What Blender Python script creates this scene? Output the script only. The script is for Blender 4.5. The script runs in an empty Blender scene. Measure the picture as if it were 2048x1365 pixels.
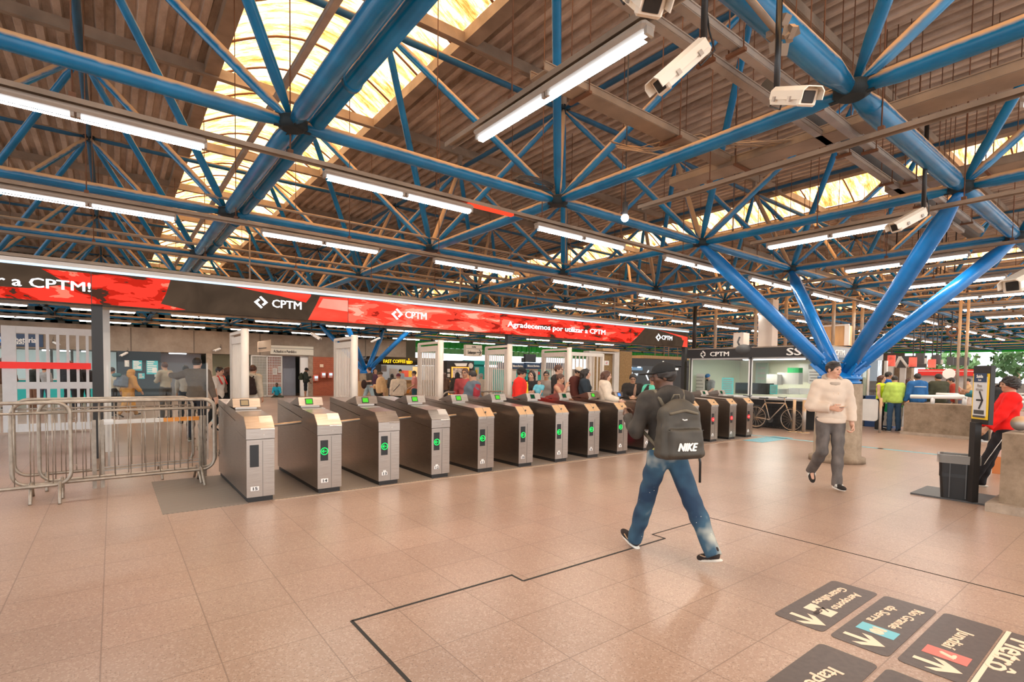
import bpy, math, random
import numpy as np
from mathutils import Vector, Matrix
random.seed(4)
SC = bpy.context.scene
COL = SC.collection
# ---------------------------------------------------------------- camera
FPX, PIT, ROLL, YAW = 1037.09, -0.0396, -0.0139, 0.9083
_r0 = np.array([math.sin(YAW), -math.cos(YAW), 0]); _d0 = np.array([math.cos(YAW), math.sin(YAW), 0]); _u0 = np.array([0, 0, 1.])
_d = _d0*math.cos(PIT) + _u0*math.sin(PIT); _u = _u0*math.cos(PIT) - _d0*math.sin(PIT)
_r = _r0*math.cos(ROLL) - _u*math.sin(ROLL); _uu = _r0*math.sin(ROLL) + _u*math.cos(ROLL)
cam_data = bpy.data.cameras.new('camera'); cam = bpy.data.objects.new('camera', cam_data); COL.objects.link(cam)
cam.matrix_world = Matrix(((_r[0], _uu[0], -_d[0], 0), (_r[1], _uu[1], -_d[1], 0), (_r[2], _uu[2], -_d[2], 1.55), (0, 0, 0, 1)))
cam_data.sensor_width = 36; cam_data.lens = FPX/2048*36
cam_data.shift_x = -10.01/2048; cam_data.shift_y = 106.45/2048
cam_data.clip_end = 400; cam_data.clip_start = .05
SC.camera = cam
# ---------------------------------------------------------------- world, sun, exposure
W = bpy.data.worlds.new('sky'); SC.world = W; W.use_nodes = True
wn = W.node_tree.nodes; wl = W.node_tree.links
bg = wn['Background']; bg.inputs[1].default_value = 2.6
tc = wn.new('ShaderNodeTexCoord'); sp = wn.new('ShaderNodeSeparateXYZ'); rp = wn.new('ShaderNodeValToRGB')
wl.new(tc.outputs['Generated'], sp.inputs[0]); wl.new(sp.outputs[2], rp.inputs[0]); wl.new(rp.outputs[0], bg.inputs[0])
rp.color_ramp.elements[0].position = 0; rp.color_ramp.elements[0].color = (.86, .93, 1, 1)
rp.color_ramp.elements[1].position = .6; rp.color_ramp.elements[1].color = (1, .95, .88, 1)
sun_d = bpy.data.lights.new('sun', 'SUN'); sun = bpy.data.objects.new('sun', sun_d); COL.objects.link(sun)
sun_d.energy = 7; sun_d.angle = .2; sun_d.color = (1, .93, .82)
sun.rotation_euler = (math.radians(28), math.radians(-18), 0)
vs = SC.view_settings
SC.display_settings.display_device = 'sRGB'
vs.view_transform = 'Standard'; vs.look = 'None'; vs.gamma = 1; vs.use_curve_mapping = False
vs.exposure = 0.2
LAMP_W = 34
# ---------------------------------------------------------------- materials
def nmat(name):
    m = bpy.data.materials.new(name); m.use_nodes = True
    nt = m.node_tree; return m, nt, nt.nodes, nt.links, nt.nodes['Principled BSDF']
def mat(name, col, rough=.6, metal=0, noise=0, scale=8, em=0, emcol=None, bump=0, alpha=None, trans=0, stretch=None, spec=None):
    m, nt, N, L, b = nmat(name)
    b.inputs['Base Color'].default_value = (*col, 1); b.inputs['Roughness'].default_value = rough; b.inputs['Metallic'].default_value = metal
    if spec is not None: b.inputs['Specular IOR Level'].default_value = spec
    if noise or bump:
        t = N.new('ShaderNodeTexCoord'); n = N.new('ShaderNodeTexNoise'); n.inputs['Scale'].default_value = scale; n.inputs['Detail'].default_value = 4
        if stretch:
            mp = N.new('ShaderNodeMapping'); mp.inputs['Scale'].default_value = stretch
            L.new(t.outputs['Object'], mp.inputs[0]); L.new(mp.outputs[0], n.inputs['Vector'])
        else: L.new(t.outputs['Object'], n.inputs['Vector'])
        if noise:
            r = N.new('ShaderNodeMapRange'); r.inputs[1].default_value = .3; r.inputs[2].default_value = .7
            r.inputs[3].default_value = 1-noise; r.inputs[4].default_value = 1+noise*.5
            L.new(n.outputs[0], r.inputs[0])
            mx = N.new('ShaderNodeVectorMath'); mx.operation = 'SCALE'; mx.inputs[0].default_value = col
            L.new(r.outputs[0], mx.inputs['Scale']); L.new(mx.outputs[0], b.inputs['Base Color'])
        if bump:
            bp = N.new('ShaderNodeBump'); bp.inputs['Strength'].default_value = bump; bp.inputs['Distance'].default_value = .01
            L.new(n.outputs[0], bp.inputs['Height']); L.new(bp.outputs[0], b.inputs['Normal'])
    if em:
        b.inputs['Emission Color'].default_value = (*(emcol or col), 1); b.inputs['Emission Strength'].default_value = em
    if trans: b.inputs['Transmission Weight'].default_value = trans
    if alpha is not None: b.inputs['Alpha'].default_value = alpha
    return m
def dusty(name, col, dust, rough=.4, metal=0, lo=.0, hi=.5, spec=.5):
    """paint with settled dust on whatever faces up"""
    m, nt, N, L, b = nmat(name)
    g = N.new('ShaderNodeNewGeometry'); s = N.new('ShaderNodeSeparateXYZ'); L.new(g.outputs['Normal'], s.inputs[0])
    n = N.new('ShaderNodeTexNoise'); n.inputs['Scale'].default_value = 9; n.inputs['Detail'].default_value = 5; L.new(g.outputs['Position'], n.inputs['Vector'])
    a = N.new('ShaderNodeMath'); a.operation = 'MULTIPLY_ADD'; a.inputs[1].default_value = .5; a.inputs[2].default_value = -.25; L.new(n.outputs[0], a.inputs[0])
    ad = N.new('ShaderNodeMath'); ad.operation = 'ADD'; L.new(s.outputs[2], ad.inputs[0]); L.new(a.outputs[0], ad.inputs[1])
    r = N.new('ShaderNodeMapRange'); r.inputs[1].default_value = lo; r.inputs[2].default_value = hi; r.interpolation_type = 'SMOOTHSTEP'; L.new(ad.outputs[0], r.inputs[0])
    n2 = N.new('ShaderNodeTexNoise'); n2.inputs['Scale'].default_value = 2.3; n2.inputs['Detail'].default_value = 6; L.new(g.outputs['Position'], n2.inputs['Vector'])
    r2 = N.new('ShaderNodeMapRange'); r2.inputs[1].default_value = .35; r2.inputs[2].default_value = .7; r2.inputs[3].default_value = .75; r2.inputs[4].default_value = 1.2; L.new(n2.outputs[0], r2.inputs[0])
    sc = N.new('ShaderNodeVectorMath'); sc.operation = 'SCALE'; sc.inputs[0].default_value = col; L.new(r2.outputs[0], sc.inputs['Scale'])
    mx = N.new('ShaderNodeMix'); mx.data_type = 'RGBA'; L.new(r.outputs[0], mx.inputs[0]); L.new(sc.outputs[0], mx.inputs[6]); mx.inputs[7].default_value = (*dust, 1)
    L.new(mx.outputs[2], b.inputs['Base Color'])
    rr = N.new('ShaderNodeMapRange'); rr.inputs[3].default_value = rough; rr.inputs[4].default_value = .95; L.new(r.outputs[0], rr.inputs[0]); L.new(rr.outputs[0], b.inputs['Roughness'])
    b.inputs['Metallic'].default_value = metal; b.inputs['Specular IOR Level'].default_value = spec
    return m
def emit(name, col, st):
    m = bpy.data.materials.new(name); m.use_nodes = True; N = m.node_tree.nodes; N.clear()
    e = N.new('ShaderNodeEmission'); o = N.new('ShaderNodeOutputMaterial'); e.inputs[0].default_value = (*col, 1); e.inputs[1].default_value = st
    m.node_tree.links.new(e.outputs[0], o.inputs[0]); return m
DUST = (.62, .40, .22)
M = {}
M['blue'] = dusty('blue_paint', (.001, .165, .37), DUST, .24, spec=.5)
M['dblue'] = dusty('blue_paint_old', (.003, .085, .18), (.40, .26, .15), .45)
M['bluecol'] = mat('column_blue', (.008, .17, .48), .25, noise=.15, scale=5)
M['node'] = dusty('node_grime', (.008, .022, .03), (.12, .09, .06), .7, lo=.5, hi=.9)
M['tan'] = dusty('dusty_steel', (.30, .23, .17), DUST, .6)
M['gal'] = dusty('galvanised', (.42, .38, .34), DUST, .45, .5)
M['white_metal'] = mat('white_enamel', (.36, .31, .26), .45, noise=.08, scale=6)
M['rust'] = mat('rusty_rod', (.16, .07, .035), .8)
M['duct'] = dusty('grey_pipe', (.07, .066, .06), (.2, .16, .12), .7, lo=.4, hi=.8)
M['black'] = mat('black_metal', (.018, .016, .015), .5)
M['blackp'] = mat('black_plastic', (.012, .012, .012), .35)
M['dgrey'] = mat('dark_grey', (.06, .06, .06), .5)
M['grey'] = mat('grey_paint', (.38, .35, .32), .5, noise=.1, scale=3)
M['lgrey'] = mat('light_grey', (.62, .58, .53), .5, noise=.08, scale=3)
M['white'] = mat('white', (.82, .8, .77), .5)
M['camw'] = mat('camera_white', (.80, .72, .60), .4)
M['gatep'] = mat('gate_paint', (.60, .52, .44), .42, noise=.06, scale=4)
M['tube'] = emit('tube_glow', (.86, .93, 1), 3.2)
M['red'] = mat('red', (.62, .02, .015), .5)
M['teal'] = mat('teal', (.02, .42, .40), .5)
M['navy'] = mat('navy', (.02, .045, .10), .5)
M['green'] = mat('green_sheet', (.012, .34, .05), .5, noise=.2, scale=2)
M['dgreen'] = mat('dark_green', (.004, .05, .02), .6)
M['lgreen'] = mat('pale_green', (.16, .55, .22), .5, noise=.2, scale=2)
M['glassy'] = mat('clear_glass', (.9, .95, .95), .03, alpha=.05, spec=.15)
def glass_mat():
    m = bpy.data.materials.new('clear_glass'); m.use_nodes = True; N = m.node_tree.nodes; L = m.node_tree.links; N.clear()
    t = N.new('ShaderNodeBsdfTransparent'); t.inputs[0].default_value = (.96, .98, .97, 1); g = N.new('ShaderNodeBsdfGlossy'); g.inputs['Roughness'].default_value = .02; g.inputs[0].default_value = (1, 1, 1, 1)
    fr = N.new('ShaderNodeFresnel'); fr.inputs[0].default_value = 1.2; s = N.new('ShaderNodeMixShader'); o = N.new('ShaderNodeOutputMaterial'); L.new(fr.outputs[0], s.inputs[0]); L.new(t.outputs[0], s.inputs[1]); L.new(g.outputs[0], s.inputs[2]); L.new(s.outputs[0], o.inputs[0]); return m
M['glassy'] = glass_mat()
M['wood'] = mat('plywood', (.52, .32, .15), .7, noise=.15, scale=10, stretch=(1, 1, .2))
M['yellow'] = mat('yellow', (.80, .52, .02), .5)
M['orange'] = mat('orange', (.75, .28, .04), .5)
M['txtw'] = mat('white_lettering', (.85, .82, .76), .5)
M['txtk'] = mat('black_lettering', (.02, .02, .02), .5)
M['rubber'] = mat('black_rubber', (.02, .018, .016), .8)
def stainless():
    m, nt, N, L, b = nmat('brushed_stainless')
    t = N.new('ShaderNodeTexCoord'); n = N.new('ShaderNodeTexNoise'); n.inputs['Scale'].default_value = 2.2; n.inputs['Detail'].default_value = 3
    L.new(t.outputs['Object'], n.inputs['Vector'])
    mp = N.new('ShaderNodeMapping'); mp.inputs['Scale'].default_value = (3, 3, 160); L.new(t.outputs['Object'], mp.inputs[0])
    n2 = N.new('ShaderNodeTexNoise'); n2.inputs['Scale'].default_value = 2; L.new(mp.outputs[0], n2.inputs['Vector'])
    r = N.new('ShaderNodeMapRange'); r.inputs[1].default_value = .35; r.inputs[2].default_value = .65; r.inputs[3].default_value = .24; r.inputs[4].default_value = .40; b.inputs['Roughness'].default_value = .30
    c = N.new('ShaderNodeValToRGB'); c.color_ramp.elements[0].color = (.33, .28, .24, 1); c.color_ramp.elements[1].color = (.47, .41, .36, 1)
    c.color_ramp.elements[0].position = .3; c.color_ramp.elements[1].position = .7; L.new(n2.outputs[0], c.inputs[0]); L.new(c.outputs[0], b.inputs['Base Color'])
    b.inputs['Metallic'].default_value = 1
    return m
M['steel'] = stainless()
M['pipe'] = mat('galvanised_pipe', (.36, .30, .24), .42, .6, noise=.25, scale=14)
def floor_mat():
    m, nt, N, L, b = nmat('terrazzo')
    g = N.new('ShaderNodeNewGeometry')
    def math2(op, a, bb, c=None):
        x = N.new('ShaderNodeMath'); x.operation = op
        for i, v in enumerate((a, bb, c)):
            if v is None: continue
            if isinstance(v, (int, float)): x.inputs[i].default_value = v
            else: L.new(v, x.inputs[i])
        return x.outputs[0]
    s = N.new('ShaderNodeSeparateXYZ'); L.new(g.outputs['Position'], s.inputs[0])
    def joint(sock, off, size):
        a = math2('ADD', sock, off); f = math2('PINGPONG', a, size/2); return math2('LESS_THAN', f, .0035)
    jx = joint(s.outputs[0], 100*.506+.07, .506); jy = joint(s.outputs[1], 100*.53-.95+.01, .53); j = math2('MAXIMUM', jx, jy)
    v = N.new('ShaderNodeTexVoronoi'); v.inputs['Scale'].default_value = 110; L.new(g.outputs['Position'], v.inputs['Vector'])
    sc = N.new('ShaderNodeSeparateColor'); L.new(v.outputs['Color'], sc.inputs[0])
    dark = math2('GREATER_THAN', sc.outputs[0], .86); lite = math2('GREATER_THAN', sc.outputs[1], .8)
    small = math2('LESS_THAN', v.outputs['Distance'], .45)
    dark = math2('MULTIPLY', dark, small)
    n = N.new('ShaderNodeTexNoise'); n.inputs['Scale'].default_value = .7; n.inputs['Detail'].default_value = 6; L.new(g.outputs['Position'], n.inputs['Vector'])
    cr = N.new('ShaderNodeValToRGB'); cr.color_ramp.elements[0].position = .3; cr.color_ramp.elements[1].position = .72
    cr.color_ramp.elements[0].color = (.30, .19, .135, 1); cr.color_ramp.elements[1].color = (.39, .265, .195, 1); L.new(n.outputs[0], cr.inputs[0])
    # tile-to-tile tone
    fx = math2('FLOOR', math2('DIVIDE', math2('ADD', s.outputs[0], 50.67), .506), 0); fy = math2('FLOOR', math2('DIVIDE', math2('ADD', s.outputs[1], 52.06), .53), 0)
    cb = N.new('ShaderNodeCombineXYZ'); L.new(fx, cb.inputs[0]); L.new(fy, cb.inputs[1]); wnz = N.new('ShaderNodeTexWhiteNoise'); wnz.noise_dimensions = '2D'; L.new(cb.outputs[0], wnz.inputs['Vector'])
    tone = math2('MULTIPLY_ADD', wnz.outputs[0], .08, .96)
    def mix(f, a, bb):
        x = N.new('ShaderNodeMix'); x.data_type = 'RGBA'; L.new(f, x.inputs[0])
        for i, q in ((6, a), (7, bb)):
            if isinstance(q, tuple): x.inputs[i].default_value = q
            else: L.new(q, x.inputs[i])
        return x.outputs[2]
    c1 = mix(math2('MULTIPLY', lite, .22), cr.outputs[0], (.66, .54, .44, 1)); c2 = mix(math2('MULTIPLY', dark, .75), c1, (.16, .10, .07, 1))
    vm = N.new('ShaderNodeVectorMath'); vm.operation = 'SCALE'; L.new(c2, vm.inputs[0]); L.new(tone, vm.inputs['Scale'])
    c3 = mix(math2('MULTIPLY', j, .7), vm.outputs[0], (.16, .10, .07, 1))
    L.new(c3, b.inputs['Base Color'])
    rr = N.new('ShaderNodeMapRange'); rr.inputs[1].default_value = .3; rr.inputs[2].default_value = .7; rr.inputs[3].default_value = .24; rr.inputs[4].default_value = .42; b.inputs['Roughness'].default_value = .30
    b.inputs['Specular IOR Level'].default_value = .5
    return m
M['floor'] = floor_mat()
def conc(name, a, bb, scale=3):
    m, nt, N, L, b = nmat(name)
    g = N.new('ShaderNodeNewGeometry'); n = N.new('ShaderNodeTexNoise'); n.inputs['Scale'].default_value = scale; n.inputs['Detail'].default_value = 9; n.inputs['Roughness'].default_value = .7
    L.new(g.outputs['Position'], n.inputs['Vector'])
    cr = N.new('ShaderNodeValToRGB'); cr.color_ramp.elements[0].position = .32; cr.color_ramp.elements[1].position = .68
    cr.color_ramp.elements[0].color = (*a, 1); cr.color_ramp.elements[1].color = (*bb, 1); L.new(n.outputs[0], cr.inputs[0]); L.new(cr.outputs[0], b.inputs['Base Color'])
    b.inputs['Roughness'].default_value = .85
    bp = N.new('ShaderNodeBump'); bp.inputs['Strength'].default_value = .3; bp.inputs['Distance'].default_value = .01; L.new(n.outputs[0], bp.inputs['Height']); L.new(bp.outputs[0], b.inputs['Normal'])
    return m
M['conc'] = conc('concrete', (.17, .115, .07), (.34, .25, .17), 4)
M['beam'] = conc('beam_concrete', (.22, .165, .12), (.34, .27, .21), 1.2)
M['plank'] = conc('stone', (.26, .2, .15), (.42, .33, .25), 5)
def roof_mat():
    m, nt, N, L, b = nmat('roof_sheet')
    g = N.new('ShaderNodeNewGeometry')
    mp = N.new('ShaderNodeMapping'); mp.inputs['Scale'].default_value = (1.2, .35, 1); L.new(g.outputs['Position'], mp.inputs[0])
    n = N.new('ShaderNodeTexNoise'); n.inputs['Scale'].default_value = 1.5; n.inputs['Detail'].default_value = 9; n.inputs['Roughness'].default_value = .72; L.new(mp.outputs[0], n.inputs['Vector'])
    cr = N.new('ShaderNodeValToRGB'); e = cr.color_ramp.elements; e[0].position = .33; e[1].position = .66
    e[0].color = (.25, .185, .14, 1); e[1].color = (.64, .55, .47, 1); L.new(n.outputs[0], cr.inputs[0]); L.new(cr.outputs[0], b.inputs['Base Color'])
    b.inputs['Roughness'].default_value = .45; b.inputs['Metallic'].default_value = .1
    return m
M['roof'] = roof_mat()
def sky_mat():
    m = bpy.data.materials.new('translucent_skylight'); m.use_nodes = True; N = m.node_tree.nodes; L = m.node_tree.links; N.clear()
    g = N.new('ShaderNodeNewGeometry'); mp = N.new('ShaderNodeMapping'); mp.inputs['Scale'].default_value = (.35, 2.6, 1); L.new(g.outputs['Position'], mp.inputs[0])
    n = N.new('ShaderNodeTexNoise'); n.inputs['Scale'].default_value = 2.2; n.inputs['Detail'].default_value = 10; n.inputs['Roughness'].default_value = .75; L.new(mp.outputs[0], n.inputs['Vector'])
    cr = N.new('ShaderNodeValToRGB'); e = cr.color_ramp.elements; e[0].position = .38; e[0].color = (.42, .13, .025, 1); e[1].position = .64; e[1].color = (.98, .86, .66, 1)
    x = e.new(.48); x.color = (.72, .38, .13, 1); L.new(n.outputs[0], cr.inputs[0])
    t = N.new('ShaderNodeBsdfTranslucent'); L.new(cr.outputs[0], t.inputs[0])
    tr = N.new('ShaderNodeBsdfTransparent'); tr.inputs[0].default_value = (1, .88, .7, 1); ms = N.new('ShaderNodeMixShader'); ms.inputs[0].default_value = 0
    o = N.new('ShaderNodeOutputMaterial'); L.new(t.outputs[0], ms.inputs[1]); L.new(tr.outputs[0], ms.inputs[2]); L.new(ms.outputs[0], o.inputs[0])
    return m
M['sky'] = sky_mat()
def tread():
    m, nt, N, L, b = nmat('tread_mat'); g = N.new('ShaderNodeNewGeometry')
    w = N.new('ShaderNodeTexWave'); w.inputs['Scale'].default_value = 14; w.bands_direction = 'DIAGONAL'; L.new(g.outputs['Position'], w.inputs['Vector'])
    cr = N.new('ShaderNodeValToRGB'); cr.color_ramp.elements[0].color = (.13, .10, .08, 1); cr.color_ramp.elements[1].color = (.25, .2, .16, 1); L.new(w.outputs[0], cr.inputs[0]); L.new(cr.outputs[0], b.inputs['Base Color'])
    b.inputs['Roughness'].default_value = .5; bp = N.new('ShaderNodeBump'); bp.inputs['Strength'].default_value = .4; bp.inputs['Distance'].default_value = .003; L.new(w.outputs[0], bp.inputs['Height']); L.new(bp.outputs[0], b.inputs['Normal'])
    return m
M['tread'] = tread()
def brick():
    m, nt, N, L, b = nmat('brick'); g = N.new('ShaderNodeNewGeometry'); mp = N.new('ShaderNodeMapping'); mp.inputs['Rotation'].default_value = (math.pi/2, 0, 0); L.new(g.outputs['Position'], mp.inputs[0])
    w = N.new('ShaderNodeTexBrick'); w.inputs['Scale'].default_value = 4; w.inputs['Color1'].default_value = (.42, .09, .035, 1); w.inputs['Color2'].default_value = (.34, .07, .03, 1); w.inputs['Mortar'].default_value = (.5, .3, .2, 1)
    w.inputs['Mortar Size'].default_value = .012; L.new(mp.outputs[0], w.inputs['Vector']); L.new(w.outputs[0], b.inputs['Base Color']); b.inputs['Roughness'].default_value = .8
    return m
M['brick'] = brick()
# ---------------------------------------------------------------- mesh helpers
def rotm(rx=0, ry=0, rz=0): return Matrix.Rotation(rz, 4, 'Z') @ Matrix.Rotation(ry, 4, 'Y') @ Matrix.Rotation(rx, 4, 'X')
class MB:
    def __init__(s): s.v = []; s.f = []; s.m = []; s.sm = []
    def add(s, vs, fs, mi=0, smooth=False, mx=None):
        o = len(s.v)
        if mx is not None: vs = [tuple(mx @ Vector(v)) for v in vs]
        s.v += [tuple(v) for v in vs]; s.f += [tuple(i+o for i in f) for f in fs]; s.m += [mi]*len(fs); s.sm += [smooth]*len(fs); return s
    def box(s, c, d, mi=0, mx=None, bev=0):
        x, y, z = c; a, b, e = d[0]/2, d[1]/2, d[2]/2
        if bev <= 0:
            vs = [(x+i*a, y+j*b, z+k*e) for k in (-1, 1) for j in (-1, 1) for i in (-1, 1)]
            fs = [(0, 2, 3, 1), (4, 5, 7, 6), (0, 1, 5, 4), (2, 6, 7, 3), (0, 4, 6, 2), (1, 3, 7, 5)]
            return s.add(vs, fs, mi, False, mx)
        t = min(bev, a*.9, b*.9, e*.9)
        oct_ = lambda k: [(x+a-t, y-b, k), (x+a, y-b+t, k), (x+a, y+b-t, k), (x+a-t, y+b, k), (x-a+t, y+b, k), (x-a, y+b-t, k), (x-a, y-b+t, k), (x-a+t, y-b, k)]
        ins = lambda k: [(x+(px-x)*(a-t)/a, y+(py-y)*(b-t)/b, k) for px, py, _ in oct_(k)]
        rings = [ins(z-e), oct_(z-e+t), oct_(z+e-t), ins(z+e)]
        vs = [p for r in rings for p in r]; fs = [tuple(range(7, -1, -1)), tuple(range(24, 32))]
        for r in range(3):
            for i in range(8): j = (i+1) % 8; fs.append((r*8+i, r*8+j, r*8+8+j, r*8+8+i))
        return s.add(vs, fs, mi, False, mx)
    def lathe(s, p0, p1, prof, n=12, mi=0, caps=True, smooth=True):
        """prof: list of (t along p0->p1 in metres, radius)"""
        p0 = Vector(p0); d = Vector(p1)-p0; 
        if d.length < 1e-9: return s
        d.normalize(); a = d.orthogonal().normalized(); b = d.cross(a)
        vs = []; fs = []
        for t, r in prof:
            for i in range(n):
                w = 2*math.pi*i/n; vs.append(p0+d*t+(a*math.cos(w)+b*math.sin(w))*r)
        for k in range(len(prof)-1):
            for i in range(n): j = (i+1) % n; fs.append((k*n+i, k*n+j, k*n+n+j, k*n+n+i))
        if caps: 
            s.add(vs, fs, mi, smooth); o = len(s.v)-len(vs)
            s.f += [tuple(o+i for i in range(n-1, -1, -1)), tuple(o+(len(prof)-1)*n+i for i in range(n))]; s.m += [mi]*2; s.sm += [False]*2
            return s
        return s.add(vs, fs, mi, smooth)
    def cyl(s, p0, p1, r, n=12, mi=0, r1=None): return s.lathe(p0, p1, [(0, r), ((Vector(p1)-Vector(p0)).length, r if r1 is None else r1)], n, mi)
    def tube(s, pts, r, n=8, mi=0, closed=False):
        pts = [Vector(p) for p in pts]; m = len(pts); vs = []; fs = []; prev = None
        for i, p in enumerate(pts):
            if closed: t = pts[(i+1) % m]-pts[i-1]
            else: t = pts[min(i+1, m-1)]-pts[max(i-1, 0)]
            t.normalize()
            if prev is None: a = t.orthogonal().normalized()
            else: a = (prev-t*prev.dot(t)); a = a.normalized() if a.length > 1e-6 else t.orthogonal().normalized()
            prev = a; b = t.cross(a)
            for k in range(n): w = 2*math.pi*k/n; vs.append(p+(a*math.cos(w)+b*math.sin(w))*r)
        for i in range(m if closed else m-1):
            o, q = i*n, ((i+1) % m)*n
            for k in range(n): j = (k+1) % n; fs.append((o+k, o+j, q+j, q+k))
        s.add(vs, fs, mi, True)
        if not closed: 
            o = len(s.v)-len(vs); s.f += [tuple(o+k for k in range(n-1, -1, -1)), tuple(o+(m-1)*n+k for k in range(n))]; s.m += [mi]*2; s.sm += [False]*2
        return s
    def prism(s, poly, mx, h, mi=0):
        """poly 2D in local xy, extruded h along local z, placed by mx"""
        n = len(poly); vs = [(x, y, 0) for x, y in poly]+[(x, y, h) for x, y in poly]
        fs = [tuple(range(n-1, -1, -1)), tuple(range(n, 2*n))]+[(i, (i+1) % n, n+(i+1) % n, n+i) for i in range(n)]
        return s.add(vs, fs, mi, False, mx)
    def sphere(s, c, r, n=10, mi=0, sc=(1, 1, 1)):
        prof = [(-math.cos(math.pi*i/n), math.sin(math.pi*i/n)) for i in range(n+1)]
        vs = []; fs = []; m = n*2
        for a, b in prof:
            for k in range(m): w = 2*math.pi*k/m; vs.append((c[0]+r*sc[0]*b*math.cos(w), c[1]+r*sc[1]*b*math.sin(w), c[2]+r*sc[2]*a))
        for i in range(n):
            for k in range(m): j = (k+1) % m; fs.append((i*m+k, i*m+j, i*m+m+j, i*m+m+k))
        return s.add(vs, fs, mi, True)
    def mesh(s, name, mats):
        me = bpy.data.meshes.new(name); me.from_pydata([tuple(v) for v in s.v], [], s.f)
        for m in (mats if isinstance(mats, (list, tuple)) else [mats]): me.materials.append(M[m] if isinstance(m, str) else m)
        me.polygons.foreach_set('material_index', s.m); me.polygons.foreach_set('use_smooth', s.sm); me.update(); return me
    def obj(s, name, mats, parent=None, loc=None, mx=None): return link(name, s.mesh(name, mats), parent, loc, mx)
def link(name, me, parent=None, loc=None, mx=None):
    o = bpy.data.objects.new(name, me); COL.objects.link(o)
    if parent is not None: o.parent = parent
    if loc is not None: o.location = loc
    if mx is not None: o.matrix_local = mx
    return o
def thing(name, label, cat, loc=(0, 0, 0), rz=0, group=None, mx=None):
    o = bpy.data.objects.new(name, None); COL.objects.link(o); o.empty_display_size = .1
    if mx is not None: o.matrix_world = mx
    else: o.location = loc; o.rotation_euler = (0, 0, rz)
    return tag(o, label, cat, group)
def tag(o, label, cat, group=None, kind=None):
    o['label'] = label; o['category'] = cat
    if group: o['group'] = group
    if kind: o['kind'] = kind
    return o
def struct(o, label=None):
    o['kind'] = 'structure'
    if label: o['label'] = label
    return o
def text_obj(name, s, size, m, parent=None, mx=None, bold=0, ext=.002, align='CENTER', shear=0, sx=1, space=1):
    cu = bpy.data.curves.new(name, 'FONT'); cu.body = s; cu.size = size; cu.align_x = align; cu.align_y = 'CENTER';  cu.extrude = ext; cu.shear = shear; cu.space_character = space; cu.resolution_u = 2
    to = bpy.data.objects.new(name+'_tmp', cu); COL.objects.link(to)
    dg = bpy.context.evaluated_depsgraph_get(); me = bpy.data.meshes.new_from_object(to.evaluated_get(dg)); bpy.data.objects.remove(to); bpy.data.curves.remove(cu)
    if sx != 1:
        for v in me.vertices: v.co.x *= sx
    if bold:
        nv = [tuple(v.co) for v in me.vertices]; fsx = [tuple(p.vertices) for p in me.polygons]; q = MB()
        for i, (ax, ay) in enumerate(((0, 0), (bold*2, 0), (-bold*2, 0), (0, bold), (0, -bold))): q.add([(x+ax, y+ay, z+i*.0006) for x, y, z in nv], fsx)
        bpy.data.meshes.remove(me); me = q.mesh(name, 'txtw')
    me.materials.clear(); me.materials.append(M[m] if isinstance(m, str) else m); me.name = name
    o = link(name, me, parent)
    if mx is not None: o.matrix_local = mx
    return o
def face(x, y, z, rz, tilt=0):
    """matrix of an upright surface at a point: local x = right along the surface, y = up, z = out towards the reader; rz = direction the surface faces"""
    return Matrix.Translation((x, y, z)) @ Matrix.Rotation(rz+math.pi/2, 4, 'Z') @ Matrix.Rotation(math.pi/2-tilt, 4, 'X')
def copy_tree(o, parent=None):
    c = o.copy(); COL.objects.link(c)
    if parent is not None: c.parent = parent
    for ch in KIDS.get(o.name, []): KIDS.setdefault(c.name, []).append(copy_tree(ch, c))
    return c
KIDS = {}
def kids(root):
    """record the children of a finished thing once, so it can be copied"""
    for o in list(COL.objects):
        if o.parent is not None: KIDS.setdefault(o.parent.name, [])
    for o in list(COL.objects):
        p = o.parent
        while p is not None and p is not root: p = p.parent
        if p is root and o not in KIDS[o.parent.name]: KIDS[o.parent.name].append(o)
S = -math.pi/2   # faces -y
Wt = math.pi     # faces -x
# ================================================================ setting
U0, V0, MU, MV, ZB, ZT, ZR = 1.508, 5.78, 3.712, 3.87, 4.11, 6.77, 7.3
struct(MB().box((28, 20, -.1), (110, 70, .2)).obj('floor', 'floor'))
# roof of corrugated sheet with barrel-vaulted skylight strips
SKY = [(1.62, 4.82), (16.2, 19.4), (31.0, 34.2), (46, 49.2)]
def roof_strip(mb, x0, x1, y0, y1):
    p = .27; n = max(1, round((x1-x0)/p)); p = (x1-x0)/n; prof = []
    for i in range(n):
        a = x0+i*p; prof += [(a, ZR+.09), (a+p*.38, ZR+.09), (a+p*.5, ZR), (a+p*.88, ZR)]
    prof.append((x1, ZR+.09)); vs = []; fs = []
    for x, z in prof: vs += [(x, y0, z), (x, y1, z)]
    for i in range(len(prof)-1): fs.append((2*i, 2*i+1, 2*i+3, 2*i+2))
    mb.add(vs, fs)
rb = MB(); xs = [-13]+[q for s_ in SKY for q in s_]+[64]
for i in range(0, len(xs), 2): roof_strip(rb, xs[i], xs[i+1], -7, 39.5)
ceiling = struct(rb.obj('ceiling', 'roof'))
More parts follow.
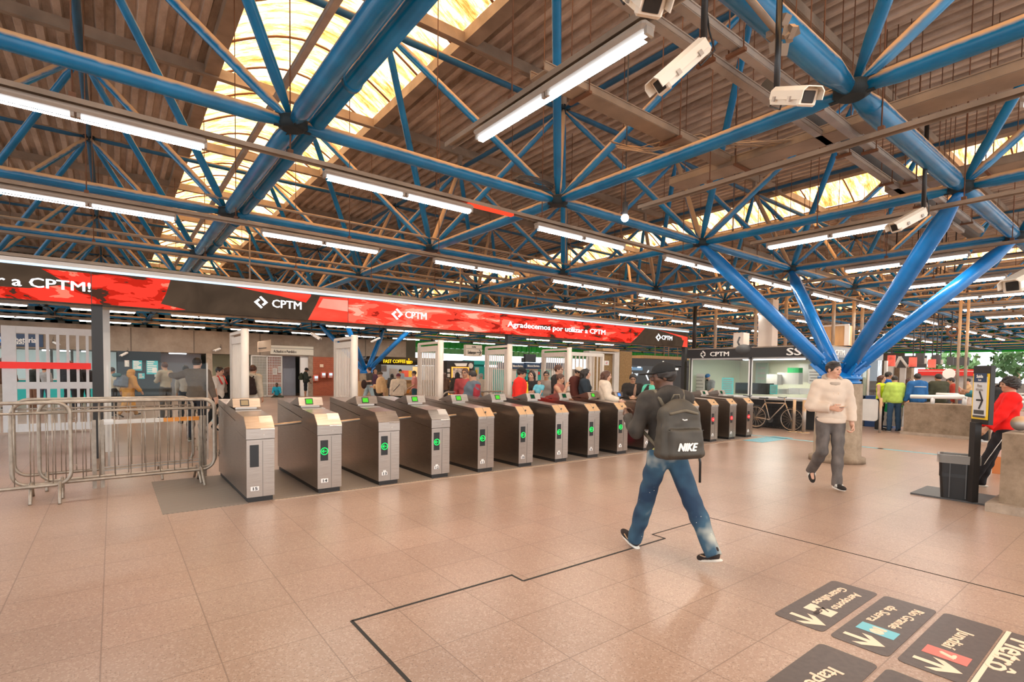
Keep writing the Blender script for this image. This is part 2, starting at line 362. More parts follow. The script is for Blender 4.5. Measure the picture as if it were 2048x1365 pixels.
for wi, (a, b) in enumerate(SKY):
    mb = MB(); n = 14; L_ = [(a+(b-a)*i/n, ZR+.1+.62*math.sin(math.pi*i/n)) for i in range(n+1)]
    vs = []; fs = []; ys = []; y = -7
    while y < 39.4: ys += [y, y+.06, y+.1, y+.16]; y += .34
    for yy in ys:
        for k, (x, z) in enumerate(L_):
            r = [0, .03, .03, 0][ys.index(yy) % 4]; vs.append((x, yy, z+r))
    m_ = n+1
    for j in range(len(ys)-1):
        for k in range(n): fs.append((j*m_+k, j*m_+k+1, j*m_+m_+k+1, j*m_+m_+k))
    mb.add(vs, fs, 0, True); w = struct(mb.obj('window_%d' % (wi+1), 'sky'), 'translucent barrel vault skylight strip running across the roof')
    if wi > 1: continue
    fr = MB(); y = -6
    while y < 33: fr.tube([(x, y, z-.03) for x, z in L_], .022, 5); y += 1.29
    fr.obj('glazing_bar', 'rust', w)
    for x in (a-.06, b+.06): MB().box((x, 13, ZR-.06), (.24, 40, .2)).obj('gutter', 'tan', w)
pl_ = MB()
for v in range(-2, 9):
    y = V0+(v+.5)*MV
    if y > 38: continue
    for sg in (-1, 1): pl_.box((25.5, y+sg*.035, ZR-.1), (76, .012, .2))
    pl_.box((25.5, y, ZR-.19), (76, .12, .012))
o = pl_.obj('trim_1', 'tan'); struct(o, 'light steel purlins under the corrugated roof')
# ================================================================ space frame
NU, NV = range(-3, 17), range(-2, 9)
def strut_mesh(name, L_, r, m, taper=.3, end=.35):
    return MB().lathe((0, 0, 0), (0, 0, L_), [(0.03, r*end), (taper, r), (L_-taper, r), (L_-.03, r*end)], 14, 0).mesh(name, m)
frame = thing('space_frame', 'blue tubular steel space frame with dusty tops carrying the whole station roof', 'roof truss', (0, 0, 0))
def along(p0, p1):
    d = Vector(p1)-Vector(p0); return Matrix.Translation(p0) @ d.to_track_quat('Z', 'Y').to_matrix().to_4x4()
bn = lambda u, v: (U0+u*MU, V0+v*MV, ZB)
tn = lambda u, v: (U0+u*MU, V0+v*MV, ZT)
camP = Vector((0, 0, 1.55)); fwd = Vector((math.cos(YAW), math.sin(YAW), 0)); rgt = Vector((math.sin(YAW), -math.cos(YAW), 0))
def seen(p):
    q = Vector(p)-camP; d = q.dot(fwd)
    if d < .4: return 0
    x = 1034+FPX*q.dot(rgt)/d; y = 770-FPX*q.z/d
    return 1/d if -250 < x < 2300 and y > -300 else 0.001/d
lists = {'bottom_chord': [], 'top_chord': [], 'strut': [], 'node': [], 'roof_post': []}
for u in NU:
    for v in NV:
        b = bn(u, v); thick = (u == 0)
        if v < 8: lists['bottom_chord'].append((b, bn(u, v+1), 'by2' if u == 0 else 'by'))
        if u < 16: lists['bottom_chord'].append((b, bn(u+1, v), 'bx2' if v == -1 else 'bx'))
        lists['node'].append((b, (b[0], b[1], b[2]+1), 'n'))
        for du in (-.5, .5):
            for dv in (-.5, .5):
                tu, tv_ = u+du, v+dv
                if -3 < tu < 16 and -2 < tv_ < 8: lists['strut'].append((b, tn(tu, tv_), 's'))
        if u < 16 and v < 8:
            t = tn(u+.5, v+.5); lists['node'].append((t, (t[0], t[1], t[2]+1), 'nt'))
            if v < 7: lists['top_chord'].append((t, tn(u+.5, v+1.5), 'ty'))
            if u < 15: lists['top_chord'].append((t, tn(u+1.5, v+.5), 'tx'))
            lists['roof_post'].append((t, (t[0], t[1], ZR-.2), 'p'))
SL = math.sqrt((MU/2)**2+(MV/2)**2+(ZT-ZB)**2)
KM = {'bx': strut_mesh('bottom_chord', MU, .078, 'blue', .35, .55), 'by': strut_mesh('bottom_chord', MV, .078, 'blue', .35, .55),
      'by2': strut_mesh('bottom_chord', MV, .092, 'blue', .4, .5), 'bx2': strut_mesh('bottom_chord', MU, .108, 'blue', .5, .55),
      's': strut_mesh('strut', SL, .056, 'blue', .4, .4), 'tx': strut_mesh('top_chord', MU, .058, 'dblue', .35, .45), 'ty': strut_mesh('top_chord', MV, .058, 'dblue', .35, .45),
      'n': MB().lathe((0, 0, -.07), (0, 0, .07), [(0, .10), (.03, .15), (.11, .15), (.14, .09)], 12).box((0, 0, 0), (.36, .05, .12)).box((0, 0, 0), (.05, .36, .12)).mesh('node', 'node'),
      'nt': MB().box((0, 0, 0), (.22, .22, .05), 0, None, .02).cyl((0, 0, -.08), (0, 0, .08), .06).mesh('node', 'node'),
      'p': MB().box((0, 0, .17), (.09, .09, .34)).mesh('roof_post', 'tan')}
for nm, L_ in lists.items():
    L_.sort(key=lambda t: -seen([(t[0][i]+t[1][i])/2 for i in range(3)]))
    for p0, p1, k in L_[:100]: link(nm, KM[k], frame, mx=(Matrix.Translation(p0) if k in ('n', 'nt', 'p') else along(p0, p1)))
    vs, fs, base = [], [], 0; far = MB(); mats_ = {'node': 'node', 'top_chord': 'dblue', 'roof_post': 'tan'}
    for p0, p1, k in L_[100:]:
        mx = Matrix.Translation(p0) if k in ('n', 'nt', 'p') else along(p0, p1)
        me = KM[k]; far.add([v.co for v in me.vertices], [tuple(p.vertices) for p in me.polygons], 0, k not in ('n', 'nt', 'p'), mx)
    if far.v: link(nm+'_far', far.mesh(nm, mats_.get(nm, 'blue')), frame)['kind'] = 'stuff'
# rain pipe clamped beside the thick chord under the skylight
rp_ = MB(); rp_.cyl((U0+.24, -4, ZB+.06), (U0+.24, 26, ZB+.06), .078, 14)
for y in np.arange(-1, 26, 1.9): rp_.cyl((U0+.24, y, ZB+.06), (U0+.24, y+.06, ZB+.06), .09, 14)
rp_.obj('rain_pipe', 'blue'); tag(bpy.data.objects['rain_pipe'], 'long blue rain pipe beside the thick chord under the near skylight', 'pipe')
# ================================================================ tree column and others
def column(name, cx, cy, nodes, label, zc=1.45, r=.41, group=None):
    t = thing(name, label, 'column', (cx, cy, 0), 0, group)
    MB().lathe((0, 0, 0), (0, 0, zc), [(0, r+.05), (.09, r+.05), (.09, r-.02), (zc, r-.04)], 28).obj('pedestal', 'conc', t)
    f = MB().lathe((0, 0, zc), (0, 0, zc+.5), [(0, .35), (.05, .35), (.05, .31), (.08, .31), (.08, .36), (.13, .36), (.17, .25), (.34, .17)], 20)
    for k in range(8):
        a = k*math.pi/4+.3; f.cyl((.31*math.cos(a), .31*math.sin(a), zc+.1), (.31*math.cos(a), .31*math.sin(a), zc+.17), .022, 6)
    f.obj('base_flange', 'bluecol', t)
    for n in nodes:
        d = Vector((n[0]-cx, n[1]-cy, 0)); d.normalize(); a = Vector((0, 0, zc+.16))+d*.10; e = Vector((n[0]-cx, n[1]-cy, n[2]-.05)); dd = (e-a).normalized(); L_ = (e-a).length
        s = MB().lathe(a, e, [(0, .07), (.34, .10), (.36, .125), (L_-.5, .125), (L_-.12, .07), (L_, .05)], 18)
        so = s.obj('strut', 'bluecol', t)
        g = MB(); side = dd.cross(Vector((0, 0, 1))).normalized(); up = side.cross(dd).normalized()
        fr_ = Matrix((( *side, 0), (*up, 0), (*dd, 0), (0, 0, 0, 1))).transposed(); fr_.translation = a+dd*.22
        g.box((0, 0, 0), (.025, .34, .42), 0, fr_); g.box((0, 0, -.02), (.30, .025, .34), 0, fr_)
        for sx in (-.09, .09):
            for sz in (-.1, .1): g.cyl(tuple(fr_ @ Vector((sx, -.04, sz))), tuple(fr_ @ Vector((sx, .04, sz))), .026, 6)
        g.obj('gusset', 'bluecol', so)
    return t
column('tree_column', 10.68, 3.93, [bn(2, -1), bn(3, -1), bn(2, 0), bn(3, 0)], 'near blue four-armed tree column on a round concrete pedestal behind the man in the cream hoodie')
column('tree_column', U0+2.5*MU, V0+5.5*MV, [bn(2, 5), bn(3, 5), bn(2, 6), bn(3, 6)], 'distant blue four-armed column by the brick wall behind the turnstiles')
# ================================================================ lighting rails, hangers, fixtures
def rail(axis, a0, a1, c, z, label):
    t = thing('lighting_rail', label, 'rail', (0, 0, 0), 0, 'lighting rails hung under the space frame')
    P = (lambda s, q=0, zz=z: (s, c+q, zz)) if axis == 'x' else (lambda s, q=0, zz=z: (c+q, s, zz))
    r = MB(); mid = (a0+a1)/2; L_ = a1-a0; dim = (lambda w, h: (L_, w, h)) if axis == 'x' else (lambda w, h: (w, L_, h))
    r.box(P(mid, 0, z+.03), dim(.085, .008)); r.box(P(mid, -.043, z+.015), dim(.008, .045)); r.box(P(mid, .043, z+.015), dim(.008, .045))
    r.obj('rail', 'tan', t)
    s = a0+.5; n = 0
    while s < a1 and n < 40:
        h = MB(); h.cyl(P(s, 0, z+.03), P(s, 0, ZT+.4), .007, 5); h.box(P(s, 0, z+.06), (.05, .05, .05)); h.obj('hanger_rod', 'rust', t); s += 1.525*1.15; n += 1
    return t
def fixture_proto():
    t = thing('light_fixture', 'x', 'light fixture')
    MB().box((0, 0, -.045), (1.94, .125, .055), 0, None, .02).obj('housing', 'white_metal', t)
    for s in (-1, 1):
        tb = MB().cyl((s*.035, 0, -.09), (s*.945, 0, -.09), .018, 10).obj('tube', 'tube', t)
        MB().box((s*.022, 0, -.085), (.026, .07, .05)).obj('end_cap', 'white_metal', tb); MB().box((s*.957, 0, -.085), (.022, .07, .05)).obj('end_cap', 'white_metal', tb)
    return t
fp = fixture_proto(); kids(fp); first_f = [True]
def fixture(x, y, z, rz, label, w=1.0, light=True):
    if first_f[0]: o = fp; first_f[0] = False
    else: o = copy_tree(fp)
    o.location = (x, y, z); o.rotation_euler = (0, 0, rz)
    tag(o, label, 'light fixture', 'twin-tube light fixtures on the rails')
    if light:
        ld = bpy.data.lights.new('lamp', 'AREA'); ld.shape = 'RECTANGLE'; ld.size = 1.85; ld.size_y = .05; ld.energy = LAMP_W*w; ld.color = (1, .93, .84)
        lo = bpy.data.objects.new('lamp', ld); COL.objects.link(lo); lo.parent = o; lo.location = (0, 0, -.125); lo.visible_camera = False if False else True
    return o
FZ = 3.8; PX = 3.05
LB = {(0, 0): 'white twin-tube light at top left, nearest on its rail', (0, 1): 'white twin-tube light under the near skylight, second on the near rail', (0, 2): 'white twin-tube light under the centre node, third on the near rail',
      (1, 0): 'white twin-tube light at left edge on the second rail', (1, 1): 'white twin-tube light on the second rail left of centre', (1, 2): 'white twin-tube light on the second rail above the red screens'}
for j, y in enumerate([5.9, 8.97, 12.3, 18.4, 25.0, 31.0]):
    rail('x', -6, 50, y, FZ, 'dusty steel lighting rail, %s counted from the near side' % ['', '', 'third', 'fourth', 'fifth', 'sixth', 'seventh'][j] if j > 1 else ['dusty steel lighting rail crossing the picture nearest the viewer', 'dusty steel lighting rail just in front of the red screens'][j])
    for i in range(-1, 13):
        x = -.22+i*PX+(0 if i else 0); k = (j, i)
        if (j > 2 and i > 9) or (j == 2 and i < 4): continue
        fixture(x, y, FZ-.01, 0, LB.get(k, 'white twin-tube light %s on the %s rail' % (['beyond the left edge', 'at the left end', 'second along', 'third along', 'fourth along', 'fifth along', 'sixth along', 'seventh along', 'eighth along', 'ninth along', 'tenth along', 'eleventh along', 'twelfth along', 'last'][i+1], ['nearest', 'second', 'third', 'fourth', 'fifth', 'sixth', 'farthest'][j])), 1.0)
rowx = [2.68, 5.65, 8.6, 11.65, 14.7, 17.7, 20.7, 23.7, 26.7]
for i, x in enumerate(rowx):
    rail('y', -2.2, 4.6, x, FZ, ['dusty lighting rail overhead near the camera housings', 'dusty lighting rail beside the wide cable tray', 'dusty lighting rail in front of the blue tree column', 'dusty lighting rail over the tree column', 'dusty lighting rail past the tree column', 'dusty lighting rail over the booth front', 'dusty lighting rail over the concrete planter', 'dusty lighting rail over the far queue', 'farthest short lighting rail at right'][i])
    for k, y in enumerate([3.1 if i == 0 else (3.36 if i == 2 else 3.3), -.1]):
        if i == 1 and k == 0: continue
        fixture(x, y, FZ-.01, math.pi/2, ['big twin-tube light overhead at top centre' if i == 0 else 'twin-tube light pointing away on short rail %s' % ['', 'second', 'third', 'fourth', 'fifth', 'sixth', 'seventh', 'eighth', 'ninth'][i], 'twin-tube light at the near end of short rail %s' % ['first', 'second', 'third', 'fourth', 'fifth', 'sixth', 'seventh', 'eighth', 'ninth'][i]][k], 1)
# small round spot lamps
for (x, y, z), lb in [((5.35, 4.6, 3.62), 'small glowing round lamp hanging right of the centre node'), ((10.6, 6.1, 3.75), 'small glowing round lamp above the tree column arms')]:
    t = thing('spot_lamp', lb, 'lamp', (x, y, z)); MB().sphere((0, 0, 0), .05).obj('bulb', emit('bulb', (.9, .95, 1), 14), t); MB().cyl((0, 0, .04), (0, 0, .2), .035).cyl((0, 0, .2), (0, 0, ZR-z+.05), .008).obj('socket', 'dgrey', t)
# ================================================================ cable trays, ducts, channels
def tray(name, p0, p1, w, h, m, label, hang=True, cat='cable tray', ztop=ZT):
    p0, p1 = Vector(p0), Vector(p1); t = thing(name, label, cat, tuple(p0)); d = p1-p0; L_ = d.length
    rz = math.atan2(d.y, d.x); t.rotation_euler = (0, -math.asin(d.z/L_), rz)
    b = MB(); b.box((L_/2, 0, 0), (L_, w, .012)); b.box((L_/2, w/2, h/2), (L_, .012, h)); b.box((L_/2, -w/2, h/2), (L_, .012, h))
    for sy in (-1, 1): b.box((L_/2, sy*w/2, h), (L_, .03, .012))
    b.obj('tray', m, t)
    if hang:
        s = .6
        while s < L_:
            k = MB(); k.box((s, 0, -.03), (.04, w+.1, .03))
            for sy in (-1, 1): k.cyl((s, sy*(w/2+.03), -.03), (s, sy*(w/2+.03), ztop-p0.z), .007, 5)
            k.obj('hanger', 'rust', t); s += 1.6
    return t
tray('cable_tray', (7.0, -1.5, 4.5), (7.0, 5.0, 4.5), .34, .1, 'tan', 'wide dusty cable tray crossing above the hooded camera')
tray('cable_tray', (3.4, 4.1, 4.55), (7.0, 4.1, 4.55), .22, .08, 'tan', 'perforated dusty cable tray joining the wide tray from the left')
tray('cable_tray', (2.2, 2.55, 4.45), (13.5, 2.55, 4.45), .08, .06, 'gal', 'narrow perforated steel channel running behind the hooded cameras')
tray('cable_tray', (2.2, 2.85, 4.5), (13.5, 2.85, 4.5), .08, .05, 'gal', 'narrow steel channel parallel to the perforated one')
tray('cable_tray', (9.8, -2, 4.5), (9.8, 3.0, 4.5), .36, .1, 'tan', 'wide dusty cable tray over the right side of the hall')
tray('cable_tray', (1.95, -1, 5.5), (1.95, 26, 5.5), .07, .05, 'gal', 'long thin steel channel under the near skylight', False)
tray('cable_tray', (11.5, 6.5, 4.45), (30, 6.5, 4.45), .3, .1, 'tan', 'dusty cable tray beyond the tree column')
def pipe(name, pts, r, m, label, cat='pipe'):
    o = MB().tube(pts, r, 12).obj(name, m); return tag(o, label, cat)
pipe('grey_duct', [(6.6, 3.35, 5.2), (17, 3.35, 5.2)], .15, 'duct', 'fat dark grey pipe below the thick chord at right')
pipe('white_pipe', [(-4, 9.25, 3.88), (30, 9.25, 3.88)], .045, 'gal', 'long pale pipe under the second row of blue chords')
pipe('conduit', [(-4, 13.2, 4.25), (30, 13.2, 4.25)], .03, 'tan', 'dusty conduit beside the third row of blue chords')
pipe('conduit', [(1.2, 9.5, 4.28), (11, 9.5, 4.28)], .022, 'tan', 'thin dusty conduit resting along the second row of chords')
pipe('conduit', [(5.4, 0, 4.26), (5.4, 5.5, 4.26), (5.4, 12, 4.26)], .022, 'tan', 'thin dusty conduit resting along the chord through the centre node')
pipe('grey_duct', [(4.6, 1.0, 6.2), (4.6, 1.0, 8)], .16, 'black', 'black vertical pipe at the top edge of the picture')
ORD = ['first', 'second', 'third', 'fourth', 'fifth', 'sixth', 'seventh', 'eighth', 'farthest']
for i in range(9):
    y = 10.6+i*2.3
    pipe('conduit', [(5+i*1.1, y, 4.3+.12*(i % 3)), (34, y, 4.3+.12*(i % 3))], .03, 'tan', 'dusty conduit in the far roof, %s away from the red screens' % ORD[i])
for i in range(8):
    x = 14+i*2.6
    pipe('conduit', [(x, -2, 4.0+.1*(i % 3)), (x, 16, 4.0+.1*(i % 3))], .035, ['tan', 'gal'][i % 2], 'pale conduit crossing the far right roof, %s past the column' % ORD[i])
# bundle of loose cables on the tray
wb = MB()
for k in range(14):
    a = random.uniform(-.1, .1); b = random.uniform(-.12, .12)
    wb.tube([(6.9+b, 3.2+a, 4.55), (6.6+a, 3.7+b, 4.62+a*.5), (6.1, 4.05+a, 4.66+b*.5), (5.6+a, 4.3+b, 4.45+b), (5.2+b, 4.6+a, 4.5+a)], .007, 5)
tag(wb.obj('cable_bundle', 'tan'), 'loose bundle of dusty cables sagging off the wide tray', 'cables', kind='stuff')
wb = MB()
for k in range(4):
    wb.tube([(4.75+.32*math.cos(a)+random.uniform(-.03, .03), 5.75+.12*math.sin(a), 4.22+.02*k) for a in np.linspace(0, 6.2, 14)], .008, 5)
tag(wb.obj('cable_coil', 'dgrey'), 'coil of dark cable lying on the chord left of the centre node', 'cables')
MB()
o = MB().box((4.1, 5.9, FZ-.02), (.75, .07, .03)).obj('red_indicator', emit('red_led', (1, .05, .02), 1.6)); tag(o, 'narrow red lit strip on the near lighting rail', 'indicator light')
# ---------------------------------------------------------------- where things measured in the photograph stand
_C = np.array([0, 0, 1.55])
def ray(px, py): return _d + _r*(px-1034.01)/FPX - _uu*(py-788.95)/FPX
def on(px, py, v, ax=2):
    """point of the ray through (px, py) on the plane axis=v"""
    r = ray(px, py); t = (v-_C[ax])/r[ax]; p = _C+t*r; return Vector((float(p[0]), float(p[1]), float(p[2])))
def dep(px, py, d): p = _C+ray(px, py)*d; return Vector((float(p[0]), float(p[1]), float(p[2])))
def fit_text(name, s, p0, p1, h, m, parent, out, bold=.01, ext=.003, shear=0):
    """lettering between two points, cap height h; out = direction the writing faces"""
    p0, p1 = Vector(p0), Vector(p1); w = (p1-p0).length; size = h/.72
    me_o = text_obj(name, s, size, m, parent, None, bold*size, ext, 'CENTER', shear); me = me_o.data
    xs = [v.co.x for v in me.vertices]; ww = max(xs)-min(xs); cx = (max(xs)+min(xs))/2
    caps = [v.co.y for v in me.vertices]; 
    for v in me.vertices: v.co.x = (v.co.x-cx)*w/ww
    r = (p1-p0).normalized(); z = Vector(out); z = (z-r*z.dot(r)).normalized(); y = z.cross(r)
    mx = Matrix(((*r, 0), (*y, 0), (*z, 0), (0, 0, 0, 1))).transposed(); mx.translation = (p0+p1)/2
    if parent is not None: mx = parent.matrix_basis.inverted() @ mx
    me_o.matrix_local = mx; return me_o
def stroke(pts, w):
    """flat polyline as quads"""
    out = []
    for i in range(len(pts)-1):
        a, b = Vector(pts[i]), Vector(pts[i+1]); d = (b-a).normalized(); n = Vector((-d.y, d.x))*w/2; e = d*w/2*(i < len(pts)-2); s = d*w/2*(i > 0)
        out.append([tuple(a-s-n), tuple(b+e-n), tuple(b+e+n), tuple(a-s+n)])
    return out
def emblem(name, m, c, r, out, size, parent, sx=1):
    mb = MB(); r = Vector(r).normalized(); z = Vector(out); y = z.cross(r)
    mx = Matrix(((*r, 0), (*y, 0), (*z, 0), (0, 0, 0, 1))).transposed(); mx.translation = c
    for poly in stroke([(-.12, .95), (.72, .05), (.22, -.48)], .34)+stroke([(.12, -.95), (-.72, -.05), (-.22, .48)], .34):
        mb.prism([(x*size*sx, yy*size) for x, yy in poly], mx, .003)
    o = mb.obj(name, m, parent)
    if parent is not None: o.matrix_local = parent.matrix_basis.inverted()
    return o
def quadsheet(name, m, pts, out, parent, th=.003):
    """flat shape given by world points, given thickness th towards out"""
    n = len(pts); o = Vector(out)*th; vs = [Vector(p) for p in pts]+[Vector(p)+o for p in pts]
    fs = [tuple(range(n-1, -1, -1)), tuple(range(n, 2*n))]+[(i, (i+1) % n, n+(i+1) % n, n+i) for i in range(n)]
    ob = MB().add(vs, fs).obj(name, m, parent)
    if parent is not None: ob.matrix_local = parent.matrix_basis.inverted()
    return ob
def bx(name, m, x0, x1, y0, y1, z0, z1, parent=None, bev=0):
    o = MB().box(((x0+x1)/2, (y0+y1)/2, (z0+z1)/2), (abs(x1-x0), abs(y1-y0), abs(z1-z0)), 0, None, bev).obj(name, m, parent)
    if parent is not None: o.matrix_local = parent.matrix_basis.inverted()
    return o
FY = (0, -1, 0); FX = (-1, 0, 0)
# ================================================================ LED screens band
def led(name, cols, sc=(2, 1, 6), st=1.0, pos=(.35, .5, .62)):
    m = bpy.data.materials.new(name); m.use_nodes = True; N = m.node_tree.nodes; L = m.node_tree.links; N.clear()
    g = N.new('ShaderNodeTexCoord'); mp = N.new('ShaderNodeMapping'); mp.inputs['Scale'].default_value = sc; mp.inputs['Rotation'].default_value = (0, .35, 0); L.new(g.outputs['Object'], mp.inputs[0])
    n = N.new('ShaderNodeTexNoise'); n.inputs['Scale'].default_value = 1; n.inputs['Detail'].default_value = 6; n.inputs['Distortion'].default_value = .8; L.new(mp.outputs[0], n.inputs['Vector'])
    cr = N.new('ShaderNodeValToRGB'); cr.color_ramp.interpolation = 'CONSTANT' if len(cols) > 2 else 'LINEAR'; e = cr.color_ramp.elements
    while len(e) < len(cols): e.new(.5)
    for i, c in enumerate(cols): e[i].position = pos[i]; e[i].color = (*c, 1)
    L.new(n.outputs[0], cr.inputs[0]); em = N.new('ShaderNodeEmission'); em.inputs[1].default_value = st; o = N.new('ShaderNodeOutputMaterial'); L.new(cr.outputs[0], em.inputs[0]); L.new(em.outputs[0], o.inputs[0]); return m
LEDR = led('screen_red_picture', [(.07, .03, .02), (.55, .02, .01), (.95, .05, .03), (1, .22, .14)], (1.6, 1, 5), 1, (0, .38, .46, .62))
LEDS = led('screen_salmon_picture', [(.35, .02, .012), (.95, .06, .035), (1, .16, .10), (1, .42, .30)], (1.2, 1, 5), 1, (0, .36, .5, .6))
LEDF = led('screen_flat_red', [(.85, .035, .02), (1, .10, .06)], (1, 1, 2), 1, (.3, .7))
LEDD = led('screen_dark', [(.055, .036, .024), (.085, .055, .036)], (2, 1, 2), 1, (.3, .7))
LEDW = emit('screen_lettering', (1, 1, 1), 1.6)
LEDB = emit('screen_edge_glow', (.55, .75, 1), 1.5)
BY = 11.39; BF = BY-.13; zb0, zb1 = 2.607, 3.16
xe = on(1377, 664.5, BF, 1).x
band = thing('display_band', 'long red and dark lit screen band with white lettering on black posts above the turnstiles', 'screen', (0, BY, 0))
bx('housing', 'black', -4.2, xe, BF+.01, BY+.13, zb0, zb1+.02, band)
bx('top_rail', 'lgrey', -4.2, xe, BF-.02, BY+.2, zb1+.03, zb1+.10, band)
bx('cable_shelf', 'tan', -4.2, xe-3, BY-.08, BY+.16, zb1+.12, zb1+.17, band)
bx('edge_light', LEDB, -4.2, xe, BF-.025, BF+.0, zb1-.005, zb1+.03, band)
scr = bx('screen', LEDD, -4.2, xe-.01, BF-.004, BF+.01, zb0, zb1-.01, band)
def patch(pts, m, nm='picture', k=1): return quadsheet(nm, m, [on(px, py, BF-.004, 1) for px, py in pts], FY, band, .002*k)
def bot(px): p = on(px, 640, BF-.004, 1); return p
def V(px, f):
    """point on the screen at picture column px, fraction f of its height"""
    p = on(px, 640, BF-.004, 1); return Vector((p.x, BF-.004, zb0+.006+(zb1-zb0-.02)*f))
def sheet(pts, m, k=1, nm='picture'): return quadsheet(nm, m, [V(*q) for q in pts], FY, band, .002*k)
sheet([(-60, 0), (183, 0), (183, .42), (120, .5), (60, .34), (-60, .30)], LEDR)
sheet([(85, .95), (183, .95), (183, .55), (150, .5), (120, .7)], LEDR)
sheet([(184, .02), (345, 0), (372, .04), (322, .18), (332, .5), (342, 1), (184, 1)], LEDR)
sheet([(470, 1), (622, 1), (622, .93), (612, .66), (560, .82)], LEDF)
sheet([(616, 0), (696, 0), (696, 1), (640, .95), (632, .6)], LEDF)
sheet([(636, .52), (696, .45), (696, .9), (646, .88)], led('screen_pale_patch', [(1, .28, .2), (1, .4, .3)], (1, 1, 1), 1, (.3, .7)), 2)
sheet([(696, 0), (1000, 0), (1000, 1), (696, 1)], LEDS)
sheet([(1000, 0), (1262, 0), (1275, .4), (1290, 1), (1000, 1)], LEDR)
sheet([(1312, 1), (1376, .7), (1376, .45), (1366, .45), (1364, .62), (1330, .9)], LEDF)
sheet([(1366, 0), (1376, 0), (1376, .45), (1369, .45)], LEDF)
for px in (184, 696, 1000, 1262): bx('screen_joint', 'black', V(px, 0).x-.004, V(px, 0).x+.004, BF-.009, BF, zb0, zb1-.01, band)
T = lambda s, a, b, f, h, bold=.01: fit_text('lettering', s, V(a, f)+Vector((0, -.006, 0)), V(b, f)+Vector((0, -.006, 0)), h, LEDW, band, FY, bold)
T('por utilizar a CPTM!', -225, 183, .50, .155)
T('CPTM', 544, 603, .50, .16); emblem('emblem', LEDW, V(522, .52)+Vector((0, -.006, 0)), (1, 0, 0), FY, .115, band, 1.15)
T('CPTM', 810, 853, .52, .16); emblem('emblem', LEDW, V(794, .52)+Vector((0, -.006, 0)), (1, 0, 0), FY, .125, band, 1.2)
T('Agradecemos por utilizar a CPTM', 1015, 1211, .50, .15, .01)
T('CPTM', 1324, 1345, .50, .15); emblem('emblem', LEDW, V(1317.5, .50)+Vector((0, -.006, 0)), (1, 0, 0), FY, .125, band, 1.3)
for px in (194, 1018, 1371): x = on(px, 640, BY, 1).x; bx('post', 'black', x-.075, x+.075, BY-.06, BY+.08, 0, zb0, band)
for px in (500, 920, 1230):
    x = on(px, 600, BY, 1).x; MB().cyl((x, BY, zb1+.08), (x, BY, ZB+.1), .015, 6).obj('hanger_rod', 'tan', band).matrix_local = band.matrix_basis.inverted()
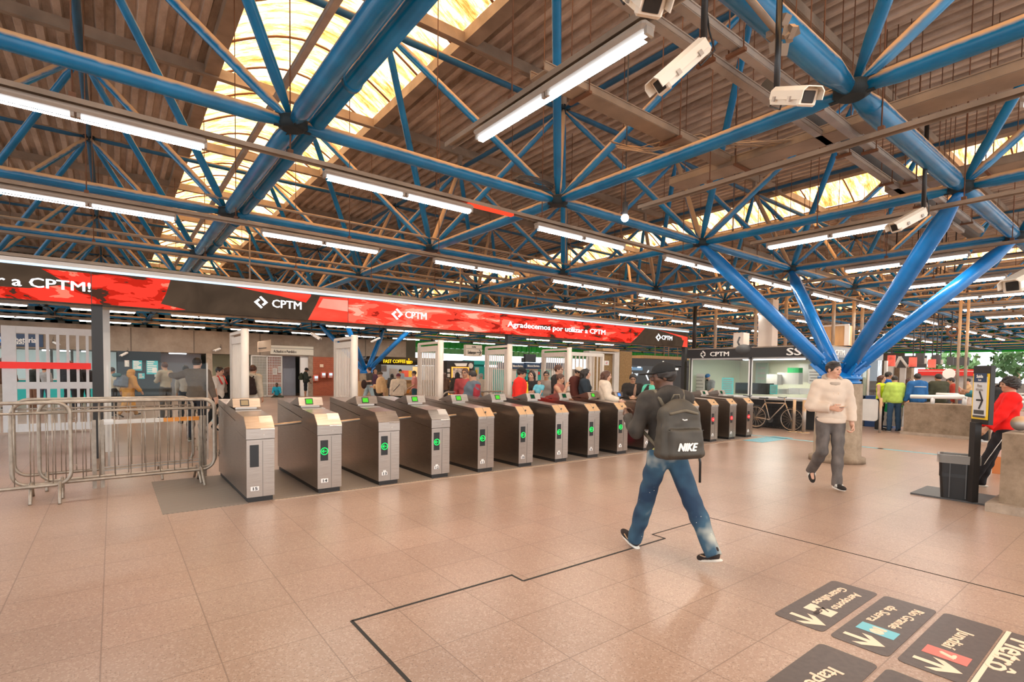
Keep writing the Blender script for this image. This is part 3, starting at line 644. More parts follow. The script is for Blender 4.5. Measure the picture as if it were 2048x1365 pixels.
# ================================================================ turnstiles
TW, TL = .30, 2.0
def turnstile_proto(kind):
    """kind 0: stepped housing with a separate head; kind 1: smooth lid"""
    t = thing('turnstile', 'x', 'turnstile')
    MB().box((TW/2, TL/2, .03), (TW-.03, TL-.04, .06)).obj('plinth', 'black', t)
    def side(poly, x0, x1, mb, mi=0):
        n = len(poly); vs = [(x0, y, z) for y, z in poly]+[(x1, y, z) for y, z in poly]
        mb.add(vs, [tuple(range(n)), tuple(range(2*n-1, n-1, -1))]+[(i, n+i, n+(i+1) % n, (i+1) % n) for i in range(n)], mi)
    if kind == 0:
        b = MB(); side([(0, .06), (0, .735), (.66, .80), (.66, .90), (TL, 1.04), (TL, .06)], 0, TW, b); b.obj('body', 'steel', t)
        h = MB(); side([(-.004, .742), (-.004, .868), (.13, .995), (.66, 1.03), (.66, .806)], -.004, TW+.004, h); h.obj('head', 'steel', t)
        c = MB(); side([(-.008, .868), (.13, 1.0), (.135, .996), (-.004, .862)], .0, TW/2-.002, c); side([(-.012, .852), (.13, 1.003), (.135, .996), (-.006, .848)], TW/2+.002, TW, c); c.obj('bevel_plate', 'steel', t)
        r = MB(); side([(.66, .91), (.66, 1.035), (TL, 1.12), (TL, 1.045)], 0, TW, r); r.obj('lid', 'steel', t)
        MB().cyl((TW*.62, -.008, .79), (TW*.62, 0, .79), .011, 10).obj('lock', 'gal', t)
    else:
        b = MB(); side([(0, .06), (0, .862), (.15, .955), (TL, 1.06), (TL, .06)], 0, TW, b); b.obj('body', 'steel', t)
        r = MB(); side([(-.003, .868), (.13, .998), (TL, 1.11), (TL, 1.066), (.15, .96), (-.003, .862)], -.004, TW+.004, r); r.obj('lid', 'steel', t)
        c = MB(); side([(-.012, .84), (-.012, .875), (.12, 1.004), (.125, .998), (-.004, .868), (-.004, .84)], .0, TW/2-.003, c); side([(-.012, .84), (-.012, .875), (.12, 1.004), (.125, .998), (-.004, .868), (-.004, .84)], TW/2+.003, TW, c); c.obj('bevel_plate', 'gal', t)
        MB().cyl((TW*.5, .03, .93), (TW*.5, .02, .95), .012, 10).obj('lock', 'dgrey', t)
    MB().box((.172, -.001, .39), (.003, .003, .66)).obj('door_seam', 'dgrey', t)
    # reader wedge on the lid
    y0 = .80; zt = 1.035; n = MB(); n.box((TW/2, y0+.13, zt+.005), (TW-.05, .22, .06)); n.obj('reader_neck', 'steel', t)
    rd = MB(); side([(y0-.03, zt+.035), (y0+.02, zt+.145), (y0+.05, zt+.15), (y0+.42, zt+.055), (y0+.42, zt+.035)], -.01, TW+.01, rd); ro = rd.obj('reader', 'steel', t)
    a = math.atan2(.11, .05); mx = Matrix.Translation((TW*.42, y0-.0075, zt+.09)) @ Matrix.Rotation(a, 4, 'X')
    MB().box((0, 0, 0), (.105, .09, .004), 0, mx).obj('bezel', 'blackp', ro)
    MB().box((0, 0, .002), (.082, .066, .004), 0, mx).obj('lcd', 'lcd_green', ro)
    # display window and number plate
    MB().box((.082, -.002, .545), (.096, .006, .26), 0, None, .004).obj('display_window', 'blackp', t)
    # arm tripod
    ar = MB().cyl((TW, .62, .80), (TW+.05, .62, .80), .07, 14).obj('hub', 'steel', t)
    MB().cyl((TW+.03, .60, .83), (TW+.47, .60, .86), .019, 10).obj('arm', 'gal', t)
    MB().cyl((TW+.03, .66, .77), (TW+.12, .86, .42), .019, 10).obj('arm', 'gal', t)
    return t
M['lcd_green'] = emit('lcd_green', (.12, .75, .05), .9); M['lcd_off'] = mat('lcd_brown', (.28, .2, .1), .3); M['lcd_dark'] = emit('lcd_dark_green', (.01, .08, .03), .8)
M['lcd_blue'] = emit('lcd_blue', (.12, .3, .9), 1.2); M['lcd_warm'] = emit('lcd_warm', (.9, .6, .25), .8); M['glow_g'] = emit('glow_green', (.01, 1, .12), 2.2); M['glow_r'] = emit('glow_red', (1, .03, .03), 3)
P0, P1 = turnstile_proto(0), turnstile_proto(1); kids(P0); kids(P1)
used = {0: False, 1: False}
scrn = ['lcd_off', 'lcd_green', 'lcd_green', 'lcd_green', 'lcd_green', 'lcd_green', 'lcd_dark', 'lcd_dark', 'lcd_green', 'lcd_blue', 'lcd_warm', 'lcd_warm', 'lcd_dark', 'lcd_dark', 'lcd_dark']
for k in range(15):
    kind = 0 if k < 4 else 1; pr = (P0, P1)[kind]
    o = copy_tree(pr) if used[kind] else pr
    if not used[kind]: used[kind] = True
    o.location = (1.211+.806*k+.0013*k*k, 6.63+.012*k, 0)
    num = 15-k
    lab = 'brushed steel turnstile plated %d with %s' % (num, 'a blank dark display, nearest at left' if k == 0 else ('a lit green arrow' if k < 11 else 'a lit red no-entry sign'))
    if k == 10: lab = 'brushed steel turnstile plated 5 hidden mostly behind the man with the backpack'
    if k == 11: lab = 'brushed steel turnstile plated 4 showing right beside the backpack'
    tag(o, lab, 'turnstile', 'turnstiles in a row')
    for ch in COL.objects:
        if ch.name.startswith('lcd') and ch.parent and ch.parent.parent is o: me = ch.data.copy(); me.materials[0] = M[scrn[k]]; ch.data = me
    MB().box((.085, -.002, .16), (.078, .004, .045)).box((.085, -.0022, .19 if k > 1 else .165), (.04, .004, .03)).obj('number_plate', 'white', o) if k > 1 else MB().box((.085, -.002, .16), (.088, .004, .05)).obj('number_plate', 'white', o)
    text_obj('numeral', str(num), .05, 'txtk', o, face(.085, -.0045, .158, S), .001, .0008, sx=1.3)
    if k > 0:
        g = 'glow_g' if k < 11 else 'glow_r'; mb = MB(); c = (.082, -.008, .535)
        mb.tube([(c[0]+.043*math.cos(a), c[1], c[2]+.043*math.sin(a)) for a in np.linspace(0, 2*math.pi, 25)[:-1]], .0042, 6, 0, True)
        if k < 11: mb.box(c, (.052, .005, .006)); mb.tube([(c[0]-.004, c[1], c[2]+.022), (c[0]-.028, c[1], c[2]), (c[0]-.004, c[1], c[2]-.022)], .0035, 5)
        else: mb.lathe((c[0], c[1]+.003, c[2]), (c[0], c[1]-.003, c[2]), [(0, .033), (.005, .033)], 20)
        mb.obj('arrow_light' if k < 11 else 'stop_light', g, o)
        if k >= 11: MB().box(c, (.044, .014, .010), 0, None).obj('stop_bar', 'white', o)
for k in range(-1, 14):
    if k < 0: x0, x1 = .40, 1.22
    else: x0 = 1.211+.806*k+.0013*k*k+TW-.02; x1 = 1.211+.806*(k+1)+.0013*(k+1)**2+.02
    y = 6.63+.012*k-.02
    o = bx('floor_mat', 'tread', x0, x1, y, y+2.0, -.002, .006)
    tag(o, 'dark ribbed floor mat beside the crowd barriers' if k < 0 else 'dark ribbed floor mat in the lane between turnstiles plated %d and %d' % (15-k, 14-k), 'floor mat', 'mats in the turnstile lanes')
o = bx('threshold_strip', 'gal', 1.5, 12.9, 6.58, 6.60, 0, .004); tag(o, 'thin metal strip on the floor along the turnstile fronts', 'floor strip')
# ================================================================ floor grooves, tactile line, floor decals
gm = 'rubber'
gv = MB()
for (x0, y0, x1, y1, w) in [(1.15, -1, 1.15, 3.115, .02), (1.15, 3.11, 2.40, 3.11, .02), (2.40, 2.97, 2.40, 3.12, .016), (2.40, 2.97, 4.13, 2.97, .02), (4.13, 2.97, 4.13, 3.12, .016), (4.13, 3.12, 5.14, 3.12, .012), (5.14, -2, 5.14, 3.12, .012)]:
    gv.box(((x0+x1)/2, (y0+y1)/2, .001), (max(abs(x1-x0), w), max(abs(y1-y0), w), .003))
struct(gv.obj('trim_2', 'rubber'), 'dark expansion joint line in the terrazzo floor')
tl = MB(); tl.box((13.4, 5.6, .002), (.12, 3.2, .004)).box((13.4, 0, .002), (.12, 8.2, .004)).box((12.9, 6.3, .002), (1.6, .5, .004)); tag(tl.obj('tactile_line', mat('tactile_blue', (.16, .38, .44), .7, noise=.2, scale=20)), 'pale blue tactile guide line on the floor behind the man in the hoodie', 'floor marking')
tag(bx('tactile_line', mat('tactile_blue_2', (.28, .42, .46), .7), 2.3, 2.7, 12, 20, 0, .004), 'faded blue tactile guide line on the floor beyond the crowd barriers', 'floor marking')
M['decal'] = mat('decal_dark', (.085, .063, .055), .42, noise=.2, scale=30)
M['cream'] = mat('decal_cream', (.80, .62, .46), .5)
M['dcyan'] = mat('decal_cyan', (.16, .48, .56), .5); M['dred'] = mat('decal_red', (.75, .16, .13), .5)
def decal(x0, x1, y0, y1, label, top, badge=None, bcol=None, arrow=True, plane=False, r=.035):
    """floor sticker; it is read from the far (+y) side: its right is -x, its up is -y ... writing stands with the tops of letters toward -x"""
    t = thing('floor_decal', label, 'floor decal', ((x0+x1)/2, (y0+y1)/2, .001), 0, 'floor stickers with train directions')
    w, h = x1-x0, y1-y0; poly = []
    for cx, cy, a0 in ((w/2-r, h/2-r, 0), (-w/2+r, h/2-r, 90), (-w/2+r, -h/2+r, 180), (w/2-r, -h/2+r, 270)):
        for k in range(5): a = math.radians(a0+k*22.5); poly.append((cx+r*math.cos(a), cy+r*math.sin(a)))
    MB().prism(poly, Matrix.Identity(4), .002).obj('panel', 'decal', t)
    # reading frame: right = DR, up = DU (mirror-free, tops of letters towards +y-ish viewer side)
    DR = Vector((-1, 0, 0)); DU = Vector((0, -1, 0)); Z = Vector((0, 0, 1))
    base = Matrix(((*DR, 0), (*DU, 0), (*Z, 0), (0, 0, 0, 1))).transposed()
    def at(u, v): return Matrix.Translation((u, v, .0025)) @ base
    for (s, u, v, sz, sx) in top: text_obj('lettering', s, sz, 'cream', t, at(u, v), .004, .0006, 'LEFT', sx=sx)
    if badge:
        bu, bv, bw, bh = badge[1:]; MB().box((bu, bv, .003), (bw, bh, .001)).obj('badge', bcol, t)
        if badge[0]: text_obj('numeral', badge[0], .10, 'cream', t, Matrix.Translation((bu, bv, .0035)) @ base, .005, .0006)
    if plane:
        u, v = plane; mb = MB(); mb.box((u, v, .003), (.115, .17, .001)); mb.obj('badge', 'cream', t)
        pl2 = MB(); 
        for p in ([(-.03, -.045), (-.015, -.045), (.035, .035), (.02, .045)], [(-.05, .02), (.0, -.012), (.01, .004), (-.03, .035)], [(.0, -.01), (.045, -.03), (.05, -.02), (.015, .015)]): pl2.prism(p, Matrix.Translation((u+.035, v, .0036)), .0006)
        pl2.obj('plane_symbol', 'decal', t); text_obj('lettering', 'GRU', .045, 'decal', t, Matrix.Translation((u-.045, v, .0036)) @ base, .002, .0005)
    if arrow:
        u, v = arrow; ab = MB()   # arrow pointing down-right in the reading frame (towards the viewer's lower right)
        for p in ([(.115, .018), (-.02, .018), (.045, .080), (-.005, .080), (-.10, 0), (-.005, -.080), (.045, -.080), (-.02, -.018), (.115, -.018)],):
            m2 = Matrix.Rotation(math.radians(90), 4, 'Z'); ab.prism(p, Matrix.Translation((u, v, .003)) @ m2, .0006)
        ab.obj('arrow', 'cream', t)
    return t
G = lambda px, py: on(px, py, .0035, 2)
def word(t, s_, a, b, h, bold=.012): fit_text('lettering', s_, G(*a), G(*b), h, 'cream', t, (0, 0, 1), bold, .0006)
def loc(x0, x1, y0, y1, px, py): p = G(px, py); return (p.x-(x0+x1)/2, p.y-(y0+y1)/2)
def plate(lab, x0, x1, y0, y1, arrow=None, badge=None, bcol=None, plane=None):
    return decal(x0, x1, y0, y1, lab, [], (badge[0], *loc(x0, x1, y0, y1, *badge[1]), .12, .20) if badge else None, bcol, loc(x0, x1, y0, y1, *arrow) if arrow else None, loc(x0, x1, y0, y1, *plane) if plane else False)
t = plate('dark floor sticker with plane symbol and writing, farthest of the group', 3.385, 4.33, 1.285, 1.585, (1618, 1240), plane=(1641, 1221))
word(t, 'Aeroporto', (1716, 1189), (1668, 1219), .06); word(t, 'Guarulhos', (1688, 1178), (1630, 1208), .06)
t = plate('dark floor sticker with a pale blue badge numbered 10', 3.375, 4.33, .945, 1.245, (1731, 1281), ('10', (1755, 1262)), 'dcyan')
word(t, 'Rio Grande', (1838, 1223), (1784, 1258), .06); word(t, 'da Serra', (1788, 1215), (1740, 1243), .06)
t = plate('dark floor sticker with a red badge numbered 7', 3.385, 4.34, .62, .91, (1878, 1332), ('7', (1893, 1311)), 'dred')
word(t, 'Jundiaí', (1935, 1265), (1894, 1297), .07)
t = plate('dark floor sticker with broad worn writing and a white edge line, rightmost', 3.385, 4.34, .0, .61, None)
word(t, 'Metrô', (2048, 1285), (1992, 1342), .13); o_ = MB().box((0, .29, .003), (.94, .022, .0012)).obj('edge_line', 'cream', t)
t = plate('dark floor sticker with the word Itapevi cut by the bottom edge of the picture', 2.30, 3.24, .945, 1.24, (1560, 1420))
word(t, 'Itapevi', (1672, 1341), (1600, 1384), .08)
t = plate('dark floor sticker at the bottom edge, only its far corner showing', 2.30, 3.25, .62, .91, (1900, 1400))
# ================================================================ crowd barriers
def barrier(p0, p1, label, h=1.14, feet=(.25, .9), bars=12, group='crowd-control barriers', r=.02, z0=.18, m='pipe', rc=.14):
    p0, p1 = Vector((*p0, 0)), Vector((*p1, 0)); L_ = (p1-p0).length; t = thing('crowd_barrier', label, 'barrier', tuple(p0), math.atan2(p1.y-p0.y, p1.x-p0.x), group)
    pts = []
    for cx, cz, a0 in ((L_-rc, h-rc, 0), (rc, h-rc, 90), (rc, z0+rc, 180), (L_-rc, z0+rc, 270)):
        for k in range(6): a = math.radians(a0+18*k); pts.append((cx+rc*math.cos(a), 0, cz+rc*math.sin(a)))
    MB().tube(pts, r, 10, 0, True).obj('frame', m, t)
    MB().cyl((r, 0, h-.12), (L_-r, 0, h-.12), .013, 8).obj('rail', m, t)
    for k in range(bars):
        x = L_*(k+1)/(bars+1); MB().cyl((x, 0, z0), (x, 0, h-.01), .0052, 6).obj('bar', m, t)
    for x in feet:
        x = x if x > 1e-6 and x < L_ else L_-.15
        f = MB().tube([(x, -.27, .0), (x, -.05, z0+.02), (x, .05, z0+.02), (x, .27, 0)], .017, 8); f.obj('foot', m, t)
    for z in (.4, .95): MB().tube([(L_, 0, z), (L_+.05, 0, z), (L_+.05, 0, z-.06)], .006, 5).obj('hook', m, t)
    return t
barrier((-.92, 8.14), (1.10, 8.22), 'galvanised crowd barrier standing nearest, its frame spanning left of the turnstiles', feet=(.16, 1.86))
barrier((-2.5, 7.95), (-.40, 8.03), 'galvanised crowd barrier cut by the left edge, nearest the viewer', feet=(.25, 2.0))
barrier((-.70, 8.33), (1.14, 8.42), 'galvanised crowd barrier second from the front, its right end by the first turnstile', feet=(.2, 1.62))
barrier((-.98, 8.9), (.93, 9.0), 'galvanised crowd barrier third back with its rounded right end showing', feet=(.3, 1.5))
barrier((5.72, 10.0), (7.85, 10.1), 'galvanised crowd barrier behind the turnstiles by the big man', bars=14, h=1.12)
barrier((7.95, 9.9), (10.1, 9.4), 'galvanised crowd barrier behind the turnstiles in front of the red jacket', bars=14, h=1.12)
g = thing('low_gate', 'low steel gate frame with an orange banded top rail behind the barriers', 'gate', (-.20, 8.55, 0), math.atan2(.15, 1.2))
for x_ in (0, .08, 1.2, 1.25): MB().box((x_, 0, .44), (.04, .05, .88)).obj('post', 'pipe', g)
MB().box((.45, 0, .845), (.8, .03, .055)).obj('top_rail', 'lgrey', g); MB().box((.97, 0, .845), (.44, .034, .055)).obj('orange_band', 'orange', g)
MB().box((.62, 0, .22), (1.15, .02, .02)).box((.62, 0, .26), (1.15, .02, .015)).obj('bottom_rail', 'gal', g)
MB().box((.14, -.02, .85), (.11, .004, .07)).obj('label_plate', 'white', g)
# ================================================================ swing gates behind the turnstiles
def swing_gate(name, x, y, L_, h, label, ang, post_w=.16, nb=9, m='gatep', group='grey gates behind the turnstiles'):
    """post at the near end (origin), leaf running along local +y"""
    t = thing(name, label, 'gate', (x, y, 0), ang, group)
    MB().lathe((0, 0, 0), (0, 0, h), [(0, post_w/2), (h, post_w/2)], 16).obj('post', m, t)
    MB().box((0, L_+.02, h/2-.02), (.06, .05, h-.04)).obj('far_post', m, t)
    MB().box((0, L_/2, h-.045), (.07, L_, .05)).obj('header', m, t)
    lf = MB(); lf.box((0, L_/2+.03, h-.17), (.045, L_-.18, .12)).box((0, L_/2+.03, .12), (.045, L_-.18, .12)).box((0, L_/2+.03, .92), (.045, L_-.18, .10))
    lf.box((0, .13, h/2-.03), (.045, .09, h-.2)).box((0, L_-.05, h/2-.03), (.045, .07, h-.2)); lo = lf.obj('leaf', m, t)
    for k in range(nb):
        yy = .2+(L_-.28)*(k+.5)/nb
        MB().box((0, yy, .52), (.02, .018, .74)).box((0, yy, (h-.22+.97)/2), (.02, .018, h-.22-.97)).obj('bar', m, lo)
    return t
GL = ['grey slatted gate standing open behind the turnstile plated 15', 'grey slatted gate standing open behind the turnstile plated 14, its latch post rounded', 'grey slatted gate standing open behind the turnstile plated 12', 'grey slatted gate standing beside the black post of the screens', 'grey slatted gate behind the man in the leather jacket']
for i, (c, l) in enumerate([(490, 461), (709, 668), (881, 835), (1019, 969), (1138, 1082)]):
    px_ = on(c, 750, 9.72, 1).x; qx = on(l+3, 750, 10.82, 1).x
    swing_gate('swing_gate', px_, 9.72, 1.08, 2.24, GL[i], math.atan2(-(qx-px_), 1.1), .125)
# fixed slatted panel between gates and the brown board kiosk
for (pa, pb, Y, h, lb) in [((1140, 712), (1205, 715), 10.4, 2.2, 'grey slatted fence panel left of the brown board')]:
    xa, xb = on(pa[0], 720, Y, 1).x, on(pb[0], 720, Y, 1).x; t = thing('fence_panel', lb, 'fence', (xa, Y, 0)); w = xb-xa
    MB().box((w/2, 0, 2.12), (w, .05, .1)).box((w/2, 0, .95), (w, .05, .08)).box((w/2, 0, .1), (w, .05, .1)).box((w, 0, 1.08), (.08, .06, 2.16)).obj('frame', 'gatep', t)
    for k in range(9): MB().box((w*(k+.5)/9, 0, 1.1), (.03, .03, 2)).obj('bar', 'gatep', t)
# white double gate at left
M['wg'] = mat('white_gate_paint', (.74, .74, .74), .4, noise=.05)
for (x0, x1, lb) in [(-3.95, -2.02, 'white barred gate panel cut by the left edge, red tape across it'), (-1.97, -.06, 'white barred gate panel left of the black post, red tape across it')]:
    Y = 16.4; t = thing('white_gate', lb, 'gate', (x0, Y, 0), 0, 'white barred gate panels'); w = x1-x0; H_ = 2.48
    MB().box((w/2, 0, H_-.08), (w, .06, .16)).box((w/2, 0, .14), (w, .06, .18)).box((w/2, 0, 1.12), (w, .06, .16)).box((.12, 0, H_/2+.02), (.239, .07, H_-.07)).box((w-.04, 0, H_/2+.02), (.079, .07, H_-.07)).obj('frame', 'wg', t)
    for k in range(8): xx = .24+(w-.3)*(k+1)/9; MB().box((xx, 0, .62), (.055, .04, .86)).box((xx, 0, 1.76), (.055, .04, 1.14)).obj('bar', 'wg', t)
    if x0 > -3: MB().box((.1, -.04, .06), (.04, .03, .12)).obj('wheel', 'black', t)
xa, xb = on(-60, 735, 16.2, 1).x, on(182, 738, 16.2, 1).x
tag(MB().box(((xa+xb)/2, 16.33, 1.585), (xb-xa, .012, .15)).obj('warning_tape', mat('tape_red', (.9, .03, .02), .5, em=.25)), 'bright red tape band stretched across the white gates', 'tape')
px_ = on(210, 700, 13.3, 1); t = thing('panel_post', 'beige steel panel post standing right behind the black post at left', 'post', (on(209, 700, 12.2, 1).x, 12.2, 0))
MB().box((0, 0, 1.3), (.17, .1, 2.62)).obj('post', 'lgrey', t)
t = thing('glass_screen', 'clear glass screen panel behind the barriers in front of the man in grey', 'glass panel', (on(215, 740, 10.3, 1).x, 10.3, 0)); w_ = on(414, 740, 10.3, 1).x-on(215, 740, 10.3, 1).x
MB().box((w_/2, 0, .9), (w_, .012, 1.5)).obj('glass', 'glassy', t); MB().box((0, 0, .83), (.03, .04, 1.66)).obj('post', 'gal', t); MB().box((w_, 0, .83), (.02, .03, 1.66)).obj('post', 'gal', t)
# ================================================================ surveillance cameras
def cctv(p, yaw, pitch, label, L_=.46, s=1.0, drop=.9, m='camw'):
    """housing with its window at +x end; mount at the rear; p = middle of the housing"""
    t = thing('surveillance_camera', label, 'camera', tuple(p)); R_ = Matrix.Rotation(yaw, 4, 'Z') @ Matrix.Rotation(pitch, 4, 'Y') @ Matrix.Scale(s, 4)
    oct_ = [(-.055, -.06), (.055, -.06), (.07, -.02), (.07, .035), (.045, .06), (-.045, .06), (-.07, .035), (-.07, -.02)]
    b = MB(); K = Matrix(((0, 0, 1, 0), (1, 0, 0, 0), (0, 1, 0, 0), (0, 0, 0, 1)))
    b.prism([(a*.93, c*.93) for a, c in oct_], R_ @ Matrix.Translation((-L_/2, 0, 0)) @ K, L_-.02); b.obj('housing', m, t)
    h = MB(); hood = [(-.078, -.02), (-.078, .038), (-.05, .068), (.05, .068), (.078, .038), (.078, -.02), (.072, -.02), (.072, .035), (.046, .061), (-.046, .061), (-.072, .035), (-.072, -.02)]
    h.prism(hood, R_ @ Matrix.Translation((-L_/2+.02, 0, 0)) @ K, L_+.04); h.obj('hood', m, t)
    f = MB(); f.box((L_/2-.012, 0, -.002), (.03, .14, .125), 0, R_, .02); f.obj('front_frame', m, t)
    MB().box((L_/2+.006, 0, -.002), (.01, .085, .078), 0, R_, .004).obj('window', 'blackp', t)
    for xx in (-.12, .12):
        for sy in (-1, 1): MB().box((xx, sy*.083, -.018), (.035, .012, .035), 0, R_).obj('latch', 'gal', t)
    rear = R_ @ Vector((-L_/2-.03, 0, .0)); top = rear+Vector((0, 0, drop))
    MB().box((-L_/2-.03, 0, .0), (.09, .05, .11), 0, R_, .015).obj('bracket', m, t)
    MB().cyl(tuple(rear), tuple(top), .024*s, 12).obj('drop_pole', 'blackp', t)
    cp = [rear+Vector((.02, 0, .25)), R_ @ Vector((-L_/2-.12, .02, .05)), R_ @ Vector((-L_/2-.10, .0, -.07)), R_ @ Vector((-L_/2+.08, 0, -.085)), R_ @ Vector((-L_/2+.08, 0, -.05))]
    MB().tube(cp, .006, 6).obj('cable', 'blackp', t)
    return t
v2 = lambda a, b: (Vector(b)-Vector(a))
def cam_between(rear, front, label, drop, k=1, m='camw'):
    d = v2(rear, front); L_ = d.length; s = L_/.46*k; yaw = math.atan2(d.y, d.x); pitch = -math.asin(d.z/L_)
    return cctv((Vector(rear)+Vector(front))/2, yaw, pitch, label, .46, s, drop, m)
cam_between(dep(1404, 96, 3.37), dep(1318, 172, 3.27), 'cream hooded surveillance camera pointing down left on a black pole, at top right of centre', 1.3, .95)
cam_between(dep(1552, 194, 3.3), dep(1622, 193, 2.93), 'cream hooded surveillance camera pointing right on a black pole beside the thick chord', .62, .86)
cam_between(dep(1250, -40, 2.25), dep(1305, 4, 2.0), 'cream surveillance camera cut by the top edge above the big light', .6)
cam_between(dep(1843, 426, 6.1), dep(1790, 455, 6.0), 'pale surveillance camera on a pole under the right-hand node', 1.0)
cam_between(dep(2075, 545, 7.5), dep(2025, 572, 7.2), 'pale surveillance camera at the right edge of the picture', 1.2)
cam_between(dep(624, 668, 20), dep(639, 678, 19.9), 'white surveillance camera hung left of the second grey gate', 1.9, m='white')
cam_between(dep(758, 677, 20), dep(744, 684, 19.9), 'white surveillance camera clamped on the distant blue arm', 1.9, m='white')
cam_between(on(440, 698, 32.9, 1), on(429, 702, 32.7, 1), 'white surveillance camera on the concrete beam right of the grey-shirted man', .12, m='white')
cam_between(on(254, 706, 32.9, 1), on(242, 712, 32.7, 1), 'white surveillance camera under the beam by the teal posters', .12, m='white')
cam_between(on(107, 685, 32.9, 1), on(118, 690, 32.7, 1), 'white surveillance camera behind the white gate bars', .12, m='white')
mnt = thing('mount_clamp', 'cluster of dusty clamps and pipe holding the camera pole at the thick chord', 'clamp', tuple(dep(1560, 70, 3.42)))
k = MB()
for i in range(9): k.box((random.uniform(-.09, .09), random.uniform(-.05, .05), random.uniform(-.05, .05)), (.07, .05, .04), 0, rotm(i, i*.7, i*1.3))
k.obj('clamp', 'tan', mnt); MB().cyl((-.02, 0, 0), tuple(dep(1485, -20, 3.3)-dep(1560, 70, 3.42)), .022, 8).obj('arm', 'tan', mnt)
# ================================================================ back wall beyond the turnstiles (y = 33)
YB = 33.0
def xz(px, py, Y=YB): p = on(px, py, Y, 1); return p.x, p.z
def wr(name, m, px0, px1, py0, py1, Y=YB, th=.1, parent=None, bev=0):
    """upright slab facing the viewer side on plane y=Y covering picture columns px0..px1 and rows py0..py1"""
    pm = (px0+px1)/2; x0 = on(px0, (py0+py1)/2, Y, 1).x; x1 = on(px1, (py0+py1)/2, Y, 1).x; z1 = on(pm, py0, Y, 1).z; z0 = on(pm, py1, Y, 1).z if py1 < 900 else 0
    return bx(name, m, x0, x1, Y, Y+th, max(z0, 0), z1, parent, bev)
xw1 = on(812, 700, YB, 1).x
wb_ = struct(bx('wall_back', 'beam', -16, xw1, YB, YB+.5, 2.42, 3.66), 'long plain concrete beam wall over the ticket office')
struct(bx('ceiling', 'grey', -16, xw1, YB+.5, YB+4.4, 2.42, 2.5), 'low plain ceiling inside the ticket office')
jn = MB()
for px in (262, 388, 520, 731): x = on(px, 690, YB, 1).x; jn.box((x, YB-.006, 3.03), (.05, .012, 1.2))
struct(jn.obj('trim_3', mat('joint_dark', (.13, .10, .075), .8)), 'dark joints in the concrete beam')
def seg(px0, px1, m, name='wall_back', z1=2.42, y=YB, th=.2, label=None): x0, x1 = on(px0, 750, YB, 1).x, on(px1, 750, YB, 1).x; return struct(bx(name, m, x0, x1, y, y+th, 0, z1), label)
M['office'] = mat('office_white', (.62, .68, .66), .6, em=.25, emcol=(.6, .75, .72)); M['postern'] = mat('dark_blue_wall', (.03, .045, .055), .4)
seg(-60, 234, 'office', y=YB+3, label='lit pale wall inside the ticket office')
seg(235, 322, 'postern', label='dark blue wall panel with teal posters'); seg(323, 412, mat('grey_room', (.42, .42, .44), .6), y=YB+2, label='grey wall of the open room')
seg(413, 425, 'plank'); seg(425, 500, mat('khaki_grille', (.30, .29, .18), .6), y=YB+1.2); seg(545, 572, 'brick', y=YB+1); seg(572, 602, mat('grey_shutter', (.40, .42, .48), .45, noise=.25, scale=10, stretch=(14, 1, .2)), y=YB+1.2)
seg(500, 545, mat('pale_room', (.36, .38, .28), .6), y=YB+1.6)
d1 = seg(602, 617, 'white', 'door_1', y=YB+.1); seg(617, 626, 'plank'); seg(626, 735, 'brick')
struct(bx('wall_back', mat('rear_dark', (.10, .11, .10), .7), -16, xw1+3, YB+4.5, YB+4.7, 0, 7.3), 'dim rear wall')
seg(-40, -20, 'conc'); 
for px in (28, 101, 142): seg(px, px+5, 'dgrey', 'trim_4')
cb = thing('ticket_counter', 'teal-fronted ticket counter behind the white gates', 'counter', (on(100, 760, YB-.4, 1).x, YB-.4, 0)); x0 = on(-60, 760, YB-.4, 1).x; x1 = on(205, 760, YB-.4, 1).x
bx('front', 'teal', x0, x1, YB-.4, YB-.2, 0, .95, cb); bx('top', 'lgrey', x0, x1, YB-.5, YB-.02, .95, 1.0, cb); bx('glass', 'glassy', x0, x1, YB-.25, YB-.23, 1.0, 2.3, cb)
def board(name, label, cat, px0, px1, py0, py1, m, Y=YB-.06, th=.05, lines=(), group=None):
    p = on((px0+px1)/2, (py0+py1)/2, Y, 1); t = thing(name, label, cat, tuple(p), 0, group); wr('board', m, px0, px1, py0, py1, Y, th, t); return t
def lines_on(t, px0, px1, rows, Y, m='txtk', h=.04):
    mb = MB()
    for py, f in rows:
        a = on(px0, py, Y, 1); b = on(px0+(px1-px0)*f, py, Y, 1); mb.box(((a.x+b.x)/2, Y-.006, a.z), (b.x-a.x, .008, h))
    o = mb.obj('printed_lines', m, t); o.matrix_local = t.matrix_basis.inverted(); return o
t = board('ticket_office_sign', 'navy ticket office sign with wheelchair symbol behind the white gate bars', 'sign', -15, 86, 668, 693, 'navy')
fit_text('lettering', 'Bilheteria', on(16, 679.5, YB-.07, 1), on(72, 681.5, YB-.07, 1), .26, 'txtw', t, FY, .01, .004); fit_text('lettering', 'Tickets', on(22, 686.5, YB-.07, 1), on(48, 687, YB-.07, 1), .12, 'txtw', t, FY, .01, .004)
wr('badge', mat('access_blue', (.05, .3, .75), .5), -1, 11.5, 674, 684, YB-.068, .01, t)
mb = MB(); c = on(5, 679, YB-.08, 1); mb.tube([(c.x-.08+.09*math.cos(a), c.y, c.z-.05+.09*math.sin(a)) for a in np.linspace(-2.6, 1.6, 12)], .012, 5); mb.tube([(c.x-.08, c.y, c.z+.12), (c.x-.06, c.y, c.z), (c.x+.05, c.y, c.z-.01), (c.x+.1, c.y, c.z-.12)], .012, 5)
o = mb.obj('wheelchair_symbol', 'white', t); o.matrix_local = t.matrix_basis.inverted()
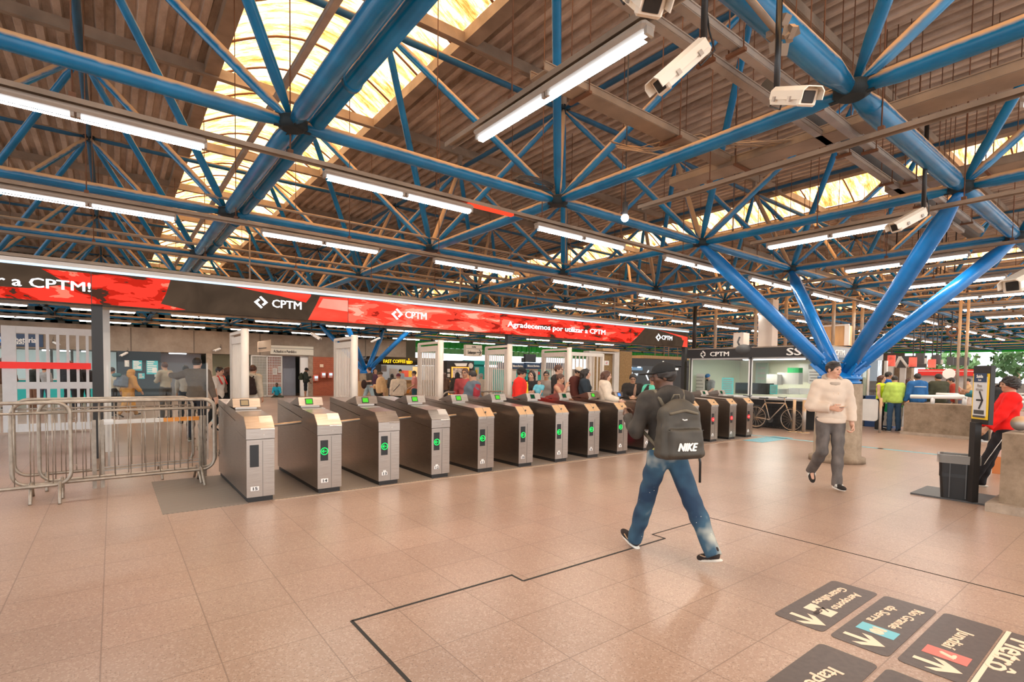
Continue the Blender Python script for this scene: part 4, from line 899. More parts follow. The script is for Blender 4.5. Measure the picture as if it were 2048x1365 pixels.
for i, (a, b, c, d, lb) in enumerate([(249, 258.5, 721, 734, 'small pale notice on the dark blue wall, leftmost'), (265, 284, 721.5, 741.5, 'teal poster with a figure on the dark blue wall, middle'), (293, 316, 722, 749, 'large teal poster on the dark blue wall, right'), (276.5, 289.5, 747, 758, 'small teal notice low on the dark blue wall')]):
    t = board('poster', lb, 'poster', a, b, c, d, mat('poster_teal', (.10, .55, .60), .5) if i else 'lgrey', group=None)
    lines_on(t, a+1.5, b-1.5, [(c+2+k*(d-c-3)/6, random.uniform(.5, 1)) for k in range(6)], YB-.065, 'txtw', .05)
    if i in (1, 2): wr('white_patch', 'white', (a+b)/2, b-2, (c+d)/2+1, d-3, YB-.07, .005, t)
t = board('notice_box', 'small white notice plate beside the open grey room', 'notice', 309, 322, 749, 754.5, 'lgrey', YB-.05)
for (a, lb) in [(345, 'left ceiling light in the open grey room'), (358, 'right ceiling light in the open grey room')]:
    p = on(a+4, 711, YB+1, 1); t = thing('ceiling_panel_light', lb, 'light', (p.x, p.y, 2.395)); MB().box((0, 0, 0), (.5, .2, .05)).obj('panel', 'tube', t)
# lit strips inside the office
for (a, b, lb) in [(84, 99, 'white light strip inside the ticket office, left'), (120, 140, 'white light strip inside the ticket office, middle'), (163, 172, 'white light strip inside the ticket office, right')]:
    p = on((a+b)/2, 711, YB+2, 1); tag(bx('strip_light', 'tube', on(a, 711, YB+2, 1).x, on(b, 711, YB+2, 1).x, YB+2, YB+2.1, 2.36, 2.42), lb, 'light')
# mesh gate, lost and found
t = board('lost_and_found_sign', 'long cream sign reading Achados e Perdidos over the mesh gate', 'sign', 541, 627, 692.5, 710, mat('sign_cream', (.72, .66, .55), .5), YB-.06)
fit_text('lettering', 'Achados e Perdidos', on(547, 703, YB-.07, 1), on(593, 704.5, YB-.07, 1), .17, 'txtk', t, FY, .006, .004); lines_on(t, 541, 627, [(696, 1)], YB-.065, 'dgrey', .02)
t = thing('hanging_sign', 'small cream square sign hung edge-on left of the long cream sign', 'sign', tuple(on(527, 694, YB-1.5, 1))); p = on(515, 694, YB-2.3, 1); q = on(540.5, 691, YB-.5, 1)
quadsheet('board', 'cream', [on(515, 705, YB-2.3, 1), on(540.5, 702.5, YB-.5, 1), on(540.5, 680, YB-.5, 1), on(515, 684, YB-2.3, 1)], (.5, -.8, 0), t, .06)
lines_=[(516, 540)]
quadsheet('printed_lines', 'dgrey', [on(517, 698, YB-2.35, 1), on(531, 697, YB-1.2, 1), on(531, 695.5, YB-1.2, 1), on(517, 696.5, YB-2.35, 1)], (.5, -.8, 0), t, .08)
g = thing('mesh_gate', 'tall white wire-mesh gate behind the seated person', 'gate', tuple(on(533, 790, YB-.6, 1)), 0); Yg = YB-.6
f_ = MB(); xa, xb, xm = on(503, 750, Yg, 1).x, on(563.5, 750, Yg, 1).x, on(534, 750, Yg, 1).x
for x in (xa, xm, xb): f_.box((x, Yg, 1.2), (.06, .05, 2.36))
f_.box(((xa+xb)/2, Yg, 2.36), (xb-xa, .05, .06)).box(((xa+xb)/2, Yg, .06), (xb-xa, .05, .06)).box(((xa+xb)/2, Yg, .8), (xb-xa, .03, .04)); f_.obj('frame', 'lgrey', g).matrix_local = g.matrix_basis.inverted()
f_ = MB()
for k in range(26): f_.box((xa+(xb-xa)*k/26, Yg, 1.2), (.018, .018, 2.3))
for k in range(16): f_.box(((xa+xb)/2, Yg, .1+k*.15), (xb-xa, .014, .014))
f_.obj('mesh', 'lgrey', g).matrix_local = g.matrix_basis.inverted()
for (a, b, c, d, lb) in [(545, 554, 737, 750, 'white paper notice taped on the mesh gate, left'), (556, 564, 733, 746, 'white paper notice taped on the mesh gate, right')]:
    t = board('paper_notice', lb, 'notice', a, b, c, d, 'lgrey', Yg-.05, .02); lines_on(t, a+1, b-1, [(c+2+k*2.5, .8) for k in range(4)], Yg-.05, 'grey', .04)
for i, (px, py, lb) in enumerate([(631.5, 757, 'red wall telephone with white screen, leftmost on the brick wall'), (646.5, 751, 'red wall telephone with white screen, middle on the brick wall'), (660.5, 751, 'red wall telephone with white screen, rightmost on the brick wall')]):
    p = on(px, py, YB-.1, 1); t = thing('wall_telephone', lb, 'telephone', tuple(p), 0, None); MB().box((0, 0, 0), (.32, .2, .42), 0, None, .05).obj('housing', mat('phone_red', (.6, .12, .07), .5), t); MB().box((0, -.105, .06), (.2, .02, .16)).obj('screen', emit('phone_screen', (.75, .85, 1), 1), t); MB().box((0, -.105, -.1), (.18, .03, .08)).obj('keypad', 'lgrey', t)
t = board('wall_plate', 'small cream and orange plate above the red telephones', 'notice', 640, 647, 729, 735, 'cream', YB-.05); 
# ================================================================ green facades, far sides
YG = 38.5
def ribs(name, label, m, axis, a0, a1, c, z0, z1, pitch=.6):
    mb = MB(); n = int((a1-a0)/pitch); vs = []; fs = []
    for i in range(n):
        a = a0+i*pitch
        for s, dd in ((a, 0), (a+pitch*.5, 0), (a+pitch*.6, .09), (a+pitch*.9, .09)):
            for z in (z0, z1): vs.append((s, c+dd, z) if axis == 'x' else (c+dd, s, z))
    for k in range(len(vs)//2-1): fs.append((2*k, 2*k+2, 2*k+3, 2*k+1))
    return struct(mb.add(vs, fs).obj(name, m), label)
ribs('wall_green', 'dark green corrugated sheet behind the concrete beam', 'dgreen', 'x', -20, 17, YG-1, 3.3, 8.2)
ribs('wall_green', 'green corrugated facade over the far kiosks', 'green', 'x', 15, 64, YG, 3.62, 8.2)
ribs('wall_green', 'pale green corrugated band over the far kiosks', 'lgreen', 'x', 15, 64, YG-.3, 3.15, 3.6)
struct(bx('wall_far', 'lgrey', 16, 64, YG, YG+.2, 0, 2.1)); 
M['gbright'] = mat('bright_green', (.005, .42, .02), .5, em=.12)
struct(bx('wall_right', 'gbright', 60, 60.3, -10, 22, 4.0, 5.1), 'bright green fascia at the far right end of the hall')
struct(bx('wall_right', mat('deep_green', (.004, .16, .03), .5), 60, 60.3, -10, 40, 5.1, 8))
struct(bx('wall_right', 'lgrey', 61, 61.3, -10, 16, 0, 1.3))
struct(bx('wall_right', mat('kiosk_backing', (.25, .2, .16), .7), 58, 58.3, 16, 40, 0, 4), 'brown and grey shopfronts far behind the booth')
for i, (x, y, s_) in enumerate([(68, 3.5, 2.4), (72, -1.5, 2.6), (67, 9.5, 2.3), (76, -7.5, 2.8), (72, 15.5, 2.4)]):
    t = thing('tree', ['leafy tree outside the far right opening, middle', 'leafy tree outside the far right opening, right of middle', 'leafy tree outside the far right opening, left of middle', 'leafy tree outside the far right opening, rightmost', 'leafy tree outside the far right opening, leftmost'][i], 'tree', (x, y, 0))
    MB().cyl((0, 0, 0), (.2, 0, 3), .18, 8, 0, .1).obj('trunk', 'conc', t); mb = MB(); 
    for k in range(260):
        a = random.gauss(0, 1), random.gauss(0, 1), random.gauss(0, 1); n_ = math.sqrt(sum(q*q for q in a)); r_ = s_*random.uniform(.5, 1)
        mb.box((0, 0, 0), (.5, .02, .35), 0, Matrix.Translation((a[0]/n_*r_, a[1]/n_*r_, 3.2+a[2]/n_*r_*.7)) @ rotm(random.uniform(0, 6), random.uniform(0, 6), random.uniform(0, 6)))
    mb.obj('foliage', mat('leaf', (.10, .2, .08), .7), t)
# ================================================================ coffee kiosk, other kiosks
def kiosk_frame(label, px, py, Y): return thing('kiosk', label, 'kiosk', (on(px, py, Y, 1).x, Y, 0))
YC = 29.5
k = kiosk_frame('black and wood coffee kiosk with yellow lettering and a lit counter', 780, 760, YC)
x0, x1 = on(725, 740, YC, 1).x, on(886, 740, YC, 1).x
zt, zb = on(790, 714.5, YC, 1).z, on(790, 729.5, YC, 1).z
MB().box(((x0+x1)/2, YC+.5, (zt+zb)/2), (x1-x0, 1.2, zt-zb), 0, None, .16).obj('fascia', 'black', k).matrix_local = k.matrix_basis.inverted()
bx('back_wall', mat('coffee_inside', (.42, .45, .48), .5, em=.15), x0+.2, x1, YC+2.5, YC+2.6, 0, zb, k); bx('counter', 'wood', x0+.9, x1, YC-.05, YC+.45, 0, 1.0, k); bx('counter_top', 'wood', x0, x1, YC-.2, YC+.5, 1.0, 1.06, k)
bx('pillar', 'black', x0+.75, x0+1.15, YC, YC+.3, 0, zb, k); bx('side_wall', mat('kiosk_side', (.36, .14, .05), .6), x0-.05, x0+.05, YC, YC+2.5, 0, zb, k)
bx('menu_board', 'lgrey', on(752, 735, YC+2.4, 1).x, on(767, 735, YC+2.4, 1).x, YC+.3, YC+.34, on(760, 758, YC, 1).z, on(760, 737, YC, 1).z, k); bx('oven', 'gal', on(770, 735, YC, 1).x, on(787, 735, YC, 1).x, YC+1, YC+1.5, on(780, 744, YC, 1).z, on(780, 731, YC, 1).z, k)
bx('juice_tank', mat('juice_red', (.85, .12, .06), .3, em=.3), on(807, 740, YC, 1).x, on(817, 740, YC, 1).x, YC, YC+.3, 1.25, 1.65, k); bx('juice_tank', mat('juice_yellow', (.85, .5, .05), .3, em=.3), on(817.5, 740, YC, 1).x, on(824, 740, YC, 1).x, YC, YC+.3, 1.25, 1.65, k)
bx('backlit_menu', emit('menu_glow', (1, .6, .25), 1), on(824.5, 740, YC, 1).x, on(834, 740, YC, 1).x, YC-.1, YC-.05, on(828, 754, YC, 1).z, on(828, 734, YC, 1).z, k)
for j, zz in enumerate((.25, .62)): bx('shelf_box', 'wood' if j else 'orange', on(810, 760, YC, 1).x, on(834, 760, YC, 1).x, YC-.3, YC-.1, zz, zz+.22, k)
fit_text('lettering', 'FAST COFFEE', on(767, 723.4, YC-.12, 1), on(811, 723.6, YC-.12, 1), .21, emit('yellow_letters', (1, .62, .02), 1.3), k, FY, .012, .01)
mb = MB(); c = on(817, 724, YC-.13, 1)
for s in (-1, 1): mb.prism([(0, -.13), (s*.12, -.13), (s*.17, .06), (0, .06)], Matrix.Translation(c) @ Matrix.Rotation(math.pi/2, 4, 'X'), .02)
mb.tube([(c.x+.13, c.y, c.z+.04), (c.x+.26, c.y, c.z+.02), (c.x+.24, c.y, c.z-.07), (c.x+.13, c.y, c.z-.09)], .025, 6); mb.tube([(c.x, c.y, c.z+.1), (c.x+.05, c.y, c.z+.15), (c.x, c.y, c.z+.2)], .025, 6)
o = mb.obj('cup_symbol', emit('yellow_cup', (1, .5, .02), 1.3), k); o.matrix_local = k.matrix_basis.inverted()
tag(bx('side_table', 'wood', on(719, 770, 25.5, 1).x, on(727, 770, 25.5, 1).x, 25.5, 26, 0, 1.05), 'narrow wooden stand left of the coffee kiosk', 'table')
YD = 27.0
k = kiosk_frame('black snack kiosk with a white canopy and an orange-lit fridge', 925, 760, YD)
wr('body', 'black', 893, 947, 722, 900, YD, 1.5, k); quadsheet('canopy', 'white', [on(908, 727, YD-.02, 1), on(934, 727, YD-.02, 1), on(932, 733, YD-.02, 1), on(912, 733, YD-.02, 1)], FY, k, .04)
wr('fridge_window', mat('fridge_goods', (.45, .35, .3), .4, noise=.9, scale=9, em=.25), 905, 937, 737, 762, YD-.05, .03, k)
for a, b, c, d in [(903.5, 938, 734.5, 736.5), (903.5, 905.5, 735, 763), (936, 938, 735, 763), (896.5, 898.5, 762, 791), (914, 916, 762, 791), (897, 916, 762, 764), (897, 916, 789, 791)]: wr('orange_trim_light', emit('orange_glow', (1, .38, .06), 1.6), a, b, c, d, YD-.09, .03, k)
wr('lower_window', mat('fridge_goods2', (.3, .25, .2), .4, noise=.9, scale=9), 898, 914.5, 764, 789, YD-.05, .03, k); wr('yellow_base', 'yellow', 895, 916, 795, 803, YD-.15, .1, k)
c = on(941.5, 732, YD-.03, 1); MB().lathe((c.x, c.y+.02, c.z), (c.x, c.y-.02, c.z), [(0, .17), (.04, .17)], 14).obj('round_emblem', 'lgrey', k).matrix_local = k.matrix_basis.inverted()
for px in (898,): wr('menu_panel', 'lgrey', px-3, px+2, 738, 745, YD-.04, .02, k); wr('menu_panel', 'lgrey', px-3, px+2, 748, 755, YD-.04, .02, k)
YT = 26.0
k = kiosk_frame('teal kiosk between the snack kiosk and the grey gates', 955, 760, YT+2); wr('body', 'teal', 936, 968, 722, 900, YT+2, 1.5, k); wr('panel', 'lgrey', 950, 958, 735, 765, YT+1.96, .03, k); wr('yellow_notice', 'yellow', 952, 955, 740, 750, YT+1.9, .03, k); wr('awning', 'teal', 930, 1005, 722, 730, YT+1.8, .3, k)
for i, (a, b, lb) in enumerate([(998, 1049, 'teal ticket machine beside the black post of the screens'), (1051, 1082, 'teal ticket machine with white screen left of the man in the leather jacket'), (1084, 1135, 'teal ticket machine seen through the slatted gate')]):
    k = thing('ticket_machine', lb, 'machine', (on((a+b)/2, 760, YT, 1).x, YT, 0), 0, None)
    wr('body', 'teal', a, b, 740, 900, YT, .8, k); wr('sign', 'navy', a, b, 726, 738.5, YT-.1, .2, k)
    wr('screen', 'lgrey', (a+b)/2-7, (a+b)/2+9, 738.5, 764, YT-.04, .05, k); wr('yellow_strip', 'yellow', (a+b)/2-7, (a+b)/2+9, 737.5, 739, YT-.06, .05, k); wr('red_notice', 'red', b-5, b-2, 744, 750, YT-.04, .04, k)
    if i < 2: fit_text('lettering', 'Bilheteria Eletrônica', on(a+4 if i else 1026, 732.6, YT-.11, 1), on(b-3, 732.8, YT-.11, 1), .14, 'txtw', k, FY, .01, .004)
t = board('boarding_sign', 'beige hanging sign reading Embarque with an arrow', 'sign', 932, 964, 690.5, 713, mat('sign_beige', (.62, .52, .42), .5), 20, .2)
fit_text('lettering', 'Embarque', on(936, 705.3, 19.98, 1), on(952, 705.6, 19.98, 1), .15, 'txtk', t, FY, .005, .004); lines_on(t, 932.5, 963.5, [(697.3, 1)], 20, 'txtk', .015); fit_text('lettering', 'Boarding', on(944, 694.3, 19.98, 1), on(952, 694.4, 19.98, 1), .06, 'txtk', t, FY, .005, .004)
mb = MB(); c = on(958, 705.3, 19.97, 1); mb.tube([(c.x-.12, c.y, c.z), (c.x+.12, c.y, c.z)], .015, 5); mb.tube([(c.x+.02, c.y, c.z+.12), (c.x+.13, c.y, c.z), (c.x+.02, c.y, c.z-.12)], .015, 5); o = mb.obj('arrow', 'txtk', t); o.matrix_local = t.matrix_basis.inverted()
for px in (936, 960): a = on(px, 690, 20.1, 1); o = MB().cyl((a.x, a.y, a.z), (a.x, a.y, ZR+.05), .012, 6).obj('hanger_rod', 'dgrey', t); o.matrix_local = t.matrix_basis.inverted()
t = thing('hanging_monitor', 'black monitor hanging from a pole behind the red jacket', 'monitor', tuple(on(1061, 717, 20, 1))); wr('screen', 'blackp', 1051, 1072, 709, 725, 20, .15, t); a = on(1058, 709, 20.1, 1); MB().cyl((a.x, a.y, a.z), (a.x, a.y, ZR+.05), .02, 6).obj('pole', 'dgrey', t).matrix_local = t.matrix_basis.inverted(); wr('housing', 'dgrey', 1047.5, 1052, 716, 725, 20.1, .2, t)
# brown board kiosk
YK = 14.3
k = thing('board_kiosk', 'brown chipboard-clad kiosk with pale posts behind the queue', 'kiosk', (on(1220, 760, YK, 1).x, YK, 0)); M['chip'] = conc('chipboard', (.20, .115, .045), (.34, .22, .10), 14)
wr('wall_board', 'chip', 1183, 1232, 708, 900, YK, .1, k); wr('side_board', 'chip', 1238, 1262, 703, 900, YK+.2, .1, k); wr('post', 'lgrey', 1227, 1237, 703, 900, YK-.1, .15, k); wr('post', 'gatep', 1176, 1184, 707, 900, YK-.05, .12, k)
wr('header', 'lgrey', 1178, 1236, 703.5, 707, YK-.12, .3, k); wr('top_box', 'wood', 1206, 1239, 698, 703, YK-.2, .4, k); wr('notice', 'white', 1209, 1218, 722, 731, YK-.02, .015, k)
mb = MB(); c = on(1213.5, 726.5, YK-.03, 1); mb.tube([(c.x+.05*math.cos(a), c.y, c.z+.04*math.sin(a)) for a in np.linspace(0, 6, 10)], .006, 5); mb.tube([(c.x-.05, c.y, c.z-.04), (c.x+.05, c.y, c.z+.04)], .006, 5); mb.obj('prohibition_mark', 'red', k).matrix_local = k.matrix_basis.inverted()
# dark kiosk with shop window
YQ = 16.5
k = thing('dark_kiosk', 'black kiosk with a lit window between the brown boards and the booth', 'kiosk', (on(1310, 760, YQ, 1).x, YQ, 0))
wr('fascia', 'black', 1252, 1378, 719, 733, YQ, .2, k); wr('side_panel', 'black', 1252, 1257, 733, 900, YQ, .3, k); wr('side_panel', 'black', 1337, 1378, 733, 900, YQ, .3, k); wr('counter', 'dgrey', 1257, 1337, 772, 900, YQ, .3, k)
wr('back_wall', mat('shop_inside', (.06, .07, .08), .5), 1250, 1345, 730, 900, YQ+3, .1, k); wr('display_glass', emit('blue_display', (.25, .4, .55), .7), 1262, 1285, 735, 741, YQ+1.5, .1, k); wr('top_board', 'wood', 1288, 1378, 713, 719, YQ+.1, .8, k)
for a in (1260, 1278): wr('spot_light', 'tube', a, a+4, 734, 736, YQ+.4, .1, k)
fit_text('lettering', 'how', on(1264, 749, YQ+1, 1), on(1276, 749, YQ+1, 1), .2, emit('shop_letters', (.8, .85, .9), 1), k, FY, .01, .01)
mb = MB(); c = on(1294, 751, YQ+.8, 1)
for s in (-1, 1): mb.tube([(c.x+.12, c.y, c.z+s*.25), (c.x-.06, c.y, c.z)], .04, 6)
mb.obj('arrow_emblem', emit('shop_arrow', (.9, .95, 1), 1), k).matrix_local = k.matrix_basis.inverted()
for px, h_, lb in [(1310, 690, 'left cream pipe frame above the dark kiosk'), (1337, 690, 'right cream pipe frame above the dark kiosk')]:
    a = on(px, 713, YQ+.4, 1); b = on(px+18, 713, YQ+.4, 1); o = MB().tube([(a.x, a.y, a.z), (a.x, a.y, a.z+.9), (a.x+.05, a.y, a.z+1), (b.x, b.y, a.z+1), (b.x, b.y, a.z)], .025, 8).obj('pipe_frame', 'tan'); tag(o, lb, 'pipe')
# ================================================================ information booth (front on x = 16)
XB = 16.0
P = lambda px, py, x=XB: on(px, py, x, 0)
def wx(name, m, px0, px1, z0, z1, x=XB, th=.1, parent=None): y0, y1 = P(px0, 750, x).y, P(px1, 750, x).y; return bx(name, m, x, x+th, y0, y1, z0, z1, parent)
bt = thing('information_booth', 'dark-fascia information booth with glazed front, white frames and bicycles below', 'booth', (XB, P(1500, 750).y, 0))
yl, yr = P(1379, 710).y, P(1650, 710).y; zf0, zf1 = 2.17, 2.46; XE = 20.6
bx('fascia', 'black', XB-.15, XB, yr, yl, zf0, zf1, bt); bx('fascia', mat('fascia_grey', (.28, .28, .29), .45), XB-.15, XE, yr-.02, yr+.1, zf0, zf1, bt); bx('roof_slab', 'tan', XB-.1, XE, yr, yl, zf1, zf1+.04, bt)
zc = .91
wx('counter', 'grey', 1382, 1650, zc-.05, zc, XB-.25, .9, bt); wx('dado', 'dgrey', 1382, 1650, .0, zc-.05, XB+.4, .1, bt)
bx('back_wall', mat('booth_wall', (.62, .62, .48), .6), XB+3.2, XB+3.3, yr, yl, 0, zf0, bt); bx('end_wall', mat('booth_end', (.5, .55, .42), .6), XB, XB+3.2, yl-.1, yl, 0, zf0, bt)
wf = MB()
for px in (1383, 1499, 1503, 1650): y = P(px, 750).y; wf.box((XB, y, (zc+zf0)/2), (.06, .05, zf0-zc))
for z in (zc+.02, zf0-.03): wf.box((XB, (yl+yr)/2, z), (.06, yl-yr, .05))
wf.obj('window_frame', 'white', bt).matrix_local = bt.matrix_basis.inverted()
wx('glass', 'glassy', 1383, 1650, zc, zf0, XB+.01, .01, bt)
for px in (1381, 1501): wx('mullion', 'black', px-1, px+1, zc, zf0, XB-.04, .05, bt)
FXv = (-1, 0, 0)
fit_text('lettering', 'CPTM', P(1420, 709.2, XB-.16), P(1458, 708.6, XB-.16), .15, 'txtw', bt, FXv, .01, .006); emblem('emblem', 'txtw', P(1406, 709.2, XB-.17), (0, -1, 0), FXv, .12, bt, 1.2)
fit_text('lettering', 'SSO', P(1573, 704.8, XB-.16), P(1632, 703.5, XB-.16), .22, 'txtw', bt, FXv, .01, .006)
fit_text('lettering', 'CPTM', on(1670, 705.5, yr-.03, 1), on(1689, 706.5, yr-.03, 1), .15, 'txtw', bt, FY, .008, .006); emblem('emblem', 'txtw', on(1663, 705, yr-.03, 1), (1, 0, 0), FY, .11, bt); fit_text('lettering', 'CPTM', on(1704, 708, yr-.03, 1), on(1726, 709.5, yr-.03, 1), .15, 'txtw', bt, FY, .008, .006)
for px in (1672, 1700, 1736, 1772): x = on(px, 750, yr, 1).x; o = bx('side_post', 'lgrey' if px > 1750 else 'gatep', x-.06, x+.06, yr-.03, yr+.05, 0, zf0, bt)
bx('side_glass', 'glassy', XB, XE, yr, yr+.02, .9, zf0, bt); bx('side_panel', 'grey', XB, XE, yr+.02, yr+.06, 0, .85, bt)
ld = bpy.data.lights.new('booth_lamp', 'AREA'); ld.size = 2; ld.shape = 'RECTANGLE'; ld.size_y = .3; ld.energy = 60; ld.color = (1, .97, .88); lo = bpy.data.objects.new('booth_lamp', ld); COL.objects.link(lo); lo.location = (XB+1.5, (yl+yr)/2, zf0-.05); lo.parent = None
tag(bx('ceiling_panel_light', 'tube', XB+1.4, XB+1.6, (yl+yr)/2-1, (yl+yr)/2+1, zf0-.04, zf0-.01), 'tube light inside the information booth', 'light')
def inside(name, m, px0, px1, py0, py1, x, label, cat, th=.3, lines=None):
    c = P((px0+px1)/2, (py0+py1)/2, x); t = thing(name, label, cat, tuple(c)); y0, y1 = P(px0, py0, x).y, P(px1, py1, x).y; z1, z0 = P((px0+px1)/2, py0, x).z, P((px0+px1)/2, py1, x).z
    bx('body', m, x, x+th, y0, y1, z0, z1, t)
    if lines:
        mb = MB()
        for k in range(lines): z = z1-(z1-z0)*(k+1)/(lines+1); mb.box((x-.004, (y0+y1)/2, z), (.006, abs(y0-y1)*random.uniform(.6, .85), (z1-z0)/lines*.3))
        mb.obj('printed_lines', 'white' if m in ('teal',) else 'grey', t).matrix_local = t.matrix_basis.inverted()
    return t
M['pteal'] = mat('poster_pale_teal', (.16, .62, .60), .5)
inside('poster', 'pteal', 1444, 1466, 756, 789, XB-.03, 'pale teal notice standing on the booth counter beside the attendant', 'poster', .02, 8)
inside('map_board', 'lgrey', 1386, 1408, 748, 789, XB+.3, 'grey map board behind the booth window at left', 'poster', .03, 5)
inside('storage_box', 'blackp', 1471, 1497, 766, 788, XB+.5, 'black storage crate in the booth window left of the frame', 'box', .4)
inside('storage_box', 'blackp', 1503, 1535, 767, 789, XB+.5, 'black storage crate in the booth window right of the frame', 'box', .4)
inside('control_box', 'lgrey', 1555, 1597, 746, 769, XB+1.5, 'beige switch box with small knobs inside the booth', 'box', .3)
inside('green_case', mat('case_green', (.01, .35, .09), .5), 1575, 1597, 736, 746, XB+1.6, 'green first aid case on top of the beige switch box', 'box', .3)
inside('wall_cabinet', 'lgrey', 1598, 1616, 728, 765, XB+2.2, 'tall pale cabinet at the back of the booth', 'cabinet', .3)
inside('printer', 'lgrey', 1533, 1554, 749, 770, XB+1.2, 'pale printer on the shelf inside the booth', 'printer', .4)
inside('poster', 'white', 1617, 1642, 739, 768, XB+.1, 'white notice with a red top bar in the booth window', 'poster', .02, 4)
inside('notice_card', 'pteal', 1540, 1554, 770, 789, XB+.05, 'small pale card standing on the counter by the paper stacks', 'notice', .02, 5)
inside('paper_stack', 'lgrey', 1556, 1576, 778, 789, XB+.2, 'stack of papers on the booth counter, left', 'paper', .3, 5); inside('paper_stack', 'white', 1577, 1598, 777, 789, XB+.2, 'stack of white boxes on the booth counter, middle', 'paper', .3); inside('paper_stack', 'white', 1599, 1620, 778, 789, XB+.2, 'stack of white boxes on the booth counter, right', 'paper', .3)
inside('wall_unit', mat('glass_green', (.30, .36, .30), .3), 1512, 1534, 726, 768, XB+2.9, 'pale door with a dark vent at the back of the booth', 'door', .1, 3)
inside('curtain', mat('curtain', (.60, .68, .52), .7, noise=.3, scale=30, stretch=(1, 12, .1)), 1389, 1420, 722, 748, XB+3.12, 'pale striped curtain at the back of the booth, left', 'curtain', .1); inside('curtain', mat('curtain2', (.60, .68, .52), .7, noise=.3, scale=30, stretch=(1, 12, .1)), 1430, 1456, 722, 750, XB+3.12, 'pale striped curtain at the back of the booth, right', 'curtain', .1)
# low fence, bicycles, stanchions
y0, y1 = P(1502, 800, 15.75).y, P(1612, 800, 15.75).y; fn = thing('mesh_fence', 'black mesh fence below the booth counter behind the bicycles', 'fence', (15.75, y0, 0)); mb = MB()
n = 46
for k in range(n+1): mb.box((15.75, y0+(y1-y0)*k/n, .43), (.012, .012, .84))
for k in range(9): mb.box((15.75, (y0+y1)/2, .04+k*.1), (.012, y0-y1, .012))
mb.obj('mesh', 'black', fn).matrix_local = fn.matrix_basis.inverted()
def bicycle(cx, y_r, label, col):
    t = thing('bicycle', label, 'bicycle', (cx, y_r, 0), 0); R_ = .33; wb2 = 1.05
    for yy in (0, -wb2):
        w = MB().tube([(0, yy+R_*math.cos(a), R_+.012+R_*math.sin(a)) for a in np.linspace(0, 2*math.pi, 33)[:-1]], .017, 6, 0, True); wo = w.obj('wheel', 'rubber', t)
        MB().tube([(0, yy+(R_-.03)*math.cos(a), R_+.012+(R_-.03)*math.sin(a)) for a in np.linspace(0, 2*math.pi, 33)[:-1]], .011, 6, 0, True).obj('rim', 'gal', wo)
        sp_ = MB()
        for k in range(16): a = k*math.pi/8; sp_.cyl((0, yy, R_+.012), (0, yy+(R_-.03)*math.cos(a), R_+.012+(R_-.03)*math.sin(a)), .003, 4)
        sp_.obj('spokes', 'gal', wo)
    Rr, Fr, BB, ST, HT = (0, 0, R_), (0, -wb2, R_), (0, -.42, .29), (0, -.28, .78), (0, -.86, .80)
    f = MB()
    for a, b in ((Rr, BB), (Rr, ST), (BB, ST), (BB, HT), (ST, HT), (HT, Fr)): f.cyl(a, b, .016, 8)
    f.cyl(HT, (0, -.83, .95), .014, 8).cyl(ST, (0, -.24, .90), .013, 8); f.obj('frame', col, t)
    MB().box((0, -.22, .92), (.13, .26, .05), 0, None, .02).obj('saddle', 'blackp', t)
    MB().tube([(-.26, -.76, .98), (-.1, -.84, .96), (.1, -.84, .96), (.26, -.76, .98)], .013, 6).obj('handlebar', 'dgrey', t)
    MB().lathe((.03, -.42, .29), (.045, -.42, .29), [(0, .09), (.015, .09)], 16).obj('chainring', 'dgrey', t)
    return t
bicycle(15.35, P(1583, 842, 15.35).y+1.05, 'silver bicycle leaning by the mesh fence, nearest the pale stanchion', 'gal'); bicycle(15.55, P(1583, 842, 15.35).y+2.2, 'dark bicycle parked behind the silver one by the turnstiles', 'dgrey')
for i, (px, x, m, w, lb) in enumerate([(1608, 15.2, 'gal', .05, 'pale stanchion post left of the man in the hoodie'), (1588, 15.2, 'tan', .04, 'beige stanchion post in front of the silver bicycle')]):
    t = thing('stanchion', lb, 'post', (x, P(px, 840, x).y, 0)); MB().cyl((0, 0, 0), (0, 0, .92), w, 12).obj('post', m, t); MB().cyl((0, 0, 0), (0, 0, .02), .15, 16).obj('base', m, t)
# things on top of the booth
for (a, b, c, d, x, m, lb) in [(1646, 1697, 653, 692, 18.2, 'wood', 'plywood board case standing on the booth roof'), (1467, 1486, 666, 697, 17, 'lgrey', 'pale grey cabinet standing on the booth roof'), (1518, 1543, 600, 697, 17.3, 'lgrey', 'tall pale ribbed duct rising from the booth roof')]:
    t = inside('roof_case', m, a, b, c, d, x, lb, 'box', .4)
    if m == 'wood': y0, y1 = P(a, c, x).y, P(b, d, x).y; z1, z0 = P((a+b)/2, c, x).z, P((a+b)/2, d, x).z; bx('frame_strip', 'lgrey', x-.03, x+.02, y1-.02, y1+.12, z0, z1, t); bx('frame_strip', 'lgrey', x-.03, x+.02, y0, y1, z1, z1+.05, t)
for px, x, py1, lb in [(1388, 16.6, 615, 'dark post rising behind the end of the screens'), (1430, 16.8, 640, 'cream vertical pipe with a coil above the booth'), (1510, 16.7, 618, 'cream vertical pipe above the middle of the booth'), (1570, 16.7, 610, 'cream vertical pipe right of the ribbed duct'), (1665, 17.5, 600, 'cream vertical pipe behind the tree column arms, left'), (1705, 18.5, 610, 'brown vertical pipe behind the tree column arms, middle'), (1722, 19.5, 620, 'cream vertical pipe behind the tree column arms, right')]:
    a = P(px, 698, x); b = P(px, py1, x); tag(MB().cyl((a.x, a.y, zf1), (a.x, a.y, max(b.z, ZB)), .07 if px == 1388 else .05, 10).obj('vertical_pipe', 'black' if px == 1388 else 'tan'), lb, 'pipe')
